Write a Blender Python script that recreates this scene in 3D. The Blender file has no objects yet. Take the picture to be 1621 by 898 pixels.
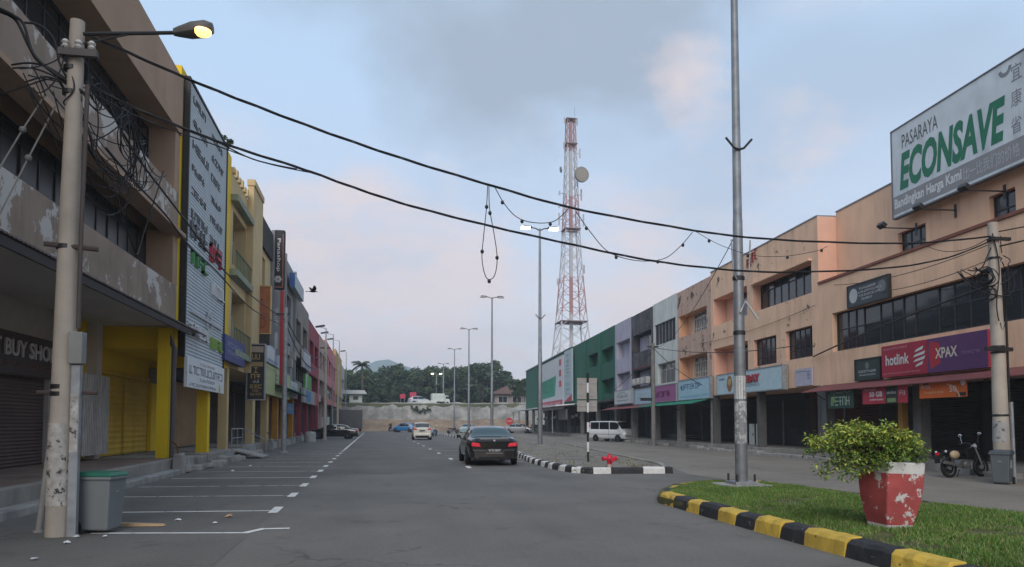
import bpy, bmesh, math, random
from mathutils import Vector, Matrix
random.seed(7)
R_ = math.radians
sc = bpy.context.scene
col = sc.collection

# ------------------------------------------------------------------ camera
FOC, PPX, PPY, EYE = 1180.0, 810.5, 610.0, 1.55      # survey of the photograph: focal length and principal point in its pixels, eye height in m
YAW, PIT = R_(10.4), R_(2.9)
cam_d = bpy.data.cameras.new('camera'); cam = bpy.data.objects.new('camera', cam_d); col.objects.link(cam)
cam.location = (0, 0, EYE); cam.rotation_euler = (R_(90) + PIT, 0, -YAW)
cam_d.sensor_width = 36; cam_d.lens = 36 * FOC / 1621; cam_d.shift_y = (PPY - 449) / 1621
cam_d.clip_start = .1; cam_d.clip_end = 20000
sc.camera = cam

# ------------------------------------------------------------------ sky, sun, exposure
SUN_AZ, SUN_EL = R_(196), R_(34)
world = bpy.data.worlds.new('World'); sc.world = world; world.use_nodes = True
nt = world.node_tree; nt.nodes.clear()
def N(nt, t, **k):
    n = nt.nodes.new(t)
    for a, b in k.items():
        if a == 'i':
            for p, q in b.items(): n.inputs[p].default_value = q
        else: setattr(n, a, b)
    return n
def LK(nt, a, b): nt.links.new(a, b)
def ramp(nt, src, stops):
    r = N(nt, 'ShaderNodeValToRGB'); e = r.color_ramp.elements
    while len(e) < len(stops): e.new(.5)
    for k, (p, c) in enumerate(stops):
        e[k].position = p; e[k].color = (c if isinstance(c, tuple) else (c, c, c)) + (1,)
    LK(nt, src, r.inputs[0]); return r.outputs[0]
def mix(nt, f, a, b, mode='MIX'):
    m = N(nt, 'ShaderNodeMix', data_type='RGBA', blend_type=mode)
    for s, v in ((m.inputs[0], f), (m.inputs[6], a), (m.inputs[7], b)):
        if hasattr(v, 'links'): LK(nt, v, s)
        else: s.default_value = v if not isinstance(v, tuple) else v + (1,)
    return m.outputs[2]
def math_(nt, op, a, b=0.):
    m = N(nt, 'ShaderNodeMath', operation=op)
    for s, v in ((m.inputs[0], a), (m.inputs[1], b)):
        if hasattr(v, 'links'): LK(nt, v, s)
        else: s.default_value = v
    return m.outputs[0]
sky = N(nt, 'ShaderNodeTexSky', sky_type='NISHITA', sun_disc=False, sun_elevation=SUN_EL, sun_rotation=SUN_AZ,
        altitude=50, air_density=1.0, dust_density=1.2, ozone_density=1.6)
skyc = mix(nt, 1.0, sky.outputs[0], (.120, .121, .124), 'MULTIPLY')
tc = N(nt, 'ShaderNodeTexCoord'); sx = N(nt, 'ShaderNodeSeparateXYZ'); LK(nt, tc.outputs['Generated'], sx.inputs[0])
den = math_(nt, 'ADD', math_(nt, 'MAXIMUM', sx.outputs[2], 0.), .30)
cx = N(nt, 'ShaderNodeCombineXYZ')
LK(nt, math_(nt, 'DIVIDE', sx.outputs[0], den), cx.inputs[0]); LK(nt, math_(nt, 'DIVIDE', sx.outputs[1], den), cx.inputs[1])
def cloud(scale, seed, lo, hi, rough=.5, det=6, vec=None):
    n = N(nt, 'ShaderNodeTexNoise', i={'Scale': scale, 'Detail': det, 'Roughness': rough, 'Distortion': .15})
    mp = N(nt, 'ShaderNodeMapping', i={'Location': seed}); LK(nt, vec or cx.outputs[0], mp.inputs[0]); LK(nt, mp.outputs[0], n.inputs['Vector'])
    r = ramp(nt, n.outputs[0], [(lo, 0.), (hi, 1.)]); r.node.color_ramp.interpolation = 'EASE'; return r
wn = N(nt, 'ShaderNodeTexNoise', i={'Scale': 5., 'Detail': 6., 'Roughness': .55}); LK(nt, tc.outputs['Generated'], wn.inputs['Vector'])
wv = N(nt, 'ShaderNodeVectorMath', operation='MULTIPLY_ADD'); LK(nt, wn.outputs['Color'], wv.inputs[0]); wv.inputs[1].default_value = (.22, .22, .16); LK(nt, tc.outputs['Generated'], wv.inputs[2])
wo2 = N(nt, 'ShaderNodeVectorMath', operation='SUBTRACT'); LK(nt, wv.outputs[0], wo2.inputs[0]); wo2.inputs[1].default_value = (.11, .11, .08)
def bank(az, el, inner, outer, flat=1.):            # one cloud bank: azimuth from the road, elevation, size (degrees)
    az, el = R_(az), R_(el); c = (math.sin(az) * math.cos(el), math.cos(az) * math.cos(el), math.sin(el))
    d = N(nt, 'ShaderNodeVectorMath', operation='SUBTRACT'); LK(nt, wo2.outputs[0], d.inputs[0]); d.inputs[1].default_value = c
    s_ = N(nt, 'ShaderNodeVectorMath', operation='MULTIPLY'); LK(nt, d.outputs[0], s_.inputs[0]); s_.inputs[1].default_value = (1, 1, flat)
    l_ = N(nt, 'ShaderNodeVectorMath', operation='LENGTH'); LK(nt, s_.outputs[0], l_.inputs[0])
    r = ramp(nt, l_.outputs['Value'], [(R_(inner), 1.), (R_(outer), 0.)]); r.node.color_ramp.interpolation = 'EASE'; return r
veil = ramp(nt, sx.outputs[2], [(0., (.86, .70, .64)), (.08, (.72, .63, .62)), (.20, (.53, .57, .65)), (.42, (.45, .60, .78)), (.9, (.42, .56, .73))])     # haze layer of the dusk sky, all round
c0 = mix(nt, .78, skyc, veil)
grey = cloud(1.1, (1.35, .2, 0), .44, .68, .5)
fine = cloud(4.5, (2.2, 5.1, 1.), .25, .75, .62)
gb = math_(nt, 'ADD', math_(nt, 'MULTIPLY', math_(nt, 'MAXIMUM', bank(14, 30, 6, 22, 1.5), bank(0, 36, 6, 20, 1.6)), .62), math_(nt, 'MULTIPLY', cloud(2.3, (.3, 2.2, 1.), .2, .8, .6), .5))
gm = math_(nt, 'MAXIMUM', math_(nt, 'MULTIPLY', grey, .5), ramp(nt, gb, [(.36, 0.), (.85, 1.)]))
c1 = mix(nt, math_(nt, 'MULTIPLY', gm, .88), c0, (.275, .325, .40))
pb = math_(nt, 'MAXIMUM', math_(nt, 'MAXIMUM', bank(0, 8, 7, 18, 1.2), math_(nt, 'MULTIPLY', bank(25, 24, 1, 8), .62)), math_(nt, 'MAXIMUM', math_(nt, 'MULTIPLY', bank(31, 20, 1, 8), .66), bank(20, 9, 1, 11)))
pm = math_(nt, 'ADD', math_(nt, 'MULTIPLY', pb, .60), math_(nt, 'MULTIPLY', fine, .50))
pm = math_(nt, 'MAXIMUM', ramp(nt, pm, [(.44, 0.), (.86, 1.)]), math_(nt, 'MULTIPLY', cloud(2.0, (7.1, 1.7, 3), .56, .74, .5), .45))
c2 = mix(nt, math_(nt, 'MULTIPLY', pm, .78), c1, (.64, .545, .535))
bg = N(nt, 'ShaderNodeBackground'); LK(nt, c2, bg.inputs[0]); bg.inputs[1].default_value = .90
wo = N(nt, 'ShaderNodeOutputWorld'); LK(nt, bg.outputs[0], wo.inputs[0])
sun_d = bpy.data.lights.new('sun', 'SUN'); sun_d.energy = 1.5; sun_d.angle = R_(40); sun_d.color = (1, .93, .86)
sun = bpy.data.objects.new('sun', sun_d); col.objects.link(sun)
sdir = Vector((math.sin(SUN_AZ) * math.cos(SUN_EL), math.cos(SUN_AZ) * math.cos(SUN_EL), math.sin(SUN_EL)))
sun.rotation_euler = (-sdir).to_track_quat('-Z', 'Y').to_euler(); sun.location = (0, 0, 40)
vs = sc.view_settings; vs.view_transform = 'Standard'; vs.look = 'None'; vs.exposure = .62; vs.gamma = 1.; vs.use_curve_mapping = False
sc.cycles.max_bounces = 6; sc.cycles.diffuse_bounces = 3; sc.cycles.use_denoising = True; sc.cycles.volume_bounces = 2

# ------------------------------------------------------------------ survey helpers (pixel of the photograph -> place on the ground / on a facade)
def ray(px, py):
    x = (px - PPX) / FOC; z = (PPY - py) / FOC
    f = math.cos(PIT) - z * math.sin(PIT); u = math.sin(PIT) + z * math.cos(PIT)
    return Vector((x * math.cos(YAW) + f * math.sin(YAW), -x * math.sin(YAW) + f * math.cos(YAW), u))
def G(px, py, z=0.):
    d = ray(px, py); t = (z - EYE) / d.z; return Vector((d.x * t, d.y * t, z))
def DY(px, py, Y):
    d = ray(px, py); t = Y / d.y; return Vector((d.x * t, Y, EYE + d.z * t))
XL = -6.3                                              # plane of the shop fronts beside the parking bays
RO, RA = Vector((16.6, 0, 0)), R_(4.0)                 # plane of the shop fronts across the second road
RD = Vector((math.sin(RA), math.cos(RA), 0)); RN = Vector((math.cos(RA), -math.sin(RA), 0))
def onR(s, z=0., off=0.): return RO + RD * s - RN * off + Vector((0, 0, z))
def onL(y, z=0., off=0.): return Vector((XL + off, y, z))
def place(row, s, z=0., off=0.):
    return (onL(s, z, off), R_(90)) if row == 'L' else (onR(s, z, off), R_(-94))

HAZE = .00060
# ------------------------------------------------------------------ materials
MATS = {}
def MAT(name, c, rough=.8, metal=0., var=.18, scale=3., streak=0., dirt=(.045, .04, .035), peel=None, peel_t=.6, peel_s=1.3, bump=.15, spec=.35, fine=40., emit=None, estr=0., coat=0.):
    if name in MATS: return MATS[name]
    m = bpy.data.materials.new(name); m.use_nodes = True; t = m.node_tree; b = t.nodes['Principled BSDF']
    MATS[name] = m
    b.inputs['Roughness'].default_value = rough; b.inputs['Metallic'].default_value = metal; b.inputs['Specular IOR Level'].default_value = spec
    b.inputs['Coat Weight'].default_value = coat
    if emit:
        b.inputs['Emission Color'].default_value = emit + (1,); b.inputs['Emission Strength'].default_value = estr
    co = N(t, 'ShaderNodeTexCoord').outputs['Object']
    def noise(sc_, det=4., ro=.55, mp=None):
        n = N(t, 'ShaderNodeTexNoise', i={'Scale': sc_, 'Detail': det, 'Roughness': ro})
        v = co
        if mp:
            q = N(t, 'ShaderNodeMapping', i={'Scale': mp}); LK(t, co, q.inputs[0]); v = q.outputs[0]
        LK(t, v, n.inputs['Vector']); return n.outputs[0]
    base = c
    if var > 0:
        n1 = noise(scale, 5.)
        lo = tuple(max(0, x * (1 - var)) for x in c); hi = tuple(min(1, x * (1 + var)) for x in c)
        base = ramp(t, n1, [(.3, lo), (.7, hi)])
    if streak > 0:
        s1 = noise(1.3, 7., .7, (1.5, 1.5, .16)); s2 = noise(.55, 5., .6)
        f = math_(t, 'MULTIPLY', ramp(t, s1, [(.46, 0.), (.72, 1.)]), ramp(t, s2, [(.38, .12), (.62, 1.)]))
        base = mix(t, math_(t, 'MULTIPLY', f, streak), base, dirt)
    if peel:
        p1 = noise(peel_s, 9., .72)
        base = mix(t, ramp(t, p1, [(peel_t, 0.), (peel_t + .02, 1.)]), base, peel)
    if hasattr(base, 'links'): LK(t, base, b.inputs['Base Color'])
    else: b.inputs['Base Color'].default_value = base + (1,)
    if bump > 0:
        bp = N(t, 'ShaderNodeBump', i={'Strength': bump, 'Distance': .02}); LK(t, noise(fine, 3.), bp.inputs['Height']); LK(t, bp.outputs[0], b.inputs['Normal'])
    return m
def flat(name, c, rough=.6, **k): return MAT(name, c, rough, var=k.pop('var', .08), bump=k.pop('bump', 0.), **k)
GLASS = flat('window_glass', (.022, .026, .030), .06, var=.3, scale=.8, spec=.55)
GLASS2 = flat('dusty_glass', (.06, .065, .07), .14, var=.35, scale=1.2, spec=.5)
DARKM = flat('dark_metal', (.02, .02, .022), .45, spec=.4)
GALV = MAT('galvanised_steel', (.27, .285, .30), .5, .35, var=.2, scale=6, streak=.25, dirt=(.12, .11, .10), bump=.05)
CONC = MAT('concrete', (.30, .285, .265), .9, var=.25, scale=2.5, streak=.45, dirt=(.09, .082, .072))
CABLE = flat('black_cable', (.012, .012, .013), .6)
RUBBER = flat('rubber', (.012, .012, .012), .85)
CHROME = flat('chrome', (.6, .6, .62), .15, metal=1.)
WHITE = flat('white_paint', (.62, .63, .64), .5)

# ------------------------------------------------------------------ mesh building
class MB:
    def __init__(s): s.v = []; s.f = []; s.m = []
    def quad(s, *p, mi=0):
        n = len(s.v); s.v += [tuple(q) for q in p]; s.f.append(tuple(range(n, n + len(p)))); s.m.append(mi); return s
    def box(s, x0, x1, y0, y1, z0, z1, mi=0, mat=None):
        n = len(s.v)
        p = [(x, y, z) for z in (z0, z1) for y in (y0, y1) for x in (x0, x1)]
        if mat is not None: p = [tuple(mat @ Vector(q)) for q in p]
        s.v += p
        for q in ((0, 2, 3, 1), (4, 5, 7, 6), (0, 1, 5, 4), (2, 6, 7, 3), (0, 4, 6, 2), (1, 3, 7, 5)):
            s.f.append(tuple(n + k for k in q)); s.m.append(mi)
        return s
    def hexa(s, b, t, mi=0):                       # bottom ring, top ring (counter-clockwise), any count
        n = len(s.v); k = len(b); s.v += [tuple(q) for q in b] + [tuple(q) for q in t]
        s.f.append(tuple(n + i for i in reversed(range(k)))); s.f.append(tuple(n + k + i for i in range(k))); s.m += [mi, mi]
        for i in range(k):
            j = (i + 1) % k; s.f.append((n + i, n + j, n + k + j, n + k + i)); s.m.append(mi)
        return s
    def tube(s, pts, r, n=6, cap=True, mi=0):
        pts = [Vector(p) for p in pts]; K = len(pts)
        rs = r if isinstance(r, (list, tuple)) else [r] * K
        t0 = (pts[1] - pts[0]).normalized(); a = t0.orthogonal().normalized(); base = len(s.v)
        for i, p in enumerate(pts):
            t = (pts[min(i + 1, K - 1)] - pts[max(i - 1, 0)]).normalized()
            a = (a - t * a.dot(t)); a = a.normalized() if a.length > 1e-6 else t.orthogonal().normalized()
            b = t.cross(a)
            for k in range(n):
                g = 2 * math.pi * k / n; s.v.append(tuple(p + (a * math.cos(g) + b * math.sin(g)) * rs[i]))
        for i in range(K - 1):
            for k in range(n):
                j = (k + 1) % n; s.f.append((base + i * n + k, base + i * n + j, base + (i + 1) * n + j, base + (i + 1) * n + k)); s.m.append(mi)
        if cap:
            s.f.append(tuple(base + k for k in reversed(range(n)))); s.f.append(tuple(base + (K - 1) * n + k for k in range(n))); s.m += [mi, mi]
        return s
    def lathe(s, prof, n=16, c=(0, 0, 0), M=None, mi=0):
        base = len(s.v); c = Vector(c); M = M or Matrix.Identity(3)
        for r, z in prof:
            for k in range(n):
                g = 2 * math.pi * k / n; s.v.append(tuple(c + M @ Vector((r * math.cos(g), r * math.sin(g), z))))
        for i in range(len(prof) - 1):
            for k in range(n):
                j = (k + 1) % n; s.f.append((base + i * n + k, base + i * n + j, base + (i + 1) * n + j, base + (i + 1) * n + k)); s.m.append(mi)
        for i, rev in ((0, True), (len(prof) - 1, False)):
            if prof[i][0] > 1e-4:
                q = [base + i * n + k for k in range(n)]; s.f.append(tuple(reversed(q) if rev else q)); s.m.append(mi)
        return s
    def ball(s, c, r, n=8, sq=(1, 1, 1), mi=0):
        m = max(4, n // 2)
        return s.lathe([(max(1e-5, r * math.sin(math.pi * i / m)), -r * math.cos(math.pi * i / m)) for i in range(m + 1)], n, c, Matrix.Diagonal(sq), mi)
    def mesh(s, name, mats, smooth=False):
        me = bpy.data.meshes.new(name); me.from_pydata(s.v, [], s.f)
        for m in (mats if isinstance(mats, (list, tuple)) else [mats]): me.materials.append(m)
        if any(s.m): me.polygons.foreach_set('material_index', s.m)
        if smooth: me.polygons.foreach_set('use_smooth', [True] * len(me.polygons))
        me.update(); return me
    def build(s, name, mats, parent=None, smooth=False, bevel=0.):
        o = bpy.data.objects.new(name, s.mesh(name, mats, smooth)); col.objects.link(o)
        if parent: o.parent = parent
        if smooth == 2:
            md = o.modifiers.new('es', 'EDGE_SPLIT'); md.split_angle = R_(38)
        if bevel:
            md = o.modifiers.new('bv', 'BEVEL'); md.width = bevel; md.segments = 2; md.limit_method = 'ANGLE'
        return o
def link_mesh(name, me, parent, loc=None):
    o = bpy.data.objects.new(name, me); col.objects.link(o); o.parent = parent
    if loc: o.location = loc
    return o
def thing(name, label, cat, loc=(0, 0, 0), rz=0., group=None):
    o = bpy.data.objects.new(name, None); col.objects.link(o); o.empty_display_size = .3
    o.location = loc; o.rotation_euler = (0, 0, rz); return tag(o, label, cat, group)
def tag(o, label, cat, group=None):
    o['label'] = label; o['category'] = cat
    if group: o['group'] = group
    return o
def struct(o, kind='structure'):
    o['kind'] = kind; return o
def txt(parent, s, x0, z0, w, h, mat, y=-.004, depth=0., shear=0., name='lettering', bold=0., rot=0.):
    cu = bpy.data.curves.new('t', 'FONT'); cu.body = s; cu.size = 1; cu.extrude = depth; cu.shear = shear; cu.offset = bold; cu.resolution_u = 3
    ob = bpy.data.objects.new('t', cu); me = bpy.data.meshes.new_from_object(ob)
    bpy.data.objects.remove(ob); bpy.data.curves.remove(cu)
    if not me.vertices: return None
    for v in me.vertices:
        if rot: v.co = Matrix.Rotation(rot, 3, 'Z') @ v.co
    xs = [v.co.x for v in me.vertices]; ys = [v.co.y for v in me.vertices]
    ax, ay = min(xs), min(ys); kx = w / max(1e-6, max(xs) - ax); ky = h / max(1e-6, max(ys) - ay)
    for v in me.vertices: v.co = Vector((x0 + (v.co.x - ax) * kx, y - depth - v.co.z, z0 + (v.co.y - ay) * ky))
    me.materials.clear(); me.materials.append(mat); me.name = name
    o = bpy.data.objects.new(name, me); col.objects.link(o); o.parent = parent; return o
def glyphs(parent, x0, z0, w, h, mat, n=6, y=-.004, depth=.004, rnd=None, name='lettering', vertical=False):
    # lettering too small or too oblique to read in the photograph: strokes only
    r = rnd or random; mb = MB()
    for i in range(n):
        a, b = (i + .1) / n, (i + .88) / n
        if vertical: gx0, gx1, gz0, gz1 = x0, x0 + w, z0 + h * (1 - b), z0 + h * (1 - a)
        else: gx0, gx1, gz0, gz1 = x0 + w * a, x0 + w * b, z0, z0 + h
        t = min(gx1 - gx0, gz1 - gz0) * .17
        for kind in r.sample('lrtbmv', 3):
            if kind == 'l': q = (gx0, gx0 + t, gz0, gz1)
            elif kind == 'r': q = (gx1 - t, gx1, gz0, gz1)
            elif kind == 't': q = (gx0, gx1, gz1 - t, gz1)
            elif kind == 'b': q = (gx0, gx1, gz0, gz0 + t)
            elif kind == 'm': q = (gx0, gx1, (gz0 + gz1 - t) / 2, (gz0 + gz1 + t) / 2)
            else: q = ((gx0 + gx1 - t) / 2, (gx0 + gx1 + t) / 2, gz0, gz1)
            k = len(mb.f) * 1e-5
            mb.box(q[0], q[1], y - depth - k, y, q[2], q[3])
    return mb.build(name, mat, parent)
def sign(name, label, row, s, z, w, h, off, bm, th=.12, frame=None, rz=None, cat='sign', group=None, loc=None):
    l, a = place(row, s, z, off) if loc is None else (loc, rz)
    t = thing(name, label, cat, l, a if rz is None else rz, group)
    MB().box(0, w, -th, 0, 0, h).build('board', bm, t)
    if frame:
        mb = MB(); e = .05
        for q in ((-e, w + e, -e, 0), (-e, w + e, h, h + e), (-e, 0, 0, h), (w, w + e, 0, h)): mb.box(q[0], q[1], -th - .025, .01, q[2], q[3])
        mb.build('frame', frame, t)
    t['th'] = th
    return t
def catenary(a, b, sag, n=28, wob=0.):
    a, b = Vector(a), Vector(b); out = []
    for i in range(n + 1):
        t = i / n; p = a.lerp(b, t); p.z -= 4 * sag * t * (1 - t) + wob * math.sin(t * 37); out.append(p)
    return out

# ================================================================== SETTING
def asphalt(name, c, var, patch=None, crack=.85):
    m = bpy.data.materials.new(name); m.use_nodes = True; t = m.node_tree; b = t.nodes['Principled BSDF']
    co = N(t, 'ShaderNodeTexCoord').outputs['Object']
    def noise(s, d=4., r=.55, mp=None):
        n = N(t, 'ShaderNodeTexNoise', i={'Scale': s, 'Detail': d, 'Roughness': r}); v = co
        if mp: q = N(t, 'ShaderNodeMapping', i={'Scale': mp}); LK(t, co, q.inputs[0]); v = q.outputs[0]
        LK(t, v, n.inputs['Vector']); return n.outputs[0]
    f = lambda k: tuple(x * k for x in c)
    base = ramp(t, noise(.35, 6., .6), [(.34, f(1 - var * 1.9)), (.66, f(1 + var * 1.7))])
    base = mix(t, .5, base, ramp(t, noise(.55, 5., .6, (1., .12, 1.)), [(.35, f(.62)), (.68, f(1.28))]))        # wheel tracks along the road
    base = mix(t, .30, base, ramp(t, noise(22, 4., .75), [(.28, f(.35)), (.72, f(1.7))]), 'MIX')
    base = mix(t, math_(t, 'MULTIPLY', ramp(t, noise(1.3, 7., .7), [(.57, 0.), (.70, 1.)]), .6), base, f(.5))     # oil and damp stains
    vo = N(t, 'ShaderNodeTexVoronoi', feature='DISTANCE_TO_EDGE', i={'Scale': .33}); LK(t, co, vo.inputs['Vector'])
    n3 = N(t, 'ShaderNodeTexNoise', i={'Scale': 2.2, 'Detail': 5.}); LK(t, co, n3.inputs['Vector'])
    wv = N(t, 'ShaderNodeVectorMath', operation='MULTIPLY_ADD'); LK(t, n3.outputs['Color'], wv.inputs[0]); wv.inputs[1].default_value = (.8, .8, .8); LK(t, co, wv.inputs[2]); LK(t, wv.outputs[0], vo.inputs['Vector'])
    base = mix(t, math_(t, 'MULTIPLY', math_(t, 'MULTIPLY', ramp(t, vo.outputs['Distance'], [(0., 1.), (.012, 0.)]), ramp(t, noise(.2), [(.48, 0.), (.6, 1.)])), crack), base, f(.35))
    LK(t, base, b.inputs['Base Color']); b.inputs['Roughness'].default_value = .82; b.inputs['Specular IOR Level'].default_value = .35
    bp = N(t, 'ShaderNodeBump', i={'Strength': .5, 'Distance': .01}); LK(t, noise(90, 3., .7), bp.inputs['Height']); LK(t, bp.outputs[0], b.inputs['Normal'])
    return m
ASPH = asphalt('asphalt', (.146, .136, .122), .22)
ASPH2 = asphalt('worn_asphalt', (.20, .178, .15), .2)
ASPH3 = asphalt('dark_asphalt', (.130, .121, .109), .24)
DIRT = MAT('dirt', (.185, .165, .14), .95, var=.35, scale=1.2, bump=.6, fine=18)
SOIL = MAT('orange_soil', (.225, .165, .115), .95, var=.35, scale=.6, bump=.6, fine=6)
PAVE = MAT('pavement_cement', (.26, .235, .205), .9, var=.25, scale=1.2, streak=.5, dirt=(.09, .08, .07), bump=.25)
BRICKY = MAT('pavement_red_cement', (.20, .135, .105), .9, var=.25, scale=1.2, streak=.3, bump=.2)
def paintline(name, c, k):
    m = MAT(name, c, .75, var=.15, scale=3, peel=(.11, .108, .108), peel_t=k, peel_s=5, bump=.2); return m
LINE = paintline('worn_line_paint', (.66, .65, .62), .60)
LINE2 = paintline('faded_line_paint', (.55, .54, .52), .545)

def sheet(name, pts, mat, z=0., parent=None, th=0.):
    mb = MB()
    if th: mb.hexa([(x, y, z - th) for x, y in pts], [(x, y, z) for x, y in pts])
    else: mb.quad(*[(x, y, z) for x, y in pts])
    o = mb.build(name, mat, parent)
    return o
g = MB().quad((-1450, -150, -.03), (1450, -150, -.03), (1450, 1750, -.03), (-1450, 1750, -.03)).build('ground', MAT('far_ground', (.09, .10, .06), .95, var=.3, scale=.02)); struct(g)
road = struct(sheet('road', [(-6.2, -30), (24, -30), (24, 19.6), (24, 141), (-6.2, 141)], ASPH, 0.))
bays = struct(sheet('parking_apron', [(-6.2, -6), (-1.72, -6), (-1.72, 22.3), (-1.66, 63), (-1.6, 139), (-6.2, 139)], ASPH3, .004))
dark = struct(sheet('resurfaced_lane', [(-1.70, 23.2), (5.9, 23.6), (6.1, 33), (8.2, 60), (8.2, 139), (-1.6, 139)], asphalt('resurfaced_asphalt', (.128, .119, .107), .24, crack=.5), .0038))
r2pts = [onR(s, 0, .35) for s in (-25, 10, 40, 80, 127)]
road2 = struct(sheet('side_road', [(9.2, -30), (p := r2pts[0]).xy[:], r2pts[1].xy[:], r2pts[2].xy[:], r2pts[3].xy[:], r2pts[4].xy[:], (24.8, 140), (16, 140), (13.6, 60), (10.4, 25.6), (9.3, 21.3), (9.4, 19)], ASPH2, .008))

# painted bay markings: the long lines are stepped, each with its own stub along the lane
ys = [11.08, 13.78, 16.58, 19.19, 22.0, 24.8, 27.5, 30.3, 33.1, 36., 39., 42.]
for i, y in enumerate(ys):
    sk = .35 if i == 0 else (.32 if i < 3 else .2)
    xl = -3.9 if i == 0 else -5.6 + .05 * (i % 3)
    MB().quad((xl, y + sk - .05, .008), (-1.75, y - .05, .008), (-1.75, y + .05, .008), (xl, y + sk + .05, .008)).build('bay_line', LINE if i in (0, 1, 4) else LINE2, bays)
    L1 = .95 if i < 3 else 1.0
    if i == 0: MB().quad((-1.75, y - .06, .0082), (-1.52, y + .38, .0082), (-1.62, y + .46, .0082), (-1.86, y, .0082)).build('bay_stub', LINE, bays); MB().quad((-1.62, y + .30, .0084), (-1.22, y + .30, .0084), (-1.22, y + .42, .0084), (-1.62, y + .42, .0084)).build('bay_stub', LINE, bays)
    else: MB().quad((-1.80, y - L1 * .35, .0086), (-1.64, y - L1 * .35, .0086), (-1.64, y + L1 * .65, .0086), (-1.80, y + L1 * .65, .0086)).build('bay_stub', LINE, bays)
MB().quad((-1.78, 44, .0086), (-1.66, 44, .0086), (-1.60, 120, .0086), (-1.72, 120, .0086)).build('edge_line', LINE, bays)
for i in range(9):
    y = 25.9 + 6.15 * i
    MB().quad((3.12, y - .45, .0086), (3.28, y - .45, .0086), (3.34, y + .75, .0086), (3.18, y + .75, .0086)).build('lane_dash', LINE, road)
for i in range(8):
    y = 29.5 + 6.1 * i
    MB().quad((3.3, y, .0084), (5.9 + .05 * i, y - .1, .0084), (5.9 + .05 * i, y + .02, .0084), (3.3, y + .12, .0084)).build('bay_line', LINE2, road)

# ---- pavement along the shop row beside the bays: two steps, cracked slabs past the first shop
pl = struct(MB().box(-8.8, -6.05, 0, 25.2, -.02, .46).build('pavement', [PAVE], bevel=.03)); pl.name = 'shop_pavement'
MB().box(-6.05, -5.72, 0, 24.6, -.02, .16).build('step', CONC, pl, bevel=.03)
MB().box(-8.75, -6.2, 1, 25.1, .46, .466).build('paving_finish', BRICKY, pl)
rnd = random.Random(3); y = 25.25; k = 0
while y < 140:
    L_ = rnd.uniform(1.4, 3.2); h = .44 + rnd.uniform(-.05, .05); xf = -6.0 + rnd.uniform(-.12, .12)
    mb = MB().hexa([(-8.8, y, -.02), (xf, y + .03, -.02), (xf + rnd.uniform(-.1, .1), y + L_ - .04, -.02), (-8.8, y + L_, -.02)],
                   [(-8.8, y, .46), (xf, y + .03, h), (xf - .04, y + L_ - .04, h - .02 * rnd.random()), (-8.8, y + L_, .46)])
    mb.build('paving_slab', PAVE if k % 3 else CONC, pl, bevel=.025); y += L_ + .012; k += 1
# broken kerb stones and drain gaps lying along the edge
for i in range(13):
    yy = 25.0 + i * 1.15 + rnd.uniform(-.3, .3); w = rnd.uniform(.25, .5)
    M = Matrix.Translation((-5.75 + rnd.uniform(-.12, .22), yy, rnd.uniform(.02, .1))) @ Matrix.Rotation(rnd.uniform(-.5, .5), 4, 'Z') @ Matrix.Rotation(rnd.uniform(-.2, .2), 4, 'Y')
    MB().box(-.2, .2, -w, w, -.08, rnd.uniform(.08, .22), mat=M).build('kerb_stone', CONC, pl, bevel=.03)
# ---- pavement along the far row
pr = MB(); sl = [-15, 9, 18, 28.7, 40, 52, 64, 90, 126]
pp = struct(pr.hexa([onR(-15, -.02, .25), onR(-15, -.02, -3.), onR(126, -.02, -3.), onR(126, -.02, .25)][::1], [onR(-15, .34, .22), onR(-15, .34, -3.), onR(126, .34, -3.), onR(126, .34, .22)]).build('shop_pavement', PAVE))
for i in range(44):
    s = 12 + i * 1.6; w = rnd.uniform(.6, .78); h = rnd.choice((.12, .16, .2, .2))
    if rnd.random() < .16: continue
    M = Matrix.Translation(onR(s, 0, .48)) @ Matrix.Rotation(-RA + rnd.uniform(-.03, .03), 4, 'Z')
    MB().box(-.2, .2, -w, w, -.02, h, mat=M).build('kerb_stone', CONC, pp, bevel=.025)

# ---- long dirt median with black and white kerb
OUT = [(9.0, 21.75), (9.95, 24.8), (12.1, 42), (14.4, 59), (15.6, 100), (15.8, 128), (8.2, 128), (8.15, 100), (8.35, 60), (7.4, 44), (6.45, 33.5), (5.95, 28.4), (5.85, 24.6), (6.05, 22.6), (6.5, 22.0)]
med = struct(MB().hexa([(x, y, -.01) for x, y in OUT], [(x, y, .10) for x, y in OUT]).build('median', DIRT))
KW = MAT('kerb_white', (.60, .59, .56), .8, var=.15, scale=4, streak=.5, dirt=(.14, .13, .12), peel=(.2, .19, .18), peel_t=.61, peel_s=6, bump=.3)
KB = MAT('kerb_black', (.025, .025, .027), .75, var=.3, scale=4, streak=.25, dirt=(.14, .13, .12), peel=(.20, .19, .18), peel_t=.63, peel_s=7, bump=.3)
KY = MAT('kerb_yellow', (.56, .37, .055), .7, var=.16, scale=5, streak=.6, dirt=(.16, .11, .04), peel=(.10, .085, .06), peel_t=.625, peel_s=7, bump=.3)
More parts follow.
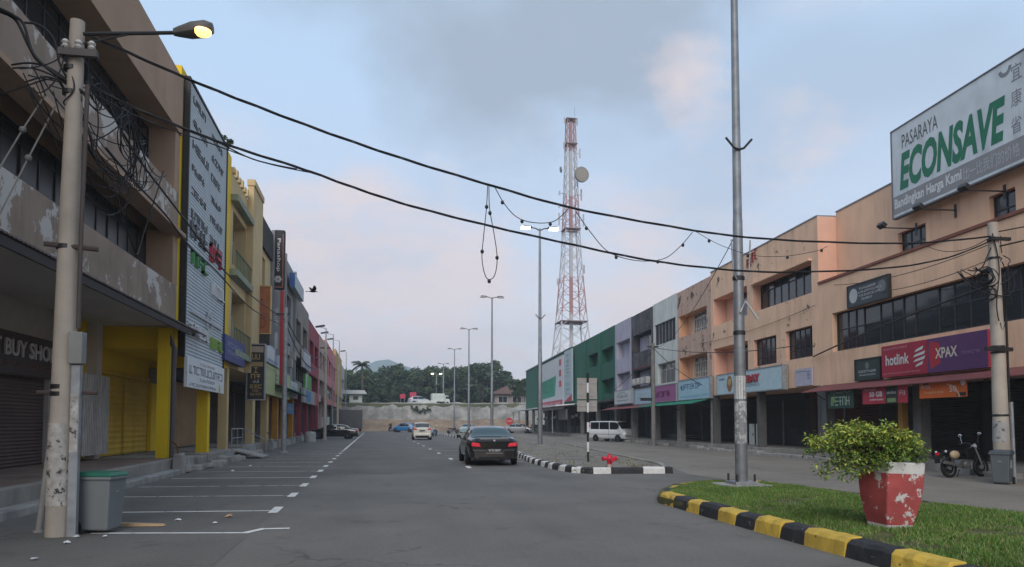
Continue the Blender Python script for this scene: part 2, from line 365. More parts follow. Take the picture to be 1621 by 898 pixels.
def kerb(path, seg, mats, parent, w=.22, h=.2, side=1, first=0):
    # walk the path and set one kerb block per segment; side = where the body lies
    pts = [Vector((p[0], p[1], 0)) for p in path]; cur = []; L = 0
    cum = [0.]
    for a, b in zip(pts, pts[1:]): cum.append(cum[-1] + (b - a).length)
    def at(d):
        d = max(0, min(cum[-1], d))
        for i in range(len(pts) - 1):
            if d <= cum[i + 1] or i == len(pts) - 2:
                t = (d - cum[i]) / max(1e-6, cum[i + 1] - cum[i]); return pts[i].lerp(pts[i + 1], t), (pts[i + 1] - pts[i]).normalized()
    d = 0.; i = first
    bounds = seg if isinstance(seg, list) else None
    k = 0
    while d < cum[-1] - .05 and k < 400:
        ln = (bounds[k] if k < len(bounds) else bounds[-1]) if bounds else seg
        e = min(cum[-1], d + ln); a, ta = at(d + .004); b, tb = at(e - .004)
        na = Vector((ta.y, -ta.x, 0)) * side; nb = Vector((tb.y, -tb.x, 0)) * side; up = Vector((0, 0, 1))
        j = rnd.uniform(-.012, .012)
        prof = [(0, -.02), (.02, h * .78), (.07, h + j), (w, h + j), (w, -.02)]
        kb = MB(); ns = 5 if (a - b).length > .3 else 3; K = len(prof)
        for q in range(ns + 1):
            f = q / ns; c_, t_ = at(d + .004 + (e - d - .008) * f); n_ = Vector((t_.y, -t_.x, 0)) * side; chip = rnd.random() < .22
            for w_, (x, z) in enumerate(prof):
                jx, jz = (rnd.uniform(-.007, .007), rnd.uniform(-.006, .006)) if z > 0 else (0, 0)
                if chip and w_ in (1, 2): jx += .018; jz -= .016
                kb.v.append(tuple(c_ + n_ * (x + jx) + up * (z + jz)))
        for q in range(ns):
            for w_ in range(K):
                x_ = (w_ + 1) % K; fc = (q * K + w_, q * K + x_, q * K + K + x_, q * K + K + w_); kb.f.append(fc if side > 0 else fc[::-1]); kb.m.append(0)
        kb.f.append(tuple(range(K)) if side < 0 else tuple(reversed(range(K)))); kb.f.append(tuple(ns * K + z_ for z_ in (range(K) if side > 0 else reversed(range(K))))); kb.m += [0, 0]
        kb.build('kerb_block', mats[i % 2], parent, bevel=.008)
        d = e; i += 1; k += 1
kerb([(9.02, 21.72), (6.5, 21.97), (6.02, 22.6)], [.25, .68, 1.0, .55, .5, .45], [KB, KW], med, side=1)
kerb([(6.02, 22.6), (5.82, 24.6), (5.92, 28.4), (6.42, 33.5), (7.37, 44), (8.32, 60)], .62, [KB, KW], med, side=1, first=0)
kerb([(8.32, 60), (8.12, 100), (8.15, 128)], 1.5, [KB, KW], med, side=1)
kerb([(14.4, 59), (12.1, 42), (9.97, 24.8), (9.05, 21.8)], 1.3, [CONC, PAVE], med, side=1, h=.15)

# ---- near grass island with yellow and black kerb
edge = [G(*q) for q in ((1048, 797.6), (1067, 804), (1087.5, 810), (1109, 816), (1137, 825), (1163.6, 833), (1194.7, 842), (1229, 854), (1275, 865), (1330, 884))]
ISL = [(5.36, -4), (10.7, -4), (10.45, 6), (10.1, 10), (9.75, 13.2), (9.55, 15.6), (9.3, 16.9), (8.8, 17.5), (8.0, 17.5), (6.9, 16.6), (5.9, 15.0), (5.42, 13.8)]
isl = struct(MB().hexa([(x, y, -.01) for x, y in ISL], [(x, y, .13) for x, y in ISL]).build('grass_island', MAT('island_soil', (.085, .085, .03), .95, var=.4, scale=3, bump=.5, fine=25)))
lens = [.0]
kerb([(5.42, 13.75), (5.36, 9.9), (5.36, 3.0)], [(edge[i] - edge[i + 1]).length for i in range(9)] + [.78], [KY, KB], isl, side=-1, h=.215, w=.25)
kerb([(5.42, 13.75), (5.62, 14.4), (6.1, 15.3), (6.95, 16.65), (8.0, 17.55), (8.8, 17.55), (9.35, 16.95), (9.6, 15.6), (9.8, 13.2), (10.15, 10), (10.5, 6), (10.7, 2)], .68, [KY, KB], isl, side=1, h=.13, w=.2, first=1)
# grass: nobody could count it
def inside(x, y, poly):
    c = False; j = len(poly) - 1
    for i in range(len(poly)):
        if (poly[i][1] > y) != (poly[j][1] > y) and x < (poly[j][0] - poly[i][0]) * (y - poly[i][1]) / (poly[j][1] - poly[i][1]) + poly[i][0]: c = not c
        j = i
    return c
from mathutils import noise as mn
gv, gf, gm = [], [], []
INN = [(5.62, 4.5), (10.3, 4.5), (10.0, 10), (9.6, 13.2), (9.35, 15.6), (9.15, 16.7), (8.7, 17.25), (8.05, 17.25), (7.05, 16.35), (6.1, 14.9), (5.68, 13.7)]
gr_ = random.Random(5); cnt = 0
while cnt < 105000:
    x = gr_.uniform(5.55, 10.4); y = 4.5 + 13 * gr_.random() ** .9
    if not inside(x, y, INN): continue
    d = mn.noise(Vector((x * .9, y * .9, 0))) + .5 * mn.noise(Vector((x * 3, y * 3, 5)))
    if d < -.34 and gr_.random() < .9: continue
    if (x - 8.85) ** 2 + (y - 17.06) ** 2 < .3: continue
    cnt += 1; h = gr_.uniform(.025, .062) * (1 + .6 * max(-.5, d)); a = gr_.uniform(0, 6.28); w = gr_.uniform(.005, .010); ln = h * gr_.uniform(.1, .9); b = gr_.uniform(0, 6.28)
    n = len(gv); ca, sa = math.cos(a) * w, math.sin(a) * w
    gv += [(x - ca, y - sa, .128), (x + ca, y + sa, .128), (x + math.cos(b) * ln, y + math.sin(b) * ln, .128 + h)]
    gf.append((n, n + 1, n + 2)); gm.append(0 if gr_.random() < .55 + .3 * d else (1 if gr_.random() < .66 else 2))
GRS = [flat('grass_green', (.075, .155, .022), .6, var=.35, scale=2.), flat('grass_light', (.12, .20, .035), .6, var=.3), flat('grass_dry', (.26, .24, .10), .7)]
me = bpy.data.meshes.new('grass'); me.from_pydata(gv, [], gf)
for m in GRS: me.materials.append(m)
me.polygons.foreach_set('material_index', gm); gro = bpy.data.objects.new('grass', me); col.objects.link(gro)
gro['label'] = 'short green grass on the kerbed island by the planter'; gro['category'] = 'grass'; gro['kind'] = 'stuff'
# weeds and dry tufts on the median
wv, wf = [], []
for i in range(2600):
    t = gr_.random(); y = 22.6 + 60 * t ** 2; x = gr_.uniform(6.3, 10 + t * 4)
    if not inside(x, y, OUT) or mn.noise(Vector((x * 1.1, y * .6, 9))) < .12: continue
    a = gr_.uniform(0, 6.28); h = gr_.uniform(.04, .14); n = len(wv); ca, sa = math.cos(a) * .02, math.sin(a) * .02
    wv += [(x - ca, y - sa, .1), (x + ca, y + sa, .1), (x + gr_.uniform(-.06, .06), y + gr_.uniform(-.06, .06), .1 + h)]; wf.append((n, n + 1, n + 2))
me = bpy.data.meshes.new('weeds'); me.from_pydata(wv, [], wf); me.materials.append(flat('dry_weeds', (.16, .15, .07), .8)); wo_ = bpy.data.objects.new('weeds', me); col.objects.link(wo_)
wo_['label'] = 'sparse dry weeds on the dirt median'; wo_['category'] = 'weeds'; wo_['kind'] = 'stuff'

# ---- far end: soil bank, concrete retaining wall, terrace, hills
YW = 142.
soil = MB(); n = 24; P0 = []; P1 = []
for i in range(n + 1):
    x = -14 + 44 * i / n
    P0.append((x, YW - 1.5 + .8 * mn.noise(Vector((x * .3, 0, 0))), 0)); P1.append((x, YW + 3, 2.2 + .35 * mn.noise(Vector((x * .25, 4, 0)))))
for i in range(n): soil.quad(P0[i], P0[i + 1], P1[i + 1], P1[i])
struct(soil.build('soil_bank', SOIL, smooth=True))
rw = thing('retaining_wall', 'long stained grey concrete retaining wall closing the end of the road', 'wall', (0, YW + 3, 0))
RWM = MAT('stained_concrete', (.27, .265, .245), .9, var=.45, scale=.5, streak=.6, dirt=(.12, .12, .10), peel=(.09, .1, .07), peel_t=.68, peel_s=.5, bump=.2)
for i in range(11):
    x0 = -22 + i * 5.2
    pm_ = MB(); nx, nz = 9, 7
    for j in range(nz + 1):
        for i2 in range(nx + 1):
            xx = x0 + 5.2 * i2 / nx; f = j / nz; q_ = mn.noise(Vector((xx * .5, f * 2.2, 3))) + .5 * mn.noise(Vector((xx * 1.4, f * 5, 7)))
            pm_.v.append((xx, 1.2 * f + .28 * q_, 1.2 + 4.3 * f + (.35 * mn.noise(Vector((xx * .35, 9, 0))) if j == nz else 0)))
    for j in range(nz):
        for i2 in range(nx): a_ = j * (nx + 1) + i2; pm_.f.append((a_, a_ + 1, a_ + nx + 2, a_ + nx + 1)); pm_.m.append(0)
    pm_.build('wall_panel', RWM, rw)
ter = struct(MB().hexa([(-160, YW + 4., 0), (-22, YW + 4., 0), (35, YW + 4., 0), (170, YW + 4., 0), (300, 330, 0), (-300, 330, 0)], [(-160, YW + 4., 5.3), (-22, YW + 4., 5.3), (35, YW + 4., 5.3), (170, YW + 4., 5.3), (300, 330, 7), (-300, 330, 7)]).build('terrace', MAT('terrace_ground', (.10, .11, .06), .95, var=.3, scale=.2)))
hv = MB(); n = 64
HM = MAT('wooded_mountain', (.05, .085, .04), .95, var=.12, scale=.004, bump=0)
prof = [(0, 0)]
def hillz(x):
    return 95 + 240 * math.exp(-((x - 60) / 330) ** 2) + 40 * math.exp(-((x - 330) / 140) ** 2) + 30 * mn.noise(Vector((x * .008, 1.3, 0))) + 10 * mn.noise(Vector((x * .03, 3.3, 0)))
for j, (dy, k) in enumerate(((0, 0), (400, .55), (800, 1), (1300, .5))):
    for i in range(n + 1):
        x = -2200 + 4400 * i / n; hv.v.append((x * .375, 1200 + dy * .375, hillz(x) * k * .375 - 3))
for j in range(3):
    for i in range(n): a = j * (n + 1) + i; hv.f.append((a, a + 1, a + n + 2, a + n + 1)); hv.m.append(0)
struct(hv.build('mountain', HM, smooth=True))

# ================================================================== BUILDINGS
def wall_mesh(mb, W, z0, z1, ops, t, y0=0., mi=0, rmi=0):
    xs = sorted({0., W} | {min(W, max(0, o[k])) for o in ops for k in (0, 1)}); zs = sorted({z0, z1} | {o[k] for o in ops for k in (2, 3)})
    def solid(i, j):
        if i < 0 or j < 0 or i >= len(xs) - 1 or j >= len(zs) - 1: return False
        cx_, cz = (xs[i] + xs[i + 1]) / 2, (zs[j] + zs[j + 1]) / 2
        return not any(o[0] < cx_ < o[1] and o[2] < cz < o[3] for o in ops)
    for i in range(len(xs) - 1):
        for j in range(len(zs) - 1):
            if not solid(i, j): continue
            a, b, c, d = xs[i], xs[i + 1], zs[j], zs[j + 1]; e = y0 + t
            mb.quad((a, y0, c), (b, y0, c), (b, y0, d), (a, y0, d), mi=mi); mb.quad((b, e, c), (a, e, c), (a, e, d), (b, e, d), mi=mi)
            if not solid(i - 1, j): mb.quad((a, e, c), (a, y0, c), (a, y0, d), (a, e, d), mi=rmi)
            if not solid(i + 1, j): mb.quad((b, y0, c), (b, e, c), (b, e, d), (b, y0, d), mi=rmi)
            if not solid(i, j - 1): mb.quad((a, e, c), (b, e, c), (b, y0, c), (a, y0, c), mi=rmi)
            if not solid(i, j + 1): mb.quad((a, y0, d), (b, y0, d), (b, e, d), (a, e, d), mi=rmi)
    return mb
def window(parent, u0, u1, z0, z1, y, cols, rows, fm, gm, fw=.05, missing=(), name='window', widths=None):
    mb = MB(); W, H = u1 - u0, z1 - z0
    for q in ((u0, u1, z0, z0 + fw), (u0, u1, z1 - fw, z1), (u0, u0 + fw, z0 + fw, z1 - fw), (u1 - fw, u1, z0 + fw, z1 - fw)): mb.box(q[0], q[1], y, y + .07, q[2], q[3])
    cw = [W / cols] * cols if not widths else [W * x / sum(widths) for x in widths]
    ed = [u0]
    for c in cw: ed.append(ed[-1] + c)
    rows_ = rows if isinstance(rows, (list, tuple)) else [k / rows for k in range(rows + 1)]
    for x in ed[1:-1]: mb.box(x - fw * .45, x + fw * .45, y + .005, y + .065, z0 + fw, z1 - fw)
    for r in rows_[1:-1]: mb.box(u0 + fw, u1 - fw, y + .01, y + .06, z0 + H * r - fw * .4, z0 + H * r + fw * .4)
    w = mb.build(name, fm, parent); cache = {}
    for c in range(cols):
        for r in range(len(rows_) - 1):
            if (c, r) in missing: continue
            a, b = ed[c] + .004, ed[c + 1] - .004; lo, hi = z0 + H * rows_[r] + .004, z0 + H * rows_[r + 1] - .004
            key = (round(b - a, 3), round(hi - lo, 3))
            if key not in cache: cache[key] = MB().box(0, b - a, 0, .008, 0, hi - lo).mesh('pane', gm)
            o = link_mesh('pane', cache[key], w, (a, y + .032 + .003 * ((c + r) % 2), lo)); 
            o.rotation_euler = (random.uniform(-.012, .012), 0, random.uniform(-.012, .012))
    return w
SHUT = MAT('shutter_dark_grey', (.06, .062, .066), .6, var=.2, scale=1.2, streak=.4, dirt=(.04, .038, .035), bump=0)
SHUTB = MAT('shutter_brown', (.085, .055, .048), .6, var=.2, scale=1.2, streak=.35, bump=0)
SHUTM = MAT('shutter_maroon', (.09, .035, .035), .6, var=.2, scale=1.2, streak=.35, bump=0)
INTER = flat('dark_interior', (.03, .028, .026), .9)
def shutter(parent, u0, u1, z0, z1, y, mat, n=None, name='roller_shutter'):
    n = n or max(8, int((z1 - z0) / .085)); mb = MB(); h = (z1 - z0) / n
    for k in range(n):
        a, b, c = z0 + k * h, z0 + k * h + h * .72, z0 + (k + 1) * h
        mb.quad((u0, y, a), (u1, y, a), (u1, y - .022, (a + b) / 2), (u0, y - .022, (a + b) / 2)); mb.quad((u0, y - .022, (a + b) / 2), (u1, y - .022, (a + b) / 2), (u1, y, b), (u0, y, b)); mb.quad((u0, y, b), (u1, y, b), (u1, y, c), (u0, y, c))
    o = mb.build(name, mat, parent)
    MB().box(u0, u1, y - .05, y - .002, z0 - .05, z0).build('bottom_rail', DARKM, o)
    return o
def awning(parent, u0, u1, z, proj, drop, mat, y=0., pitch=.12, name='awning', br_=True):
    mb = MB(); n = max(4, int((u1 - u0) / pitch)); amp = .02
    for k in range(n * 2):
        a, b = u0 + (u1 - u0) * k / (2 * n), u0 + (u1 - u0) * (k + 1) / (2 * n); za, zb = amp * (k % 2), amp * ((k + 1) % 2)
        mb.quad((a, y - proj, z - drop + za), (b, y - proj, z - drop + zb), (b, y, z + zb), (a, y, z + za))
        mb.quad((b, y - proj, z - drop + zb - .03), (a, y - proj, z - drop + za - .03), (a, y, z + za - .03), (b, y, z + zb - .03))
        mb.quad((a, y - proj, z - drop + za - .03), (b, y - proj, z - drop + zb - .03), (b, y - proj, z - drop + zb), (a, y - proj, z - drop + za))
    o = mb.build(name, mat, parent)
    for k in range(int((u1 - u0) / 2.5) + 1 if br_ else 0):
        br = MB(); x = u0 + .1 + (u1 - u0 - .2) * k / max(1, int((u1 - u0) / 2.5)); br.tube([(x, y - proj + .05, z - drop - .06), (x, y, z - .07)], .025, 5); br.tube([(x, y - proj * .6, z - drop * .6 - .06), (x, y, z - .6)], .02, 5); br.build('bracket', DARKM, o)
    return o
def shell(t, W, Hg, H, depth, y1, yg, mat, pm, roof=.55):
    MB().box(.0, W, y1, depth, Hg, H - roof).build('shell', mat, t)
    MB().box(.0, W, yg, depth - .02, .0, Hg - .002).build('shopfront_wall', pm, t)
def shop_units(t, W, Hg, yg, n, mats, colm, colw=.35, z0=.34, head=.55, base=.34):
    u = W / n
    for k in range(n + 1):
        a = min(W - colw, max(0, k * u - colw / 2)); MB().box(a, a + colw, .0, .38, 0, Hg).build('column', colm, t, bevel=.015)
    for k in range(n):
        a, b = k * u + .3, (k + 1) * u - .3; m = mats[k % len(mats)]
        if b - a > 3.4:
            c = (a + b) / 2; shutter(t, a, c - .06, z0, Hg - head, yg - .03, m); shutter(t, c + .06, b, z0, Hg - head, yg - .03, m); MB().box(c - .05, c + .05, yg - .08, yg, z0, Hg - head).build('shutter_post', GALV, t)
        else: shutter(t, a, b, z0, Hg - head, yg - .03, m)
        MB().box(a - .1, b + .1, yg - .3, yg - .01, Hg - head + .01, Hg - .12).build('shutter_box', m, t)

# ------------------------------------------------ row across the second road (s measured along its front)
PEACH = MAT('peach_paint', (.77, .495, .33), .85, var=.09, scale=.7, streak=.62, dirt=(.30, .185, .13), bump=.12)
PEACHP = MAT('peeling_peach_paint', (.76, .495, .335), .85, var=.08, scale=.7, streak=.45, dirt=(.15, .10, .08), peel=(.16, .105, .08), peel_t=.60, peel_s=1.3, bump=.2)
PINKR = MAT('salmon_reveal_paint', (.68, .40, .29), .85, var=.06, scale=1, streak=.15, bump=.1)
ORNG = MAT('orange_reveal_paint', (.62, .36, .22), .85, var=.06, scale=1, streak=.1, bump=.1)
WHITEB = MAT('mildewed_white_paint', (.58, .60, .56), .85, var=.1, scale=.8, streak=.55, dirt=(.19, .2, .18), bump=.12)
SOOT = MAT('sooty_grey_paint', (.085, .08, .085), .9, var=.5, scale=.9, streak=.9, dirt=(.018, .017, .017), peel=(.27, .25, .28), peel_t=.60, peel_s=.8, bump=.25)
LAV = MAT('lavender_paint', (.40, .38, .45), .85, var=.12, scale=.8, streak=.5, dirt=(.15, .14, .17), peel=(.22, .2, .24), peel_t=.64, peel_s=1., bump=.12)
GREEN = MAT('dark_green_paint', (.016, .10, .062), .75, var=.1, scale=.6, streak=.25, dirt=(.015, .07, .05), bump=.06)
MAROONA = MAT('maroon_awning_sheet', (.16, .055, .055), .6, var=.2, scale=1.5, streak=.3, bump=0)
GREENA = MAT('green_awning_sheet', (.02, .17, .11), .6, var=.15, scale=1.5, streak=.25, bump=0)
DKFR = flat('dark_window_frame', (.025, .025, .027), .5)
WHFR = flat('white_window_frame', (.50, .49, .47), .6)
GRP = 'three storey shophouses across the second road'
def rbuild(name, label, s0, s1): 
    l, a = place('R', s1); return thing(name, label, 'building', l, a, GRP), s1 - s0 - .012
# --- near peach block, top storey set back behind a ledge
t, W = rbuild('shophouse', 'wide peach shophouse under the big roof billboard, upper storey set back behind a red ledge', 4., 28.8); U = lambda s: 28.8 - s
ops = [(U(27.8), W - 1.2, 4.47, 6.07)]
wall_mesh(MB(), W, 3.0, 7.45, ops, .3).build('wall', PEACH, t)
ops3 = [(U(24.6), U(23.05), 7.62, 8.62), (U(20.05), U(19.0), 7.62, 8.62)]
wall_mesh(MB(), W, 7.46, 10.6, ops3, .3, .85).build('upper_wall', PEACH, t)
MB().box(0, W, -.06, .86, 7.46, 7.56).build('ledge', MAT('red_oxide_ledge', (.22, .085, .06), .85, var=.2, scale=2, streak=.4), t)
MB().box(0, W, .82, 1.2, 10.6, 10.66).build('coping', flat('coping_grey', (.22, .22, .24), .8), t)
MB().box(0, W, .32, 14, 3.0, 7.44).build('shell', PEACH, t); MB().box(0, W, 1.16, 13.9, 7.57, 10.2).build('upper_shell', PEACH, t)
MB().box(0, W, 2.6, 13.95, 0, 2.99).build('shopfront_wall', SHUT, t)
window(t, U(27.78), W - 1.22, 4.49, 6.05, .2, 27, [0, .55, 1], DKFR, GLASS, .055, widths=[1, .7, .7, 1.3, .9, .8, .8, 1.5, .9, .9, 1., 1.5, 1.1, .9, 1.3, 1, 1, 1, 1.4, 1, 1, 1, 1, 1.4, 1, 1, 1])
window(t, U(24.58), U(23.07), 7.64, 8.6, 1.0, 3, 2, DKFR, GLASS2, .05); window(t, U(20.03), U(19.02), 7.64, 8.6, 1.0, 2, 2, DKFR, GLASS2, .05)
shop_units(t, W, 3.0, 2.6, 4, [SHUT, SHUT, SHUTB], MAT('column_grey_paint', (.15, .145, .14), .8, streak=.4), .4, head=.3)
MB().box(U(23.6), U(23.35), -.012, .2, .3, 2.4).build('yellow_column_face', flat('mustard_paint', (.40, .22, .05), .8), t)
awning(t, U(28.6), U(8.), 3.12, 1.0, .30, MAROONA)
# --- middle peach block with recessed window bays
t, W = rbuild('shophouse', 'peach shophouse with long dark upper openings above a light blue shop sign', 28.8, 41.); U = lambda s: 41. - s
ops = [(U(35.3), U(29.4), 7.22, 8.6), (U(40.65), U(36.0), 7.2, 8.75), (U(35.3), U(32.8), 4.42, 5.78), (U(31.85), U(29.42), 4.45, 5.8), (U(40.65), U(36.0), 4.3, 5.85)]
w = wall_mesh(MB(), W, 3.15, 10.42, ops, .95, rmi=1).build('wall', [PEACHP, PINKR], t)
shell(t, W, 3.15, 10.42, 14, .96, 2.9, PEACH, SHUTB)
MB().box(0, W, -.03, .99, 10.42, 10.48).build('coping', flat('coping_grey', (.22, .22, .24)), t)
MB().box(U(35.35), U(29.35), -.16, .0, 8.62, 8.70).build('canopy_slab', PEACHP, t)
MB().box(U(35.28), U(29.42), .55, .6, 7.24, 8.58).build('dark_opening', INTER, t)
window(t, U(35.28), U(29.42), 7.24, 8.58, .42, 8, [0, .74, 1], DKFR, GLASS, .06, missing={(0, 1), (2, 1), (3, 1), (5, 1), (6, 1)})
for a, b in ((38.7, 36.02),): window(t, U(a), U(b), 7.24, 8.7, .8, 3, 1, DKFR, GLASS, .05); window(t, U(a), U(b), 4.34, 5.8, .8, 3, 2, DKFR, GLASS, .05)
window(t, U(35.28), U(32.82), 4.44, 5.76, .18, 5, [0, .3, 1], DKFR, GLASS, .05); window(t, U(31.83), U(29.44), 4.47, 5.78, .18, 5, [0, .3, 1], DKFR, GLASS, .05)
for a in (7.2, 4.3): MB().box(U(40.6), U(38.72), .78, .94, a + .005, a + 1.54).build('recess_wall', PINKR, t)
shop_units(t, W, 3.15, 2.9, 2, [SHUT, SHUTM], MAT('column_dark_grey', (.10, .098, .095), .8, streak=.4), .3, head=.35)
# --- narrow peeling peach
t, W = rbuild('shophouse', 'narrow badly peeling peach shophouse with white grilled windows', 41., 47.); U = lambda s: 47. - s
ops = [(U(46.7), U(41.7), 7.2, 8.6), (U(46.7), U(41.7), 4.4, 5.82)]
wall_mesh(MB(), W, 3.1, 10.25, ops, .8, rmi=1).build('wall', [MAT('flaking_peach', (.52, .35, .27), .88, var=.1, streak=.6, dirt=(.12, .085, .07), peel=(.10, .07, .058), peel_t=.565, peel_s=.9, bump=.25), ORNG], t)
shell(t, W, 3.1, 10.25, 14, .82, 2.7, PEACH, SHUT)
for z in (7.2, 4.4):
    MB().box(U(46.68), U(45.5), .62, .79, z + .005, z + 1.39).build('recess_wall', ORNG, t)
    window(t, U(45.48), U(41.72), z + .02, z + 1.39, .62, 6, [0, .28, 1], WHFR, GLASS2, .06)
    gm = MB()
    for k in range(13): x = U(45.4) + k * .3; gm.tube([(x, .5, z + .05), (x, .5, z + 1.0)], .022, 5)
    gm.tube([(U(45.45), .5, z + 1.0), (U(41.75), .5, z + 1.0)], .022, 5); gm.build('window_grille', WHFR, t)
shop_units(t, W, 3.1, 2.7, 1, [SHUT], CONC, .3); awning(t, .1, W - .1, 3.0, 1.3, .3, GREENA)
# --- white
t, W = rbuild('shophouse', 'narrow mildewed white shophouse with louvred upper window', 47., 52.4); U = lambda s: 52.4 - s
ops = [(U(52.0), U(47.4), 7.2, 8.72), (U(51.4), U(47.5), 4.35, 5.8)]
wall_mesh(MB(), W, 3.1, 10.3, ops, .45).build('wall', WHITEB, t); shell(t, W, 3.1, 10.3, 14, .47, 2.7, WHITEB, SHUT)
lv = MB()
for k in range(24): z = 7.24 + k * .061; lv.quad((U(51.95), .10, z), (U(47.45), .10, z), (U(47.45), .16, z + .055), (U(51.95), .16, z + .055))
for k in range(7): x = U(51.97) + k * .74; lv.box(x - .02, x + .02, .05, .18, 7.22, 8.70)
lv.build('louvre_panel', MAT('grey_louvre', (.15, .155, .165), .6, streak=.3), t)
MB().box(U(51.98), U(47.42), .2, .25, 7.21, 8.71).build('window_backing', INTER, t)
window(t, U(51.38), U(47.52), 4.37, 5.78, .3, 4, [0, .7, 1], WHFR, GLASS2, .06)
gm = MB()
for k in range(14): x = U(51.2) + k * .26; gm.tube([(x, .2, 4.4), (x, .2, 5.3)], .02, 5)
gm.build('window_grille', GALV, t)
shop_units(t, W, 3.1, 2.7, 1, [SHUT], CONC, .3); awning(t, .1, W - .1, 3.0, 1.3, .3, GREENA)
# --- burnt grey
t, W = rbuild('shophouse', 'soot blackened grey shophouse between the white and lavender ones', 52.4, 58.4); U = lambda s: 58.4 - s
ops = [(U(58.0), U(52.9), 7.15, 8.6), (U(58.0), U(52.9), 4.4, 5.75)]
wall_mesh(MB(), W, 3.1, 10.25, ops, .8).build('wall', SOOT, t); shell(t, W, 3.1, 10.25, 14, .82, 2.7, LAV, SHUT)
for z in (7.15, 4.4): MB().box(U(57.98), U(55.8), .6, .79, z + .01, z + 1.3).build('recess_wall', LAV, t); window(t, U(55.78), U(52.92), z + .02, z + 1.3, .6, 3, 2, WHFR, GLASS2, .06)
MB().box(U(58.), U(52.9), -.05, .1, 5.85, 5.93).build('rusty_ledge', flat('rust_red', (.20, .05, .04), .8), t)
for k in range(4): MB().box(U(57.5) + k * 1.2, U(57.5) + k * 1.2 + .7, -.35, -.02, 4.55, 5.05).build('air_conditioner', MAT('aged_white_metal', (.4, .4, .39), .6, streak=.4), t, bevel=.02)
shop_units(t, W, 3.1, 2.7, 1, [SHUT], CONC, .3); awning(t, .1, W - .1, 3.0, 1.3, .32, MAROONA)
# --- lavender
t, W = rbuild('shophouse', 'narrow faded lavender shophouse beside the dark green building', 58.4, 63.8); U = lambda s: 63.8 - s
ops = [(U(63.2), U(58.9), 7.15, 8.6), (U(63.2), U(58.9), 4.4, 5.85)]
wall_mesh(MB(), W, 3.1, 10.3, ops, .8).build('wall', LAV, t); shell(t, W, 3.1, 10.3, 14, .82, 2.7, LAV, SHUT)
for z in (7.15, 4.4): MB().box(U(63.18), U(61.), .55, .79, z + .01, z + 1.4).build('recess_wall', LAV, t); window(t, U(60.98), U(58.92), z + .02, z + 1.4, .55, 3, 2, WHFR, GLASS, .06)
shop_units(t, W, 3.1, 2.7, 1, [SHUT], CONC, .3); awning(t, .1, W + 2.0, 3.0, 1.3, .32, MAROONA)
# --- dark green supermarket
t, W = rbuild('supermarket_building', 'long dark green supermarket building with large painted banners', 63.8, 125.); U = lambda s: 125. - s
ops = [(U(69.2), U(64.4), z, z + 1.35) for z in (7.2, 4.3)] + [(U(75.0), U(70.2), z, z + 1.35) for z in (7.2, 4.3)]
wall_mesh(MB(), W, 3.7, 10.32, ops, .9).build('wall', GREEN, t); shell(t, W, 3.7, 10.32, 16, .92, 3.2, GREEN, INTER)
for a, b in ((69.18, 64.42), (74.98, 70.22)):
    for z in (7.2, 4.3):
        MB().box(U(a), U(a - 2.6), .7, .88, z + .005, z + 1.34).build('recess_wall', GREEN, t); window(t, U(a - 2.62), U(b), z + .02, z + 1.34, .7, 3, 1, DKFR, GLASS, .06)
for s in (69.7, 76.5, 83.2, 111.5): MB().box(U(s) - .3, U(s) + .3, -.14, -.002, 3.7, 10.25).build('pilaster', GREEN, t)
MB().box(0, U(83), -.18, .95, 10.32, 10.4).build('coping', flat('pale_coping', (.4, .42, .42)), t)
cnp = MB().hexa([(0, -2.6, 3.42), (U(80.5), -2.6, 3.42), (U(80.5), -.002, 3.62), (0, -.002, 3.62)], [(0, -2.6, 3.55), (U(80.5), -2.6, 3.55), (U(80.5), -.002, 3.75), (0, -.002, 3.75)]).build('canopy', flat('canopy_white', (.62, .64, .64)), t)
MB().box(U(80.), W, -.5, -.002, 3.5, 3.68).build('canopy', DARKM, t)
for s in (124, 116, 108, 100, 92, 84): MB().tube([(U(s), -2.3, .3), (U(s), -2.3, 3.4)], .07, 8).build('canopy_post', GALV, t)
mb = MB()
for k in range(14): mb.box(U(122) + k * 2.9, U(122) + k * 2.9 + 2.6, 1.6, 2.2, .34, 1.15)
mb.build('counter', flat('dark_counter', (.05, .055, .055), .6), t)
for k in range(16): MB().box(U(121) + k * 2.3, U(121) + k * 2.3 + 1.5, 1.3, 1.35, 2.0 + .15 * (k % 3), 2.35 + .15 * (k % 3)).build('notice_panel', WHITE if k % 3 else flat('grey_panel', (.2, .2, .2)), t)
shop_units(t, W, 3.7, 3.2, 8, [SHUT, INTER], MAT('column_grey_paint', (.15, .145, .14)), .4, head=.5)

# ------------------------------------------------ row beside the parking bays
BROWN = MAT('brown_render', (.38, .255, .175), .88, var=.1, scale=.7, streak=.25, dirt=(.085, .062, .05), bump=.15)
BROWN2 = MAT('stained_brown_render', (.30, .225, .175), .9, var=.2, scale=.8, streak=.6, dirt=(.06, .05, .043), peel=(.52, .49, .45), peel_t=.535, peel_s=.6, bump=.25)
YELL = MAT('yellow_paint', (.74, .50, .012), .75, var=.06, scale=1., streak=.15, dirt=(.25, .17, .02), bump=.05)
YELL2 = MAT('dull_yellow_shutter', (.58, .38, .035), .7, var=.15, scale=1.2, streak=.35, dirt=(.1, .07, .02), bump=0)
CREAM = MAT('cream_paint', (.56, .42, .22), .85, var=.1, scale=.8, streak=.4, dirt=(.18, .13, .08), bump=.1)
GREYB = MAT('grey_render', (.24, .235, .23), .88, var=.15, scale=.8, streak=.6, dirt=(.08, .078, .075), bump=.15)
RAW = MAT('raw_weathered_concrete', (.25, .22, .19), .92, var=.25, scale=.7, streak=.7, dirt=(.07, .062, .055), peel=(.36, .33, .29), peel_t=.62, peel_s=.6, bump=.3)
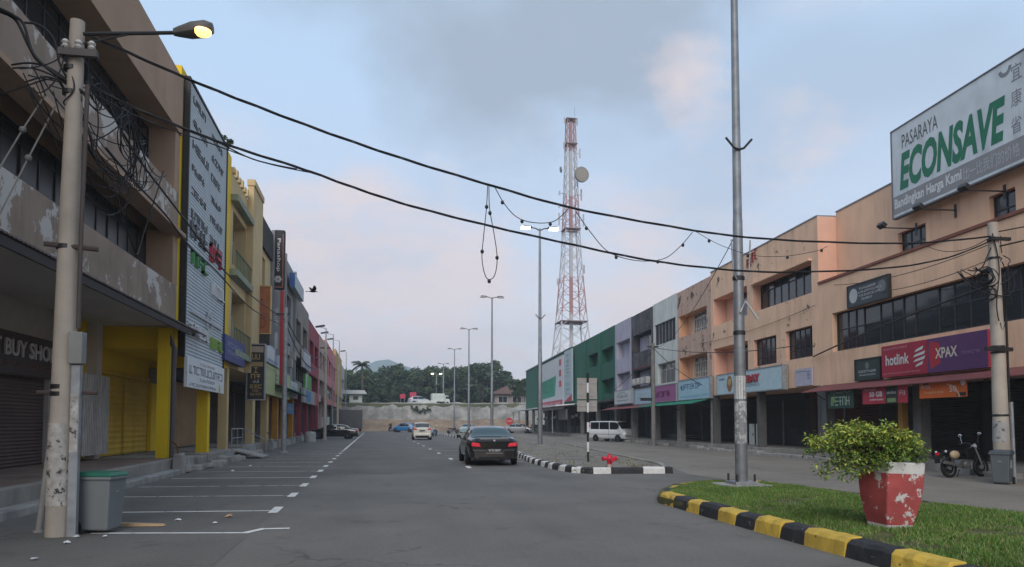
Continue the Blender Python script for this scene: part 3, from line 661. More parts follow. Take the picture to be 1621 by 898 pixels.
MAROON = MAT('maroon_paint', (.27, .04, .055), .8, var=.12, scale=.8, streak=.35, dirt=(.09, .03, .032), bump=.1)
PALE = MAT('pale_peach_paint', (.42, .30, .25), .85, var=.12, scale=.8, streak=.55, dirt=(.14, .11, .1), bump=.15)
PINK = MAT('pink_paint', (.52, .16, .17), .85, var=.12, scale=.8, streak=.45, dirt=(.2, .1, .1), bump=.12)
MUST = MAT('ochre_paint', (.44, .29, .10), .85, var=.1, scale=.8, streak=.3, dirt=(.2, .14, .07), bump=.1)
OFFW = MAT('off_white_paint', (.42, .41, .39), .85, var=.1, scale=.8, streak=.5, dirt=(.15, .145, .14), bump=.1)
GLASSD = flat('grimy_glass', (.03, .031, .034), .32, var=.3, scale=1., spec=.25)
SOFFIT = MAT('soffit_board', (.52, .48, .44), .9, var=.12, scale=.6, streak=.0, bump=.05)
GRPL = 'three storey shophouses beside the parking bays'
def lbuild(name, label, y0, y1):
    l, a = place('L', y0); return thing(name, label, 'building', l, a, GRPL), y1 - y0 - .012
# --- brown
Y0 = 3.; t, W = lbuild('shophouse', 'brown concrete shophouse with stained spandrels and dark ribbon windows by the utility pole', Y0, 25.3)
wall_mesh(MB(), W, 4.75, 5.92, [], .3).build('spandrel', BROWN2, t); wall_mesh(MB(), W, 7.62, 8.92, [], .3).build('spandrel', BROWN2, t)
MB().hexa([(0, -.06, 10.85), (W, -.06, 10.85), (W, 1.6, 10.85), (0, 1.6, 10.85)], [(0, -.06, 12.72), (W, -.06, 12.72), (W, 1.6, 12.72), (0, 1.6, 12.72)]).build('fascia', BROWN, t)
MB().box(W - .55, W, -.0, 1.2, 5.93, 7.61).build('end_pier', BROWN, t); MB().box(W - .55, W, -.0, 1.2, 8.93, 10.84).build('end_pier', BROWN, t)
MB().box(0, W, -.25, .3, 7.5, 7.61).build('drip_ledge', BROWN, t)
MB().box(0, W, .95, 12, 4.76, 12.0).build('shell', BROWN, t)
for z0, z1 in ((5.93, 7.49), (8.93, 10.84)):
    window(t, .02, W - .57, z0, z1, .78, 26, [0, .8, 1], DKFR, GLASSD if z0 < 7 else GLASS, .055)
    MB().box(0, W - .56, .3, .95, z0 - .06, z0).build('window_sill', BROWN2, t)
gm = MB()
for k in range(0): x = W - 15 + k * .24; gm.tube([(x, .62, 5.95), (x, .62, 6.9)], .012, 4)
gm.tube([(W - 15, .62, 6.35), (W - .7, .62, 6.35)], .014, 4); gm.build('window_rail', DARKM, t)
# folding canopy along the first floor edge and the soffit below
MB().box(0, W + .0, -.02, 2.4, 4.60, 4.74).build('soffit', SOFFIT, t)
aw = awning(t, 0, W + 2.1, 4.78, .5, .2, MAT('rusty_corrugated_canopy', (.13, .10, .095), .75, var=.3, streak=.5, bump=.1), pitch=.16, name='canopy', br_=False)
MB().box(0, W, -.47, -.42, 4.36, 4.53).build('canopy_fascia', flat('dark_fascia', (.035, .028, .027), .7), t)
MB().box(0, W - 3, 2.35, 2.6, 2.72, 4.59).build('shopfront_wall', flat('lobby_wall', (.42, .39, .35), .85, bump=.1), t)
MB().box(0, W - 3.2, 2.62, 11.9, 0, 4.58).build('shop_shell', BROWN, t)
us = [3.4, 6.6, 9.8, 13.0, 16.1, 18.9]
for a, b in zip(us, us[1:]):
    shutter(t, a + .06, b - .06, .47, 2.68, 2.42, SHUTB); MB().box(b - .05, b + .05, 2.3, 2.42, .46, 2.70).build('shutter_post', flat('pale_post', (.34, .32, .3), .7), t)
MB().box(19.05, 19.55, 1.9, 2.6, .46, 4.59).build('pier', SOFFIT, t); MB().box(W - .9, W - .45, 2.0, 2.6, .46, 4.59).build('pier', SOFFIT, t)
MB().box(19.6, W - .9, 2.5, 2.6, .46, 3.9).build('dark_doorway', INTER, t)
cp = MB()
for k in range(16): x = 19.62 + k * .13; cp.box(x, x + .065, 1.70, 1.74, .62, 2.95); cp.box(x + .065, x + .13, 1.73, 1.76, .62, 2.95)
cp.build('corrugated_panel', MAT('white_corrugated_sheet', (.44, .41, .38), .6, streak=.4), t)
# --- yellow
t, W = lbuild('shophouse', 'bright yellow shophouse hung with a tall corrugated grey sign wall', 25.3, 33.9); 
wall_mesh(MB(), W, 3.9, 13.2, [], .3).build('wall', YELL, t); shell(t, W, 3.9, 13.2, 12, .31, 2.3, YELL, YELL)
MB().box(-2.3, -.02, 2.3, 2.5, .46, 4.6).build('side_panel', YELL, t)
MB().box(-.62, -.27, .02, .36, .4, 4.5).build('column', YELL, t); MB().box(W - 3.85, W - 3.45, -.02, .38, .4, 4.0).build('column', YELL, t)
for a, b in ((-.2, 2.4), (2.5, 5.2)): shutter(t, a, b, .48, 3.1, 2.27, YELL2, 14, 'panelled_shutter')
MB().box(5.35, 6.1, 2.15, 2.28, .48, 3.0).build('door', YELL, t)
MB().box(-.3, 5.3, 2.2, 2.29, 3.12, 3.24).build('lintel', YELL2, t)
for u, z in ((5.4, 3.1), (-.4 + 7., 3.2)): MB().box(u, u + .7, 1.9, 2.25, z, z + .55).build('air_conditioner', flat('aged_white', (.3, .29, .27)), t, bevel=.02)
MB().tube([(-.55, -.1, .3), (-.55, -.1, 3.9), (-.5, .15, 4.4)], .08, 8).build('downpipe', flat('pipe_brown_grey', (.10, .085, .085), .6), t)
# --- generic narrow shophouses further on, seen at a grazing angle
def lshop(label, y0, y1, H, wm, colm, floors, shut, frame=WHFR, rec=.5, aw=None, par=None, Hg=4.0, n=1, pil=None):
    t, W = lbuild('shophouse', label, y0, y1); ops = []; wins = []
    for z0, z1, a, b, k in floors: ops.append((W * a, W * b, z0, z1)); wins.append((W * a + .02, W * b - .02, z0 + .02, z1 - .02, k))
    wall_mesh(MB(), W, Hg, H, ops, rec).build('wall', wm, t); shell(t, W, Hg, H, 12, rec + .02, 2.4, wm, SHUTB)
    for a, b, c, d, k in wins: window(t, a, b, c, d, rec - .15, k, [0, .7, 1], frame, GLASS, .06)
    shop_units(t, W, Hg, 2.4, n, shut, colm, .4, z0=.46, head=.6)
    if aw: awning(t, .05, W - .05, Hg + .02, 1.1, .35, aw)
    if par: MB().box(0, W, -.12, rec, H + .002, H + .3).build('parapet_cap', par, t)
    if pil:
        for u in (0, W - pil): MB().box(u, u + pil, -.22, -.002, Hg, H + .6).build('pilaster', wm, t)
    return t, W
t, W = lshop('cream shophouse with green balcony railings and tall end pillar', 33.9, 41.2, 12.6, CREAM, CREAM, [(8.6, 11.0, .08, .55, 3), (4.9, 7.4, .08, .55, 3)], [SHUT], rec=.7, Hg=4.0)
GRN = flat('faded_green_paint', (.10, .17, .12), .8, streak=.3)
for z in (11.3, 8.0, 4.5): MB().box(.0, W * .6, -.32, -.002, z, z + .28).build('cornice', MAT('pale_green_moulding', (.26, .29, .22), .85, streak=.5), t)
for z in (8.2, 4.8):
    gm = MB()
    for k in range(12): gm.tube([(.1 + k * .36, -.25, z), (.1 + k * .36, -.25, z + .9)], .02, 4)
    gm.tube([(.05, -.25, z + .9), (4.2, -.25, z + .9)], .03, 5); gm.build('railing', GRN, t)
MB().box(W * .58, W, -.3, .0, 4., 13.3).build('pillar', CREAM, t); MB().box(W * .58 - .05, W + .0, -.36, .02, 13.3, 13.6).build('pillar_cap', CREAM, t)
for k in range(6): MB().box(.2 + k * .7, .5 + k * .7, -.1, .25, 12.6, 12.85 + .1 * (k % 2)).build('parapet_block', CREAM, t)
t, W = lshop('ochre shophouse with blackened parapet behind the tall black blade sign', 41.2, 46.5, 12.3, CREAM, CREAM, [(8.4, 10.9, .12, .6, 2), (4.9, 7.2, .12, .6, 2)], [SHUTB], rec=.5)
MB().box(0, W, -.15, .5, 11.3, 12.9).build('parapet', MAT('blackened_parapet', (.045, .04, .037), .9, var=.3, streak=.5), t)
t, W = lshop('grey rendered shophouse with pale green shop board and orange columns', 46.5, 60.5, 13.2, GREYB, MAT('orange_column', (.55, .25, .03), .8, streak=.2), [(8.6, 10.8, .3, .45, 2), (8.6, 10.8, .55, .8, 3), (5.2, 7.4, .55, .8, 3)], [SHUTB, SHUT], aw=GREENA, n=3, rec=.45)
for u in (.3, 6.6, 13.): MB().box(u, u + .35, -.18, -.002, 4., 13.3).build('pilaster', GREYB, t)
for k in range(3): MB().box(6.0 + k * 2.2, 6.9 + k * 2.2, -.45, -.05, 6.2 - .7 * (k % 2), 6.8 - .7 * (k % 2)).build('air_conditioner', MATS['aged_white'], t, bevel=.02)
t, W = lshop('weathered raw concrete shophouse with blue roof box sign above', 60.5, 73, 11.9, RAW, MAROON, [(8.2, 10., .1, .4, 3), (8.2, 10., .55, .9, 3), (5., 7., .1, .9, 6)], [SHUTM], n=2, rec=.8)
t, W = lshop('maroon shophouse with deep red recesses', 73, 86.5, 11.5, MAROON, MAROON, [(7.6, 9.7, .1, .45, 2), (7.6, 9.7, .55, .9, 2), (4.8, 6.4, .1, .9, 5)], [SHUTM], n=2, rec=.8)
t, W = lshop('pale peach shophouse after the maroon one', 86.5, 98, 11.6, PALE, PALE, [(7.8, 9.8, .1, .45, 2), (7.8, 9.8, .55, .9, 2), (4.8, 6.6, .1, .9, 5)], [SHUTB], n=2, rec=.7)
t, W = lshop('pink shophouse before the ochre end block', 98, 122, 12.2, PINK, OFFW, [(8., 10., .04, .2, 2), (8., 10., .28, .46, 2), (8., 10., .54, .7, 2), (8., 10., .78, .95, 2), (4.8, 6.6, .05, .95, 8)], [SHUTB, SHUT], n=4, rec=.6, aw=MAROONA)
t, W = lshop('plain ochre shophouse near the end of the row', 122, 144, 13.4, MUST, OFFW, [(4.8, 6.2, .05, .95, 8)], [SHUTB], n=4, rec=.4)
t, W = lshop('off white shophouse closing the row by the embankment', 144, 158, 12.6, OFFW, OFFW, [(8., 10., .1, .9, 4), (4.8, 6.2, .05, .95, 4)], [SHUTB], n=2, rec=.4)

# ================================================================== SIGNS
def Rp(px, py, off=0.):
    d = ray(px, py); t = (RO.dot(RN) - off) / (d.x * RN.x + d.y * RN.y); p = d * t
    return (p - RO).dot(RD), EYE + p.z
def Lp(px, py, off=0.):
    d = ray(px, py); t = (XL + off) / d.x; return d.y * t, EYE + d.z * t
def rsign(name, label, x0, t0, b0, x1, t1, b1, off, bm, **k):
    th = k.get('th', .12); o = off + th
    s0, a = Rp(x0, t0, o); _, b = Rp(x0, b0, o); s1, c = Rp(x1, t1, o); _, d = Rp(x1, b1, o); z0, z1 = (b + d) / 2, (a + c) / 2; w, h = s0 - s1, z1 - z0
    return sign(name, label, 'R', s0, z0, w, h, off, bm, **k), w, h, -th - .004
def lsign(name, label, x0, t0, b0, x1, t1, b1, off, bm, **k):
    th = k.get('th', .12); o = off + th
    s0, a = Lp(x0, t0, o); _, b = Lp(x0, b0, o); s1, c = Lp(x1, t1, o); _, d = Lp(x1, b1, o); z0, z1 = (b + d) / 2, (a + c) / 2; w, h = s1 - s0, z1 - z0
    return sign(name, label, 'L', s0, z0, w, h, off, bm, **k), w, h, -th - .004
P = lambda n, c, **k: flat('print_' + n, c, .55, **k)
PG, PR, PW, PK, PB = P('green', (.01, .15, .075)), P('red', (.38, .025, .04)), P('white', (.6, .6, .6)), P('black', (.015, .015, .017)), P('blue', (.03, .09, .26))
PGREY, PGOLD, PSILV = P('grey', (.10, .10, .11)), P('gold', (.42, .30, .12)), P('faded_white', (.42, .43, .44))
# --- roof billboard
bo = -.55; th = .14
s0, zb = Rp(1415, 346, bo + th); s_, zt = Rp(1415, 208, bo + th)
BW = 9.6; BH = zt - zb
BM = MAT('weathered_billboard_sheet', (.58, .62, .65), .7, var=.10, scale=1.2, streak=.55, dirt=(.20, .215, .235), bump=.05)
bt = sign('roof_billboard', 'weathered grey-white roof billboard with big green slanted lettering', 'R', s0, zb, BW, BH, bo, BM, th=th, cat='billboard')
def bp(px, py): s, z = Rp(px, py, bo + th); return s0 - s, z - zb
yb = -th - .006
x0, z0 = bp(1425, 305); x1, z1 = bp(1593, 208); zl = bp(1425, 303)[1]; zh = bp(1432, 240)[1]
txt(bt, 'ECONSAVE', x0, zl, x1 - x0, zh - zl, PG, yb, shear=.2, bold=.042)
xa, za = bp(1428, 236); xb, zb2 = bp(1485, 216); zc = bp(1428, 214)[1]
txt(bt, 'PASARAYA', xa, za, xb - xa, zc - za, P('dark_grey', (.07, .075, .08)), yb)
hs = bp(1416, 325)[1]; hb = bp(1416, 338)[1]
MB().box(.02, BW - .02, yb, -th, .10, .76).build('grey_band', MAT('faded_grey_print', (.25, .245, .255), .7, var=.08), bt)
txt(bt, 'Bandingkan Harga Kami', .08, .20, bp(1524, 300)[0] - .1, .46, PW, yb - .004, bold=.03)
txt(bt, '比一比我们的价格', bp(1526, 300)[0], .22, 2.3, .42, PSILV, yb - .004)
PC = P('faded_grey', (.20, .205, .225))
for ch, pxy in zip('宜康省', ((1601, 131), (1601, 172), (1601, 215))):
    x, z = bp(*pxy); txt(bt, ch, x, z, .40, .50, PC, yb)
x, z = bp(1581, 130); mb = MB()
for k in range(9): a = math.pi * (1.05 + .85 * k / 8); b = math.pi * (1.05 + .85 * (k + 1) / 8); mb.quad(*[(x + .25 + r * math.cos(g), yb, z + .3 + r * math.sin(g)) for g, r in ((a, .14), (a, .26), (b, .26), (b, .14))])
mb.build('emblem', PC, bt)
mb = MB()
for q in ((0, BW, -.05, 0.), (0, BW, BH, BH + .04), (-.05, 0., -.05, BH + .04)): mb.box(q[0], q[1], -th - .03, .02, q[2], q[3])
mb.build('edge_frame', flat('dull_edge', (.12, .12, .13)), bt)
mb = MB()
for u in (.3, 3., 5.7, 8.4): mb.box(u, u + .08, .01, .39, .2, .3); mb.box(u, u + .08, .01, .39, 1.2, 1.3); mb.tube([(u, .1, BH - .2), (u, 1.6, 1.3)], .04, 5)
mb.build('support', DARKM, bt)
GF = 'floodlights on brackets under the billboard'
for i, (fx, fy, ax, ay, lab) in enumerate(((1408, 354, 1451, 362, 'black floodlight on a bracket over the three pane window, farthest along the billboard'), (1466, 329, 1513, 333, 'black floodlight on a bracket below the middle of the billboard'), (1537, 297, 1591, 303, 'black floodlight on a bracket above the two pane window'))):
    s1, z1 = Rp(fx, fy, .9); s2, z2 = Rp(ax, ay, -.85)
    l, a = place('R', s2, z2, -.84); f = thing('floodlight', lab, 'floodlight', l, a, GF)
    ex = (s2 - s1) * 1.0; L1 = 1.25
    MB().tube([(0, 0, 0), (-.1, -L1, .02)], .025, 6).build('arm', DARKM, f); MB().box(-.05, .05, -.02, 0, -.25, .2).build('wall_bracket', DARKM, f)
    M = Matrix.Translation((-.12, -L1, .1)) @ Matrix.Rotation(R_(-35), 4, 'X'); MB().box(-.17, .17, -.10, .10, -.07, .09, mat=M).build('housing', DARKM, f, bevel=.02)
    MB().box(-.14, .14, -.09, .09, .092, .097, mat=M).build('lens', GLASS2, f)
# --- telecom shop sign above the awning: red half and purple half
t, w, h, y = rsign('shop_sign', 'wide red and purple phone shop signboard over the maroon awning', 1395, 549, 598, 1563, 522, 582, .05, P('signal_red', (.33, .022, .045)), th=.2)
sp = (Rp(1395, 560, .25)[0] - Rp(1468, 560, .25)[0])
MB().box(sp, w - .001, y, -.2, .0, h).build('purple_panel', P('purple', (.10, .035, .12)), t)
txt(t, 'hotlink', .25, h * .36, sp * .52, h * .34, PW, y - .004, bold=.02)
mb = MB(); cxl, czl, r = sp * .83, h * .52, h * .30
for k in range(4): 
    z = czl - r + k * r * .5; q = math.sqrt(max(.05, 1 - ((z + r * .22 - czl) / r) ** 2)) * r
    mb.quad((cxl - q, y - .004, z), (cxl + q * .8, y - .004, z + r * .22), (cxl + q, y - .004, z + r * .55), (cxl - q * .6, y - .004, z + r * .26))
mb.build('emblem', PW, t)
txt(t, 'XPAX', sp + .38, h * .40, (w - sp) * .38, h * .30, P('pale_gold', (.62, .55, .45)), y - .006, bold=.02)
for c, r0, r1, a0, a1, m in ((w * .80, h * .95, h * 1.4, 2.2, 3.6, PR), (w * .60, h * .55, h * .95, 2.4, 3.9, P('magenta', (.30, .03, .10)))):
    mb = MB()
    for k in range(14):
        a = a0 + (a1 - a0) * k / 14; b = a0 + (a1 - a0) * (k + 1) / 14; pts = [(c + rr * math.cos(g), h * .6 + rr * math.sin(g)) for g, rr in ((a, r0), (a, r1), (b, r1), (b, r0))]
        if all(sp < x < w and 0 < z < h for x, z in pts): mb.quad(*[(x, y - .003, z) for x, z in pts])
    if mb.f: mb.build('curved_stripe', m, t)
glyphs(t, w - 1.1, h * .42, .8, .10, P('dim_lilac', (.25, .16, .28)), 7, y - .005, .002); glyphs(t, .1, h * .86, sp * .55, .07, P('pale_pink', (.5, .25, .28)), 14, y - .004, .002); glyphs(t, .1, h * .08, sp * .8, .05, P('pale_pink', (.5, .25, .28)), 22, y - .004, .002)
# --- dark plates
t, w, h, y = rsign('name_plate', 'dark slate sign plate above the long ribbon window', 1342, 455, 485, 1405, 437, 472, .02, P('slate', (.055, .062, .07)), th=.1, frame=DARKM)
mb = MB().lathe([(.28, 0), (.28, .004)], 20, (.38, y, h * .5), Matrix.Rotation(R_(90), 3, 'X')); mb.build('round_seal', PSILV, t)
mb = MB().lathe([(.24, 0), (.24, .004)], 20, (w - .35, y, h * .58), Matrix.Rotation(R_(90), 3, 'X')); mb.build('round_seal', P('dim_grey', (.16, .16, .17)), t)
for k, (a, b) in enumerate(((.75, 1.1), (.7, 1.5), (.72, 1.4), (.9, .7))): glyphs(t, a, h * (.72 - .18 * k), b, .08, PSILV, 12, y, .003)
t, w, h, y = rsign('name_plate', 'small dark green plate beside the red and purple signboard', 1354, 572, 602, 1392, 566, 598, .02, P('deep_green', (.03, .05, .045)), th=.1, frame=DARKM)
glyphs(t, .2, h * .34, w - .4, .09, PSILV, 10, y, .003); glyphs(t, .25, h * .18, w - .5, .06, PSILV, 12, y, .003); MB().lathe([(.11, 0), (.13, .004)], 12, (w / 2, y, h * .68), Matrix.Rotation(R_(90), 3, 'X')).build('crest', P('dim_grey', (.16, .16, .17)), t)
# --- banners hung below the awning
GB = 'banners hung under the maroon awning'
t, w, h, y = rsign('banner', 'dark green hanging banner with pale lettering above the shrub', 1310, 617, 647, 1351, 615, 646, .8, P('bottle_green', (.02, .05, .04)), th=.02, group=GB)
glyphs(t, .25, h * .15, w - .5, h * .45, P('pale_green', (.38, .48, .38)), 5, y, .003); glyphs(t, .2, h * .78, w - .4, .08, PSILV, 9, y, .003); MB().quad((.35, y - .005, h * .3), (.6, y - .005, h * .3), (.48, y - .005, h * .75)).build('leaf_mark', P('leaf_green', (.15, .32, .05)), t)
t, w, h, y = rsign('banner', 'red hanging banner advertising 50 GB next to a black panel', 1365, 614, 641, 1436, 610, 637, .8, P('banner_red', (.40, .03, .055)), th=.02, group=GB)
MB().box(w * .54, w * .80, y, -.02, 0, h).build('black_panel', P('soft_black', (.03, .04, .035)), t)
txt(t, '50 GB', w * .17, h * .42, w * .30, h * .32, PW, y - .003, bold=.03); glyphs(t, w * .17, h * .2, w * .32, h * .1, PW, 12, y, .003); glyphs(t, w * .05, h * .8, w * .3, h * .1, PW, 9, y, .003)
glyphs(t, w * .57, h * .55, w * .2, h * .12, PW, 7, y - .004, .003); glyphs(t, w * .83, h * .45, w * .13, h * .25, PW, 3, y, .003); MB().box(w * .58, w * .76, y - .004, -.02, .04, h * .3).build('photo_patch', P('leafy_print', (.2, .28, .12)), t)
t, w, h, y = rsign('banner', 'orange hanging banner under the maroon awning beside the pole', 1455, 604, 632, 1530, 600, 627, .8, P('orange', (.58, .12, .02)), th=.02, group=GB)
glyphs(t, w * .04, h * .58, w * .22, h * .2, PW, 5, y, .003); glyphs(t, w * .12, h * .26, w * .4, h * .12, P('pale_orange', (.62, .4, .25)), 12, y, .003); txt(t, '50', w * .66, h * .3, w * .14, h * .34, PW, y - .003); MB().box(w * .8, w * .98, y, -.02, .03, h * .25).build('dark_strip', PK, t); MB().lathe([(.1, 0), (.1, .003)], 14, (w * .93, y, h * .8), Matrix.Rotation(R_(90), 3, 'X')).build('badge', PW, t)
mb = MB()
for k in range(10): a = .2 + 1.2 * k / 10; b = .2 + 1.2 * (k + 1) / 10; mb.quad(*[(w * .55 + r * math.cos(g) * 1.3, y - .001, -.1 + r * math.sin(g)) for g, r in ((a, h * .9), (a, h), (b, h), (b, h * .9))])
mb.build('arc_stripe', P('pale_orange', (.62, .4, .25)), t)
# --- shop fascia signs further along
t, w, h, y = rsign('shop_sign', 'long light blue shop sign with red block lettering beside the tall steel mast', 1135, 594, 625, 1238, 580, 615, .05, P('ice_blue', (.42, .55, .60)), th=.25, frame=GALV)
txt(t, 'BOMBAY', w * .32, h * .42, w * .38, h * .38, P('brick_red', (.30, .03, .04)), y, .03, bold=.04, name='lettering')
MB().lathe([(.36, 0), (.36, .01)], 22, (w * .225, y, h * .5), Matrix.Rotation(R_(90), 3, 'X') @ Matrix.Diagonal((1, 1.2, 1))).build('oval_emblem', P('brown_oval', (.25, .13, .06)), t); MB().lathe([(.20, 0), (.18, .02)], 16, (w * .225, y - .01, h * .55), Matrix.Rotation(R_(90), 3, 'X')).build('face_patch', PGOLD, t)
glyphs(t, w * .40, h * .24, w * .3, h * .1, P('dim_blue', (.15, .22, .28)), 14, y, .003); glyphs(t, w * .03, h * .72, w * .12, h * .1, PB, 8, y, .003)
t, w, h, y = rsign('name_plate', 'small pale lilac wall plate between two signs on the peach wall', 1258, 585, 612, 1285, 582, 610, .02, P('pale_lilac', (.42, .40, .48)), th=.06)
glyphs(t, .1, h * .8, w * .6, .06, P('dim_blue', (.15, .22, .28)), 9, y, .003); glyphs(t, w * .72, h * .35, w * .18, h * .5, P('purple_grey', (.2, .17, .26)), 3, y, .003, vertical=True)
t, w, h, y = rsign('shop_sign', 'light blue shop sign with handwritten style blue lettering over the green awning', 1074, 605, 635, 1123, 596, 628, .05, P('light_blue', (.36, .52, .62)), th=.2, frame=GALV)
glyphs(t, w * .12, h * .52, w * .6, h * .28, P('deep_blue', (.04, .11, .25)), 7, y, .003); glyphs(t, w * .05, h * .1, w * .9, h * .1, P('cyan', (.05, .34, .42)), 12, y, .003); MB().quad((w * .06, y - .003, h * .7), (w * .12, y - .003, h * .45), (w * .14, y - .003, h * .75)).build('bird_mark', PB, t)
t, w, h, y = rsign('shop_sign', 'pink magenta shop sign with dark lettering', 1036, 613, 638, 1070, 607, 633, .05, P('pink_magenta', (.34, .10, .25)), th=.3, frame=GALV)
glyphs(t, w * .06, h * .3, w * .7, h * .35, P('plum', (.12, .02, .09)), 6, y, .02)
t, w, h, y = rsign('shop_sign', 'pale sky blue blank looking shop sign left of the pink one', 1001, 618, 640, 1031, 614, 639, .05, P('sky_blue', (.36, .48, .54)), th=.2, frame=GALV)
glyphs(t, w * .3, h * .55, w * .3, h * .16, PSILV, 4, y, .003); glyphs(t, w * .35, h * .35, w * .2, h * .08, P('dim_blue', (.15, .22, .28)), 6, y, .003)
t, w, h, y = rsign('shop_sign', 'white shop sign with black lettering beside the green building', 973, 620, 640, 999, 616, 638, .3, P('milk_white', (.5, .52, .52)), th=.2, frame=GALV)
glyphs(t, w * .15, h * .45, w * .65, h * .25, PK, 6, y, .003); glyphs(t, w * .12, h * .18, w * .75, h * .1, PGREY, 14, y, .003); glyphs(t, w * .25, h * .76, w * .4, h * .1, PGREY, 8, y, .003)
# --- green building banners
t, w, h, y = rsign('wall_banner', 'tall narrow pale vertical banner with dark characters on the green building', 893, 557, 637, 905, 552, 634, .16, P('pale_aqua', (.34, .42, .44)), th=.15)
glyphs(t, w * .3, h * .45, w * .35, h * .5, PGREY, 5, y, .003, vertical=True); glyphs(t, w * .15, h * .1, w * .6, h * .3, P('dim_blue', (.15, .22, .28)), 3, y, .003, vertical=True); MB().quad((0, y - .002, 0), (w, y - .002, 0), (w, y - .002, h * .14), (w * .4, y - .002, h * .05)).build('red_swoosh', PR, t)
t, w, h, y = rsign('wall_banner', 'huge white wall banner with green block and red footer on the green building', 852, 584, 657, 891, 559, 641, .16, P('banner_white', (.48, .49, .50)), th=.15)
MB().quad((w * .02, y, h * .24), (w * .72, y, h * .27), (w * .76, y, h * .66), (w * .05, y, h * .62)).build('green_block', P('teal_green', (.03, .24, .16)), t)
glyphs(t, w * .1, h * .36, w * .55, h * .26, PG, 6, y - .003, .003); MB().box(w * .02, w * .98, y, -.15, h * .04, h * .18).build('red_footer', P('rose_red', (.38, .05, .08)), t); glyphs(t, w * .06, h * .07, w * .85, h * .08, PW, 12, y - .004, .003)
for k in range(3): MB().box(w * .87, w * .94, y, -.15, h * (.42 + .2 * k), h * (.54 + .2 * k)).build('red_bar', PR, t)
t, w, h, y = rsign('signboard', 'small square grey back of a hanging shop sign under the canopy', 884, 649, 665, 896, 648, 664, 1.2, PGREY, th=.15)

# ------------------------------------------------ row beside the bays
# tall corrugated sign wall
Y0, _ = Lp(303, 130, .22); Y1, _ = Lp(361, 228, .22); zt = 12.9; z0 = 3.72; w = Y1 - Y0; h = zt - z0
t = thing('sign_wall', 'tall grey corrugated sign wall with raised letters on the yellow shophouse', 'sign', onL(Y0, z0, .12), R_(90))
mb = MB(); n = 78
for k in range(n):
    a = h * k / n; b = a + h / n * .7; c = h * (k + 1) / n
    mb.quad((0, -.02, a), (w, -.02, a), (w, -.06, a + .015), (0, -.06, a + .015)); mb.quad((0, -.06, a + .015), (w, -.06, a + .015), (w, -.06, b), (0, -.06, b)); mb.quad((0, -.06, b), (w, -.06, b), (w, -.02, b + .015), (0, -.02, b + .015)); mb.quad((0, -.02, b + .015), (w, -.02, b + .015), (w, -.02, c), (0, -.02, c))
mb.build('corrugated_sheet', MAT('pale_grey_cladding', (.55, .60, .63), .6, var=.06, streak=.15, dirt=(.2, .22, .23), bump=0), t)
mb = MB()
for q in ((-.1, 0, -.02, h + .08), (w, w + .08, -.02, h + .08)): mb.box(q[0], q[1], -.10, .1, q[2], q[3])
mb.box(0, w, -.10, .1, h, h + .08); mb.box(0, w, -.01, .1, 0, h); mb.build('black_edge', PK, t)
LT = P('letter_shade', (.10, .107, .115))  # shade of the pale letters' sides, painted over the whole letter
for k in range(6):
    zf = .94 - .085 * k; hh = .030 + .004 * (k % 3)
    glyphs(t, w * .07, h * zf, w * (.30 + .05 * (k % 3)), h * hh * .8, LT, 4 + k % 2, -.06, .03, name='raised_lettering'); glyphs(t, w * .54, h * (zf - .018), w * (.26 + .05 * ((k + 1) % 3)), h * hh * .8, LT, 4 + (k + 1) % 2, -.06, .03, name='raised_lettering')
glyphs(t, w * .05, h * .44, w * .4, h * .06, PGREY, 4, -.06, .08, name='raised_lettering'); glyphs(t, w * .52, h * .42, w * .32, h * .07, PR, 2, -.06, .12, name='red_emblem'); glyphs(t, w * .55, h * .45, w * .32, h * .05, PK, 3, -.06, .08, name='raised_lettering')
glyphs(t, w * .08, h * .345, w * .38, h * .05, P('grass_green_print', (.05, .22, .07)), 3, -.06, .12, name='green_lettering'); glyphs(t, w * .6, h * .29, w * .35, h * .05, PW, 4, -.06, .1, name='white_lettering')
mb = MB()
for k in range(20): a = 6.283 * k / 20; b = 6.283 * (k + 1) / 20; mb.quad(*[(w * .55 + r * math.cos(g) * 1.2, -.13, h * .17 + r * math.sin(g)) for g, r in ((a, .28), (a, .42), (b, .42), (b, .28))])
mb.box(w * .1, w * .9, -.14, -.12, h * .165, h * .175); mb.build('scissors_emblem', PSILV, t)
glyphs(t, w * .06, h * .085, w * .5, h * .045, PW, 5, -.06, .08, name='white_lettering'); glyphs(t, w * .6, h * .07, w * .35, h * .045, P('lime', (.22, .36, .06)), 4, -.06, .08, name='lime_lettering')
t, w, h, y = lsign('signboard', 'white board with grey lettered band hanging below the corrugated sign wall', 297, 556, 611, 355, 590, 625, .14, P('board_white', (.68, .69, .70)), th=.1)
glyphs(t, w * .04, h * .46, w * .9, h * .28, P('mid_grey', (.13, .14, .15)), 11, y, .003); glyphs(t, w * .3, h * .26, w * .4, h * .1, P('mid_grey', (.13, .14, .15)), 9, y, .003); glyphs(t, w * .04, h * .06, w * .7, h * .1, P('mid_grey', (.13, .14, .15)), 14, y, .003); glyphs(t, w * .3, h * .82, w * .4, h * .08, P('rosy', (.4, .25, .25)), 9, y, .003)
MB().lathe([(.16, 0), (.16, .004)], 16, (w * .85, y, h * .16), Matrix.Rotation(R_(90), 3, 'X')).build('yellow_dot', P('yellow', (.55, .5, .04)), t)
# shop name inside the arcade
t = sign('shop_sign', 'dark brown arcade shop fascia with pale capital lettering above brown roller shutters', 'L', 6.5, 2.72, 15.45, 1.0, -2.27, P('dark_brown', (.045, .03, .027)), th=.1)
txt(t, 'BEST BUY SHOP', 11.1, .42, 4.15, .40, P('dull_white', (.40, .38, .36)), -.11, .02, bold=.02); glyphs(t, 11.1, .18, 4.1, .11, P('faded_red_brown', (.15, .075, .06)), 26, -.104, .003)
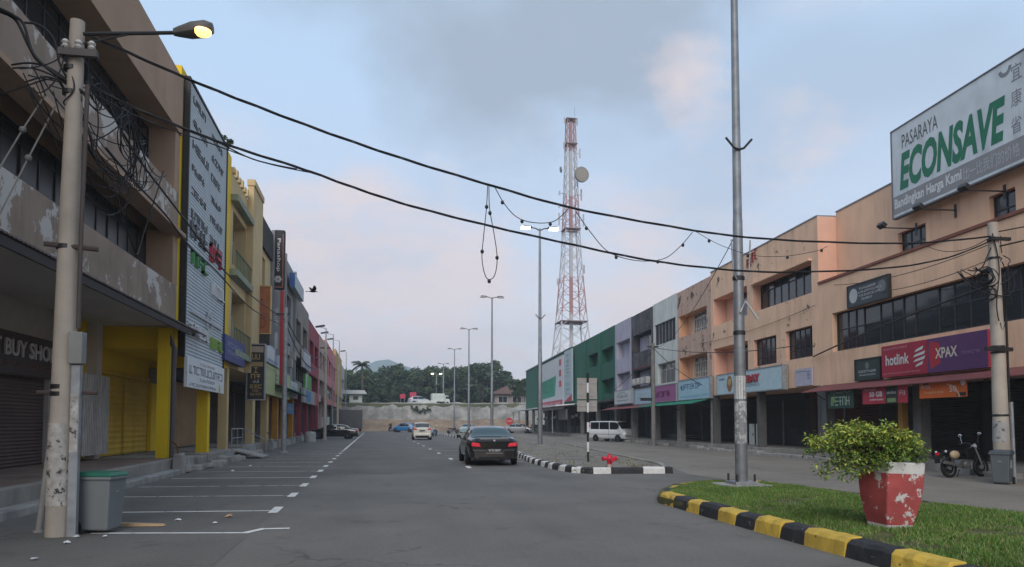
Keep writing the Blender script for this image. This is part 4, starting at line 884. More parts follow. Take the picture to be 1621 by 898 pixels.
# blue fascia on cream shop
t, w, h, y = lsign('shop_sign', 'deep blue shop sign with pale lettering on the cream shophouse', 357, 527, 572, 388, 548, 580, .1, P('royal_blue', (.035, .045, .17)), th=.2)
glyphs(t, w * .1, h * .55, w * .8, h * .22, P('pale_blue', (.25, .3, .5)), 8, y, .003); glyphs(t, w * .1, h * .25, w * .8, h * .18, P('pale_blue', (.25, .3, .5)), 9, y, .003)
# blade signs that project over the bays and face the camera
def blade(name, label, px0, px1, y0, y1, Y, bm, th=.28, frame=None, **k):
    a = DY(px0, y1, Y); b = DY(px1, y0, Y); w, h = b.x - a.x, b.z - a.z
    t = thing(name, label, 'sign', (a.x, Y + th, a.z), 0); 
    MB().box(0, w, -th, 0, 0, h).build('board', bm, t, bevel=k.get('bevel', 0))
    if frame:
        mb = MB()
        for q in ((-.05, w + .05, -.05, 0), (-.05, w + .05, h, h + .05), (-.05, 0, 0, h), (w, w + .05, 0, h)): mb.box(q[0], q[1], -th - .04, .02, q[2], q[3])
        mb.build('frame', frame, t)
    mb = MB()
    for z in (h * .2, h * .8): mb.box(-.45, 0, -th * .6, -th * .4, z - .03, z + .03)
    mb.build('wall_bracket', DARKM, t)
    return t, w, h, -th - .004
t, w, h, y = blade('blade_sign', 'tall black vertical blade sign with white lettering running downward', 431, 452, 364, 458, 47., PK, bevel=.12)
txt(t, 'Panashop', w * .28, h * .30, w * .36, h * .55, PW, y, rot=-math.pi / 2); mb = MB()
for k in range(6): a = k * math.pi / 3; mb.lathe([(.095, 0), (.09, .004)], 8, (w * .45 + .13 * math.cos(a), y, h * .17 + .13 * math.sin(a)), Matrix.Rotation(R_(90), 3, 'X'))
mb.build('flower_emblem', PSILV, t)
MB().box(w * .80, w * .86, y, -.28, h * .04, h * .93).build('copper_trim', P('copper', (.32, .10, .08)), t); MB().box(w * .1, w * .86, y - .002, -.28, h * .03, h * .045).build('copper_trim', P('copper', (.32, .10, .08)), t)
t, w, h, y = blade('blade_sign', 'copper brown vertical blade sign with a dark line drawing', 401, 428, 454, 527, 40.6, P('copper_brown', (.26, .085, .035), var=.2), frame=PGOLD)
mb = MB()
for k in range(18): a = 6.283 * k / 18; b = 6.283 * (k + 1) / 18; mb.quad(*[(w * .5 + r * math.cos(g), y, h * .22 + 1.3 * r * math.sin(g)) for g, r in ((a, .17), (a, .21), (b, .21), (b, .17))])
mb.box(w * .1, w * .16, y, y + .003, h * .1, h * .55); mb.ball((w * .5, y, h * .72), .06, 8, (1, .1, .8)); mb.build('line_drawing', P('dark_copper', (.10, .03, .015)), t)
MB().box(0, w, -.28, 0, -.62, -.06).build('slatted_vent', P('vent_brown', (.045, .035, .032)), t); mb = MB()
for k in range(5): mb.box(.03, w - .03, -.30, -.281, -.56 + k * .11, -.50 + k * .11)
mb.build('vent_slats', DARKM, t)
t, w, h, y = blade('blade_sign', 'black vertical blade sign with gold characters in a silver frame', 391, 419, 546, 632, 38.2, P('sign_black', (.02, .017, .014)), frame=GALV)
MB().box(w * .06, w * .94, y, -.28, h * .86, h * .97).build('pale_header', P('tan_header', (.30, .24, .19)), t); glyphs(t, w * .25, h * .73, w * .5, h * .1, PGOLD, 2, y, .003); MB().box(w * .08, w * .92, y, -.28, h * .60, h * .68).build('gold_band', P('dim_gold', (.24, .17, .08)), t)
glyphs(t, w * .35, h * .48, w * .3, h * .1, PGOLD, 1, y, .003); glyphs(t, w * .18, h * .38, w * .64, h * .08, PGOLD, 2, y, .003); glyphs(t, w * .3, h * .30, w * .4, h * .055, PSILV, 2, y, .003); glyphs(t, w * .12, h * .20, w * .76, h * .065, PGOLD, 3, y, .003); glyphs(t, w * .15, h * .07, w * .7, h * .045, PGOLD, 7, y, .003); glyphs(t, w * .3, h * .14, w * .4, h * .035, PGOLD, 4, y, .003)
t, w, h, y = blade('blade_sign', 'grey and white vertical blade sign edged with a red strip below the black one', 430, 444, 461, 562, 46.9, P('pewter', (.20, .215, .23)))
glyphs(t, w * .25, h * .45, w * .5, h * .3, PSILV, 3, y, .003, vertical=True); MB().box(w * .35, w * .75, y, -.28, h * .1, h * .35).build('white_patch', PSILV, t); MB().box(w + .01, w + .2, -.3, 0, -1.9, h).build('red_edge', PR, t)
t, w, h, y = lsign('shop_sign', 'white and blue framed sign above the pale green board', 421, 543, 572, 443, 556, 583, .15, P('white_blue', (.36, .42, .48)), th=.2)
MB().box(w * .1, w * .6, y, -.2, h * .25, h * .9).build('white_panel', PW, t); glyphs(t, w * .15, h * .1, w * .7, h * .1, PB, 8, y - .003, .003)
t, w, h, y = lsign('shop_sign', 'pale yellow-green shop board with a green emblem over the green awning', 419, 575, 623, 459, 595, 633, .12, P('pale_lime', (.40, .43, .20)), th=.25)
MB().box(w * .36, w * .66, y, -.25, h * .3, h * .8).build('green_emblem', P('mid_green', (.16, .30, .12)), t); glyphs(t, w * .39, h * .36, w * .24, h * .36, P('pale_lime2', (.45, .5, .3)), 3, y - .003, .003); glyphs(t, w * .35, h * .18, w * .33, h * .06, P('mid_green', (.16, .30, .12)), 12, y, .003); glyphs(t, w * .05, h * .86, w * .3, h * .06, P('mid_green', (.16, .30, .12)), 8, y, .003)
t, w, h, y = lsign('shop_sign', 'small blue sign hanging by the orange columns', 455, 637, 655, 465, 641, 656, .0, P('bright_blue', (.03, .13, .30)), th=.15)
glyphs(t, w * .15, h * .3, w * .7, h * .35, PSILV, 4, y, .003)
t, w, h, y = lsign('shop_sign', 'grey and white signboard next to the pale yellow-green board', 460, 602, 628, 471, 608, 633, .1, PSILV, th=.2); glyphs(t, w * .1, h * .3, w * .8, h * .4, PGREY, 4, y, .003)
t, w, h, y = lsign('roof_sign', 'pale box sign with blue end standing on the concrete parapet', 467, 433, 455, 481, 458, 478, .2, P('box_grey', (.36, .40, .43)), th=.35)
MB().box(-.06, 0, -.36, .02, 0, h).build('blue_end', PB, t)
t, w, h, y = lsign('shop_sign', 'white framed sign on the pink recess beyond the concrete shophouse', 481, 552, 583, 492, 561, 588, .1, PSILV, th=.2); MB().box(w * .1, w * .9, y, -.2, h * .08, h * .3).build('blue_grey_strip', P('blue_grey', (.12, .17, .24)), t)
t, w, h, y = lsign('shop_sign', 'bright green signboard beside the maroon front', 484, 591, 615, 493, 598, 618, .1, P('bright_green', (.07, .30, .04)), th=.2); MB().box(0, w * .25, y, -.2, 0, h).build('white_panel', PSILV, t)
t, w, h, y = lsign('shop_sign', 'blue and grey signboard over the maroon shutters', 481, 614, 636, 503, 624, 644, .12, P('sign_grey', (.26, .27, .27)), th=.2); MB().box(w * .15, w * .45, y, -.2, h * .1, h * .9).build('blue_panel', P('cobalt', (.03, .16, .34)), t); MB().box(w * .75, w, y, -.2, 0, h).build('red_panel', PR, t)
t, w, h, y = lsign('shop_sign', 'orange signboard far along the row', 515, 625, 640, 520, 627, 641, .3, P('rust_orange', (.38, .14, .06)), th=.2)
t, w, h, y = lsign('shop_sign', 'small yellow signboard far along the row', 530, 647, 660, 533, 648, 660, .5, P('yellow', (.55, .5, .04)), th=.2)
# torn red characters left on the parapet
t = thing('wall_lettering', 'torn dark red characters left on the peach parapet', 'lettering', *place('R', Rp(1183, 425, .02)[0], Rp(1183, 425, .02)[1], .02))
for u, z, hh in ((0, 0, .45), (.28, .08, .5), (.6, .16, .5), (.95, .26, .55)): glyphs(t, u, z, .24, hh, P('dark_red', (.22, .03, .03)), 1, 0, .06, name='character')

# ================================================================== STREET FURNITURE
LAMPW = flat('lamp_glow_warm', (.9, .75, .5), .4, emit=(1., .50, .11), estr=2.4)
LAMPC = flat('lamp_glow_white', (.9, .88, .8), .4, emit=(1., .93, .80), estr=9.)
LAMPOFF = flat('lamp_lens_unlit', (.35, .35, .34), .3)
# --- concrete utility pole by the bin
UP = G(92, 849); UPH = 7.25
POLEC = MAT('spun_concrete', (.37, .325, .275), .85, var=.18, scale=1.5, streak=.55, dirt=(.15, .13, .11), bump=.2)
t = thing('utility_pole', 'thick tapered concrete utility pole plastered with torn posters beside the wheelie bin', 'pole', UP)
MB().tube([(0, 0, -.1), (.01, 0, 2.), (.02, 0, 4.5), (.05, 0, UPH)], [.165, .152, .125, .095], 20).build('shaft', POLEC, t, smooth=2)
pm = MAT('torn_posters', (.40, .38, .35), .85, var=.35, scale=7, peel=(.05, .05, .052), peel_t=.57, peel_s=11, streak=.4, bump=.2)
MB().lathe([(.166, .42), (.1625, .95), (.1595, 1.55)], 22).build('poster_layer', pm, t, smooth=2)
for z in (1.95, 2.05, 4.0, 6.2, 6.55): MB().lathe([(.160 - z * .0085, z - .035), (.170 - z * .0085, z - .03), (.170 - z * .0085, z + .03), (.160 - z * .0085, z + .035)], 20).build('steel_band', DARKM, t, smooth=2)
MB().tube([(-.3, -.05, 1.97), (.45, -.02, 1.97)], .03, 6).build('cross_rod', flat('rusty_rod', (.07, .05, .045), .8), t)
MB().tube([(-.25, -.1, 4.02), (.42, -.05, 3.98)], .035, 6).build('cross_rod', flat('rusty_rod', (.07, .05, .045), .8), t)
for k, (z, a, b) in enumerate(((6.72, -.12, .38),)):
    MB().box(a, b, -.2, -.12, z - .05, z + .05).build('cross_arm', flat('weathered_arm', (.10, .09, .085), .8), t)
    for x in (a + .08, (a + b) / 2, b - .08): MB().lathe([(.03, 0), (.055, .03), (.03, .06), (.055, .09), (.025, .13)], 10, (x, -.16, z + .05)).build('insulator', flat('insulator_white', (.5, .49, .46), .3), t)
# --- lamp on its arm (bolted to the pole)
L0 = DY(132, 54, UP.y - .1); L1 = DY(275, 52, UP.y - .1); L2 = DY(337, 46, UP.y - .15)
t = thing('street_lamp', 'lit street lamp on a slim arm from the concrete pole', 'street lamp', UP)
q = lambda p: Vector(p) - UP
MB().tube([q(L0), q(L1)], .028, 8).build('arm', DARKM, t); MB().tube([q(L0 - Vector((0, 0, .14))), q(L0.lerp(L1, .55))], .015, 6).build('brace', DARKM, t)
d = (L2 - L1); hd = MB()
for f, rw, rh in ((0, .05, .04), (.12, .075, .06), (.45, .14, .10), (.8, .15, .10), (1., .10, .05)):
    c = q(L1.lerp(L2, f)); n0 = len(hd.v)
    for k in range(12): g = 6.283 * k / 12; hd.v.append((c.x, c.y + rw * math.cos(g), c.z + rh * math.sin(g) + (.02 if math.sin(g) > 0 else 0)))
for i in range(4):
    for k in range(12): j = (k + 1) % 12; hd.f.append((i * 12 + k, i * 12 + j, i * 12 + 12 + j, i * 12 + 12 + k)); hd.m.append(0)
hd.f.append(tuple(range(48, 60))); hd.m.append(0); hd.f.append(tuple(reversed(range(12)))); hd.m.append(0); hd.build('lamp_head', flat('lamp_housing', (.10, .095, .09), .5), t, smooth=2)
c = q(L1.lerp(L2, .74)); MB().ball((c.x, c.y - .035, c.z - .045), .115, 14, (1.15, 1.0, .62)).build('lamp_lens', LAMPW, t, smooth=True)
# --- steel duct with meter box
p = G(114, 850); t = thing('cable_duct', 'galvanised steel cable duct with meter box behind the bin', 'duct', p)
MB().box(-.06, .06, -.05, .05, 0, 2.35).build('duct', GALV, t, bevel=.01); MB().box(-.09, .09, -.1, .08, 2.36, 2.80).build('meter_box', MAT('grey_box', (.22, .22, .21), .6, streak=.3), t, bevel=.012)
MB().tube([(.0, .0, 2.85), (.0, .0, 4.2), (.03, 0, 6.3)], .032, 8).build('riser_pipe', flat('rusty_pipe', (.075, .06, .055), .7), t)
MB().box(-.05, .05, -.056, -.051, 1.15, 1.95).build('sticker_patch', pm, t)
p = G(61, 843); t = thing('stay_pipe', 'slim grey pipe leaning against the concrete pole', 'pipe', p); MB().tube([(0, 0, 0), (.12, .02, 1.35), (.17, .05, 1.98)], .045, 10).build('pipe', MAT('grey_pipe', (.28, .265, .25), .7, streak=.3), t, smooth=2); MB().lathe([(.07, 0), (.07, .03)], 10).build('foot', CONC, t)
# --- wheelie bins
def bin_(name, label, loc, rz, bm, lm, logo=True):
    t = thing(name, label, 'bin', loc, rz)
    w0, w1, d0, d1, H = .23, .275, .27, .33, .96
    MB().hexa([(-w0, -d0, .06), (w0, -d0, .06), (w0, d0, .06), (-w0, d0, .06)], [(-w1, -d1, H), (w1, -d1, H), (w1, d1, H), (-w1, d1, H)]).build('body', bm, t, bevel=.03)
    MB().box(-w1 - .03, w1 + .03, -d1 - .03, d1 + .03, H - .05, H).build('rim', bm, t, bevel=.015)
    MB().hexa([(-w1 - .035, -d1 - .04, H + .005), (w1 + .035, -d1 - .04, H + .005), (w1 + .035, d1 + .08, H + .005), (-w1 - .035, d1 + .08, H + .005)], [(-w1 + .02, -d1 + .02, H + .07), (w1 - .02, -d1 + .02, H + .07), (w1 - .02, d1 + .04, H + .085), (-w1 + .02, d1 + .04, H + .085)]).build('lid', lm, t, bevel=.02)
    MB().tube([(-w1, d1 + .09, H - .02), (w1, d1 + .09, H - .02)], .018, 8).build('handle', lm, t)
    for s in (-1, 1):
        o = MB().lathe([(.02, -.03), (.10, -.03), (.115, -.015), (.115, .015), (.10, .03), (.02, .03)], 18, (s * (w0 + .035), d0 + .03, .115), Matrix.Rotation(R_(90), 3, 'Y')).build('wheel', RUBBER, t, smooth=2)
        MB().lathe([(.05, 0), (.05, .004)], 12, (s * (w0 + .068), d0 + .03, .115), Matrix.Rotation(R_(90), 3, 'Y')).build('hub', flat('hub_grey', (.06, .06, .06)), o)
    t.scale = (.78, .78, .83)
    MB().box(-.05, .05, -.315, -.30, .70, .715).build('embossed_mark', flat('emboss', (.32, .33, .33)), t)
    MB().box(w0 + .025, w0 + .034, -.12, .10, .5, .8, mat=None).build('sticker', flat('faded_sticker', (.30, .32, .32)), t)
    return t
BINM = MAT('grey_plastic', (.17, .185, .19), .55, var=.06, scale=2, streak=.25, dirt=(.08, .085, .085), bump=0)
p = G(158, 843); bin_('wheelie_bin', 'grey wheelie bin with green lid standing by the concrete pole', p, R_(76), BINM, MAT('green_plastic', (.02, .12, .075), .5, var=.06))
p = G(1587, 767); bin_('wheelie_bin', 'dark grey wheelie bin in front of the far utility pole', p, R_(-54), MAT('dark_grey_plastic', (.085, .10, .11), .55, var=.06, streak=.25), MAT('slate_plastic', (.06, .075, .085), .5))
# --- poles along the bays and far road
def slim_pole(label, base, H, r0, r1, m=GALV, rz=0):
    t = thing('utility_pole', label, 'pole', base); MB().tube([(0, 0, 0), (0, 0, H * .5), (0, 0, H)], [r0, (r0 + r1) / 2, r1], 14).build('shaft', m, t, smooth=2); MB().lathe([(r0 * 1.6, 0), (r0 * 1.6, .05), (r0 * 1.1, .08)], 14).build('base_collar', CONC, t); return t
P2 = G(449, 717); t = slim_pole('grey pole standing in the bays opposite the orange columns', P2, 7.6, .14, .10); MB().box(-.5, .2, -.05, .05, 7.2, 7.3).build('cross_arm', DARKM, t)
P3 = G(514, 697); t = slim_pole('pale pole just in front of the black sedan parked nose in', P3, 9.0, .15, .11, POLEC); MB().box(-.5, .4, -.05, .05, 8.3, 8.4).build('cross_arm', DARKM, t)
MB().box(-.22, .22, -.22, .22, 0, .12).build('footing', CONC, t)
P3b = G(534, 690); t = slim_pole('cable strewn pole near the lorry, farthest along the bays', P3b, 8.5, .15, .11, POLEC)
P4 = G(1588, 764); P4H = 6.85
t = thing('utility_pole', 'concrete utility pole with coiled cables in front of the dark shutters', 'pole', P4)
MB().tube([(0, 0, -.05), (-.02, 0, 3), (-.06, 0, P4H)], [.21, .17, .125], 18).build('shaft', POLEC, t, smooth=2)
for z in (1.75, 3.4, 3.55, 5.9, 6.4): MB().lathe([(.205 - z * .01, z - .03), (.215 - z * .01, z), (.205 - z * .01, z + .03)], 18, (-.01 * z, 0, 0)).build('steel_band', DARKM, t, smooth=2)
MB().box(-.55, .25, -.2, -.12, 3.42, 3.52).build('cross_arm', DARKM, t); MB().box(-.3, .3, -.2, -.12, 6.35, 6.43).build('cross_arm', DARKM, t)
MB().tube([(.30, -.05, 0), (.27, -.05, 2.1)], .05, 8).build('duct', GALV, t); MB().tube([(.22, -.05, 2.1), (.19, -.06, 5.5)], .03, 8).build('riser_cable', CABLE, t)
MB().lathe([(.197, 1.05), (.19, 1.6)], 16, (-.015, 0, 0)).build('poster_layer', MAT('torn_poster_grey', (.30, .29, .28), .85, peel=(.08, .08, .08), peel_t=.58, peel_s=5), t, smooth=2)
P5 = G(1035, 706); t = thing('utility_pole', 'thin weathered utility pole in front of the pink shop sign', 'pole', P5)
MB().tube([(0, 0, 0), (0, 0, 3.5), (0, 0, 7.)], [.17, .15, .12], 12).build('shaft', MAT('grey_timber', (.17, .16, .155), .9, streak=.4), t, smooth=2); MB().box(-.9, .1, -.08, .08, 3.05, 3.25).build('junction_box', DARKM, t); MB().box(-.4, .4, -.05, .05, 6.7, 6.8).build('cross_arm', DARKM, t)
# --- tall double headed light masts along the median
GM = 'tall double arm light masts along the median'
def mast(label, base, lit, H=14.1, brackets=None, near=False, r=1., z0=.1):
    t = thing('light_mast', label, 'light mast', (base[0], base[1], z0), 0, GM); n = 14 if near else 8
    MG = MAT('weathered_mast_steel', (.19, .20, .21), .5, .4, var=.2, scale=5, streak=.35, dirt=(.10, .095, .09), bump=.05)
    MB().tube([(0, 0, .0), (0, 0, 3.0), (0, 0, 3.01), (0, 0, 6.0), (0, 0, 6.01), (0, 0, H)], [.165 * r, .155 * r, .145 * r, .128 * r, .12 * r, .07 * r], n).build('shaft', MG, t, smooth=2)
    MB().box(-.27, .27, -.27, .27, .0, .06).build('base_plate', GALV, t); MB().box(-.5, .5, -.5, .5, -.12, -.002).build('footing', CONC, t, bevel=.03)
    if near:
        for a, b in ((-.21, -.21), (.21, -.21), (.21, .21), (-.21, .21)): MB().tube([(a, b, .05), (a, b, .22)], .025, 6).build('anchor_bolt', DARKM, t)
    for s in (-1, 1):
        MB().tube([(0, 0, H - .15), (s * .25, 0, H), (s * .62, 0, H + .06)], .035, 6).build('arm', DARKM, t)
        o = MB().hexa([(s * .55, -.13, H + .0), (s * 1.15, -.15, H + .05), (s * 1.15, .15, H + .05), (s * .55, .13, H + .0)][::s], [(s * .55, -.09, H + .13), (s * 1.1, -.1, H + .17), (s * 1.1, .1, H + .17), (s * .55, .09, H + .13)][::s]).build('lamp_head', DARKM, t)
        MB().box(*sorted((s * .66, s * 1.22)), -.15, .15, H - .05, H + .07).build('lamp_lens', LAMPC if lit else LAMPOFF, o)
    for z in (brackets or ()):
        for s in (-1, 1): MB().tube([(0, -.1, z), (s * .12, -.12, z + .03), (s * .32, -.12, z + .25)], .028, 6).build('flag_bracket', DARKM, t)
    return t
t = mast('near galvanised light mast with stickers at the tip of the grass island', G(1174, 770, .13), False, 16.5, (7.6,), True, .84, .19)
MB().lathe([(.1345, 1.9), (.1330, 2.42)], 14).build('notice', MAT('paper_notice', (.5, .5, .49), .8, peel=(.18, .18, .19), peel_t=.56, peel_s=6), t, smooth=2); MB().lathe([(.1375, .9), (.1355, 1.85)], 14).build('torn_stickers', MAT('torn_stickers', (.42, .42, .41), .8, peel=(.2, .205, .21), peel_t=.5, peel_s=4), t, smooth=2)
for z in (3.4, 4.65): MB().lathe([(.118, z - .05), (.135, z - .04), (.135, z + .04), (.118, z + .05)], 14).build('clamp', DARKM, t, smooth=2)
for s in (-1, 1): MB().tube([(s * .1, -.12, 4.6), (s * .19, -.14, 4.75), (s * .23, -.14, 5.5)], .018, 6).build('banner_rod', GALV, t)
MB().tube([(-.05, -.17, 3.85), (.05, -.2, 4.1), (.35, -.2, 3.7)], .025, 6).build('loose_strap', PSILV, t)
mast('light mast with both lamps glowing, in front of the green building', (10.45, 46.9), True, 14.1, (8.2,)); mast('second light mast along the median with unlit heads', (11.5, 73.8), False); mast('third light mast along the median above the black sedan', (12.35, 99.4), False); mast('fourth light mast along the median', (13.3, 127), False)
for lab, px, py, Y, lit in (('glowing light mast standing on the terrace by the white lorry', 691, 592, 172, True), ('unlit light mast standing on the terrace behind the fourth median mast', 702, 576, 158, False)):
    p = DY(px, py, Y); mast(lab, (p.x, Y), lit, p.z - 5.3, z0=5.3)
# --- traffic sign seen from behind on a striped post
p = G(931, 731, .1); t = thing('road_sign', 'back of a grey road sign on a black and white striped post', 'road sign', p, R_(-8))
for k in range(9): MB().tube([(0, 0, k * .37), (0, 0, k * .37 + .369)], .042, 10).build('post_band', PK if k % 2 == 0 else WHITE, t)
SB = MAT('sign_back_grey', (.27, .255, .235), .6, var=.1, streak=.2)
MB().box(-.40, .36, .05, .07, 2.35, 3.15).build('upper_plate', SB, t); MB().box(-.40, .36, .05, .07, 1.88, 2.30).build('lower_plate', SB, t)
for z in (2.5, 2.95, 2.1): MB().box(-.36, .32, .03, .05, z - .02, z + .02).build('rail', GALV, t)
# --- hydrant
p = G(965, 743, .1); HR = MAT('hydrant_red', (.52, .025, .05), .45, var=.1, streak=.1); t = thing('fire_hydrant', 'bright red pillar fire hydrant on the median nose', 'hydrant', p, R_(10)); t.scale = (.82, .82, .82)
MB().lathe([(.14, 0), (.14, .05), (.09, .07), (.085, .22)], 14).build('flange', MAT('hydrant_pale_base', (.5, .35, .33), .6), t, smooth=2); MB().lathe([(.09, .2), (.10, .30), (.13, .36), (.13, .44), (.09, .52), (.05, .55), (.05, .60), (.001, .61)], 14).build('barrel', HR, t, smooth=2)
for s in (-1, 1): o = MB().lathe([(.06, 0), (.06, .14), (.085, .15), (.085, .22), (.03, .23)], 12, (s * .08, 0, .41), Matrix.Rotation(R_(90 * s), 3, 'Y')).build('outlet', HR, t, smooth=2)
MB().lathe([(.07, 0), (.07, .12), (.09, .13), (.09, .18)], 12, (0, -.08, .36), Matrix.Rotation(R_(90), 3, 'X')).build('outlet', HR, t, smooth=2)
# --- planter
p = G(1408, 834, .13); RED = MAT('flaking_red_paint', (.36, .07, .065), .75, var=.2, scale=3, streak=.2, dirt=(.16, .05, .045), peel=(.52, .50, .47), peel_t=.565, peel_s=4.6, bump=.3)
WHP = MAT('flaking_white_paint', (.55, .54, .51), .8, var=.1, scale=4, streak=.25, dirt=(.3, .28, .25), peel=(.28, .06, .055), peel_t=.60, peel_s=7, bump=.3)
t = thing('planter_pot', 'tapered square concrete planter with flaking red paint and white rim', 'planter', p, R_(3)); t.rotation_euler = (R_(1.5), R_(2.), R_(3))
lev = [(-.02, .195), (.05, .205), (.2, .24), (.4, .272), (.58, .288), (.74, .293), (.75, .293), (.90, .297)]
mb = MB()
for z, r in lev: mb.v += [(-r, -r, z), (r, -r, z), (r, r, z), (-r, r, z)]
for i in range(len(lev) - 1):
    for k in range(4): j = (k + 1) % 4; mb.f.append((i * 4 + k, i * 4 + j, i * 4 + 4 + j, i * 4 + 4 + k)); mb.m.append(1 if i >= 6 or i == 0 else 0)
mb.v += [(-.24, -.24, .90), (.24, -.24, .90), (.24, .24, .90), (-.24, .24, .90), (-.23, -.23, .78), (.23, -.23, .78), (.23, .23, .78), (-.23, .23, .78)]; b = 28
for k in range(4): j = (k + 1) % 4; mb.f.append((b + k, b + j, 32 + j, 32 + k)); mb.f.append((32 + k, 32 + j, 36 + j, 36 + k)); mb.m += [1, 1]
mb.build('pot', [RED, WHP], t, bevel=.022); MB().box(-.225, .225, -.225, .225, .6, .82).build('potting_soil', flat('potting_soil', (.05, .035, .025), .95), t)
# --- shrub in the planter, leaning to one side
t = thing('shrub', 'dense green shrub spilling over one side of the red planter', 'shrub', p + Vector((0, 0, .8)))
sr = random.Random(21); rt = Vector((math.cos(YAW), -math.sin(YAW), 0)); fw = Vector((math.sin(YAW), math.cos(YAW), 0)); up = Vector((0, 0, 1))
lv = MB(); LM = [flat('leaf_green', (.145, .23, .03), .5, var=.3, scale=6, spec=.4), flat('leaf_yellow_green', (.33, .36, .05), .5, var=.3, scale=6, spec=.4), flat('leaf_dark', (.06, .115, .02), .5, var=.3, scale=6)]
def leaf(mb, c, d, n, L, w, mi):
    d = d.normalized(); s = d.cross(n).normalized(); n = s.cross(d)
    a = len(mb.v); m1 = c + d * L * .45 - n * .12 * L
    mb.v += [tuple(c), tuple(m1 + s * w + n * .1 * L), tuple(c + d * L - n * .15 * L), tuple(m1 - s * w + n * .1 * L), tuple(m1)]
    mb.f += [(a, a + 4, a + 1), (a + 4, a + 2, a + 1), (a, a + 3, a + 4), (a + 3, a + 2, a + 4)]; mb.m += [mi] * 4
nb = 0
twigs = []
for i in range(160):
    # tips fill a lopsided flattened dome: mostly to one side
    u = sr.uniform(-1.12, .38); v = sr.uniform(-.55, .5); top = .62 - .28 * ((u + .35) / .8) ** 2 - .2 * v * v
    z = sr.uniform(-.12 if u < -.1 else .05, max(.1, top)) * (1 if sr.random() < .5 else 1.0)
    if sr.random() < .45: z = max(z, top * sr.uniform(.75, 1.08))
    if u < -.85 and z > .42: continue
    tip = rt * u + fw * v + up * z; st = rt * sr.uniform(-.1, .08) + fw * sr.uniform(-.08, .08)
    mid = st.lerp(tip, .5) + up * .10 + rt * sr.uniform(-.06, .06)
    twigs.append([st, st.lerp(mid, .5) + up * .04, mid, mid.lerp(tip, .5) + up * .03, tip])
o = None
tm = MB()
for tw in twigs: tm.tube(tw, [.012, .010, .008, .006, .003], 4)
tm.build('branches', flat('bark', (.09, .065, .045), .9), t)
for tw in twigs:
    for k in range(54):
        f = 1 - sr.random() ** 1.6 * .62; seg = min(3, int(f * 4)); pt = tw[seg].lerp(tw[seg + 1], f * 4 - seg)
        dr = Vector((sr.gauss(0, 1), sr.gauss(0, 1), sr.gauss(.25, .7))); c = pt + dr.normalized() * sr.uniform(.0, .075)
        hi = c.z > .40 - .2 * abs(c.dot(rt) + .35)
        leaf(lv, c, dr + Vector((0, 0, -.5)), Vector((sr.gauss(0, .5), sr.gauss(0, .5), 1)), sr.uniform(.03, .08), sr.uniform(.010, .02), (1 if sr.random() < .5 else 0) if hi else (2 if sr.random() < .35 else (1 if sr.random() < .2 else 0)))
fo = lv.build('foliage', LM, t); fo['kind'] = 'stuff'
# --- handrails, ramp, clutter along the bays' pavement
p = Vector((-5.95, 33.2, .45)); t = thing('handrail', 'low grey steel handrail by the steps of the dark shopfront', 'handrail', p)
for y in (0, 1.3, 2.6): MB().tube([(0, y, -.1), (0, y, .85)], .025, 6).build('post', GALV, t)
MB().tube([(0, -.05, .85), (0, 2.65, .85)], .025, 6).build('rail', GALV, t); MB().tube([(0, 0, .45), (0, 2.6, .45)], .02, 6).build('rail', GALV, t); MB().tube([(0, 2.6, .85), (.9, 4.2, .25)], .022, 6).build('rail', GALV, t)
t = thing('ramp', 'tilted concrete ramp slab bridging the gutter', 'ramp', (-5.55, 34.6, .0)); MB().hexa([(-.5, -.7, .33), (.75, -.6, .02), (.8, .8, .02), (-.5, .7, .33)], [(-.5, -.7, .43), (.75, -.6, .10), (.8, .8, .10), (-.5, .7, .43)]).build('slab', CONC, t, bevel=.02)
for i, (y, s) in enumerate(((24.2, .35), (44.5, .35))):
    t = thing('post_stump', ('rough concrete stump with rusty bent bar by the yellow column', 'rough concrete stump by the orange columns')[i], 'stump', (-5.85, y, 0)); MB().hexa([(-s / 2, -s / 2, 0), (s / 2, -s / 2, 0), (s / 2, s / 2, 0), (-s / 2, s / 2, 0)], [(-s / 2.6, -s / 2.4, .62), (s / 2.8, -s / 2.6, .58), (s / 2.5, s / 2.6, .66), (-s / 2.7, s / 2.5, .6)]).build('stump', CONC, t, bevel=.03); MB().tube([(0, 0, .5), (-.08, -.05, .9), (-.2, -.12, 1.02)], .03, 6).build('bent_bar', flat('rust', (.14, .06, .03), .8), t)
t = thing('concrete_barrier', 'pair of pale rounded concrete bollards by the maroon shutters', 'bollard', (-5.2, 62.5, 0))
for y in (0, 1.1): MB().lathe([(.42, 0), (.42, .7), (.36, .82), (.0, .86)], 14, (0, y, 0)).build('bollard', MAT('pale_concrete', (.34, .34, .32), .9, streak=.4), t, smooth=2)
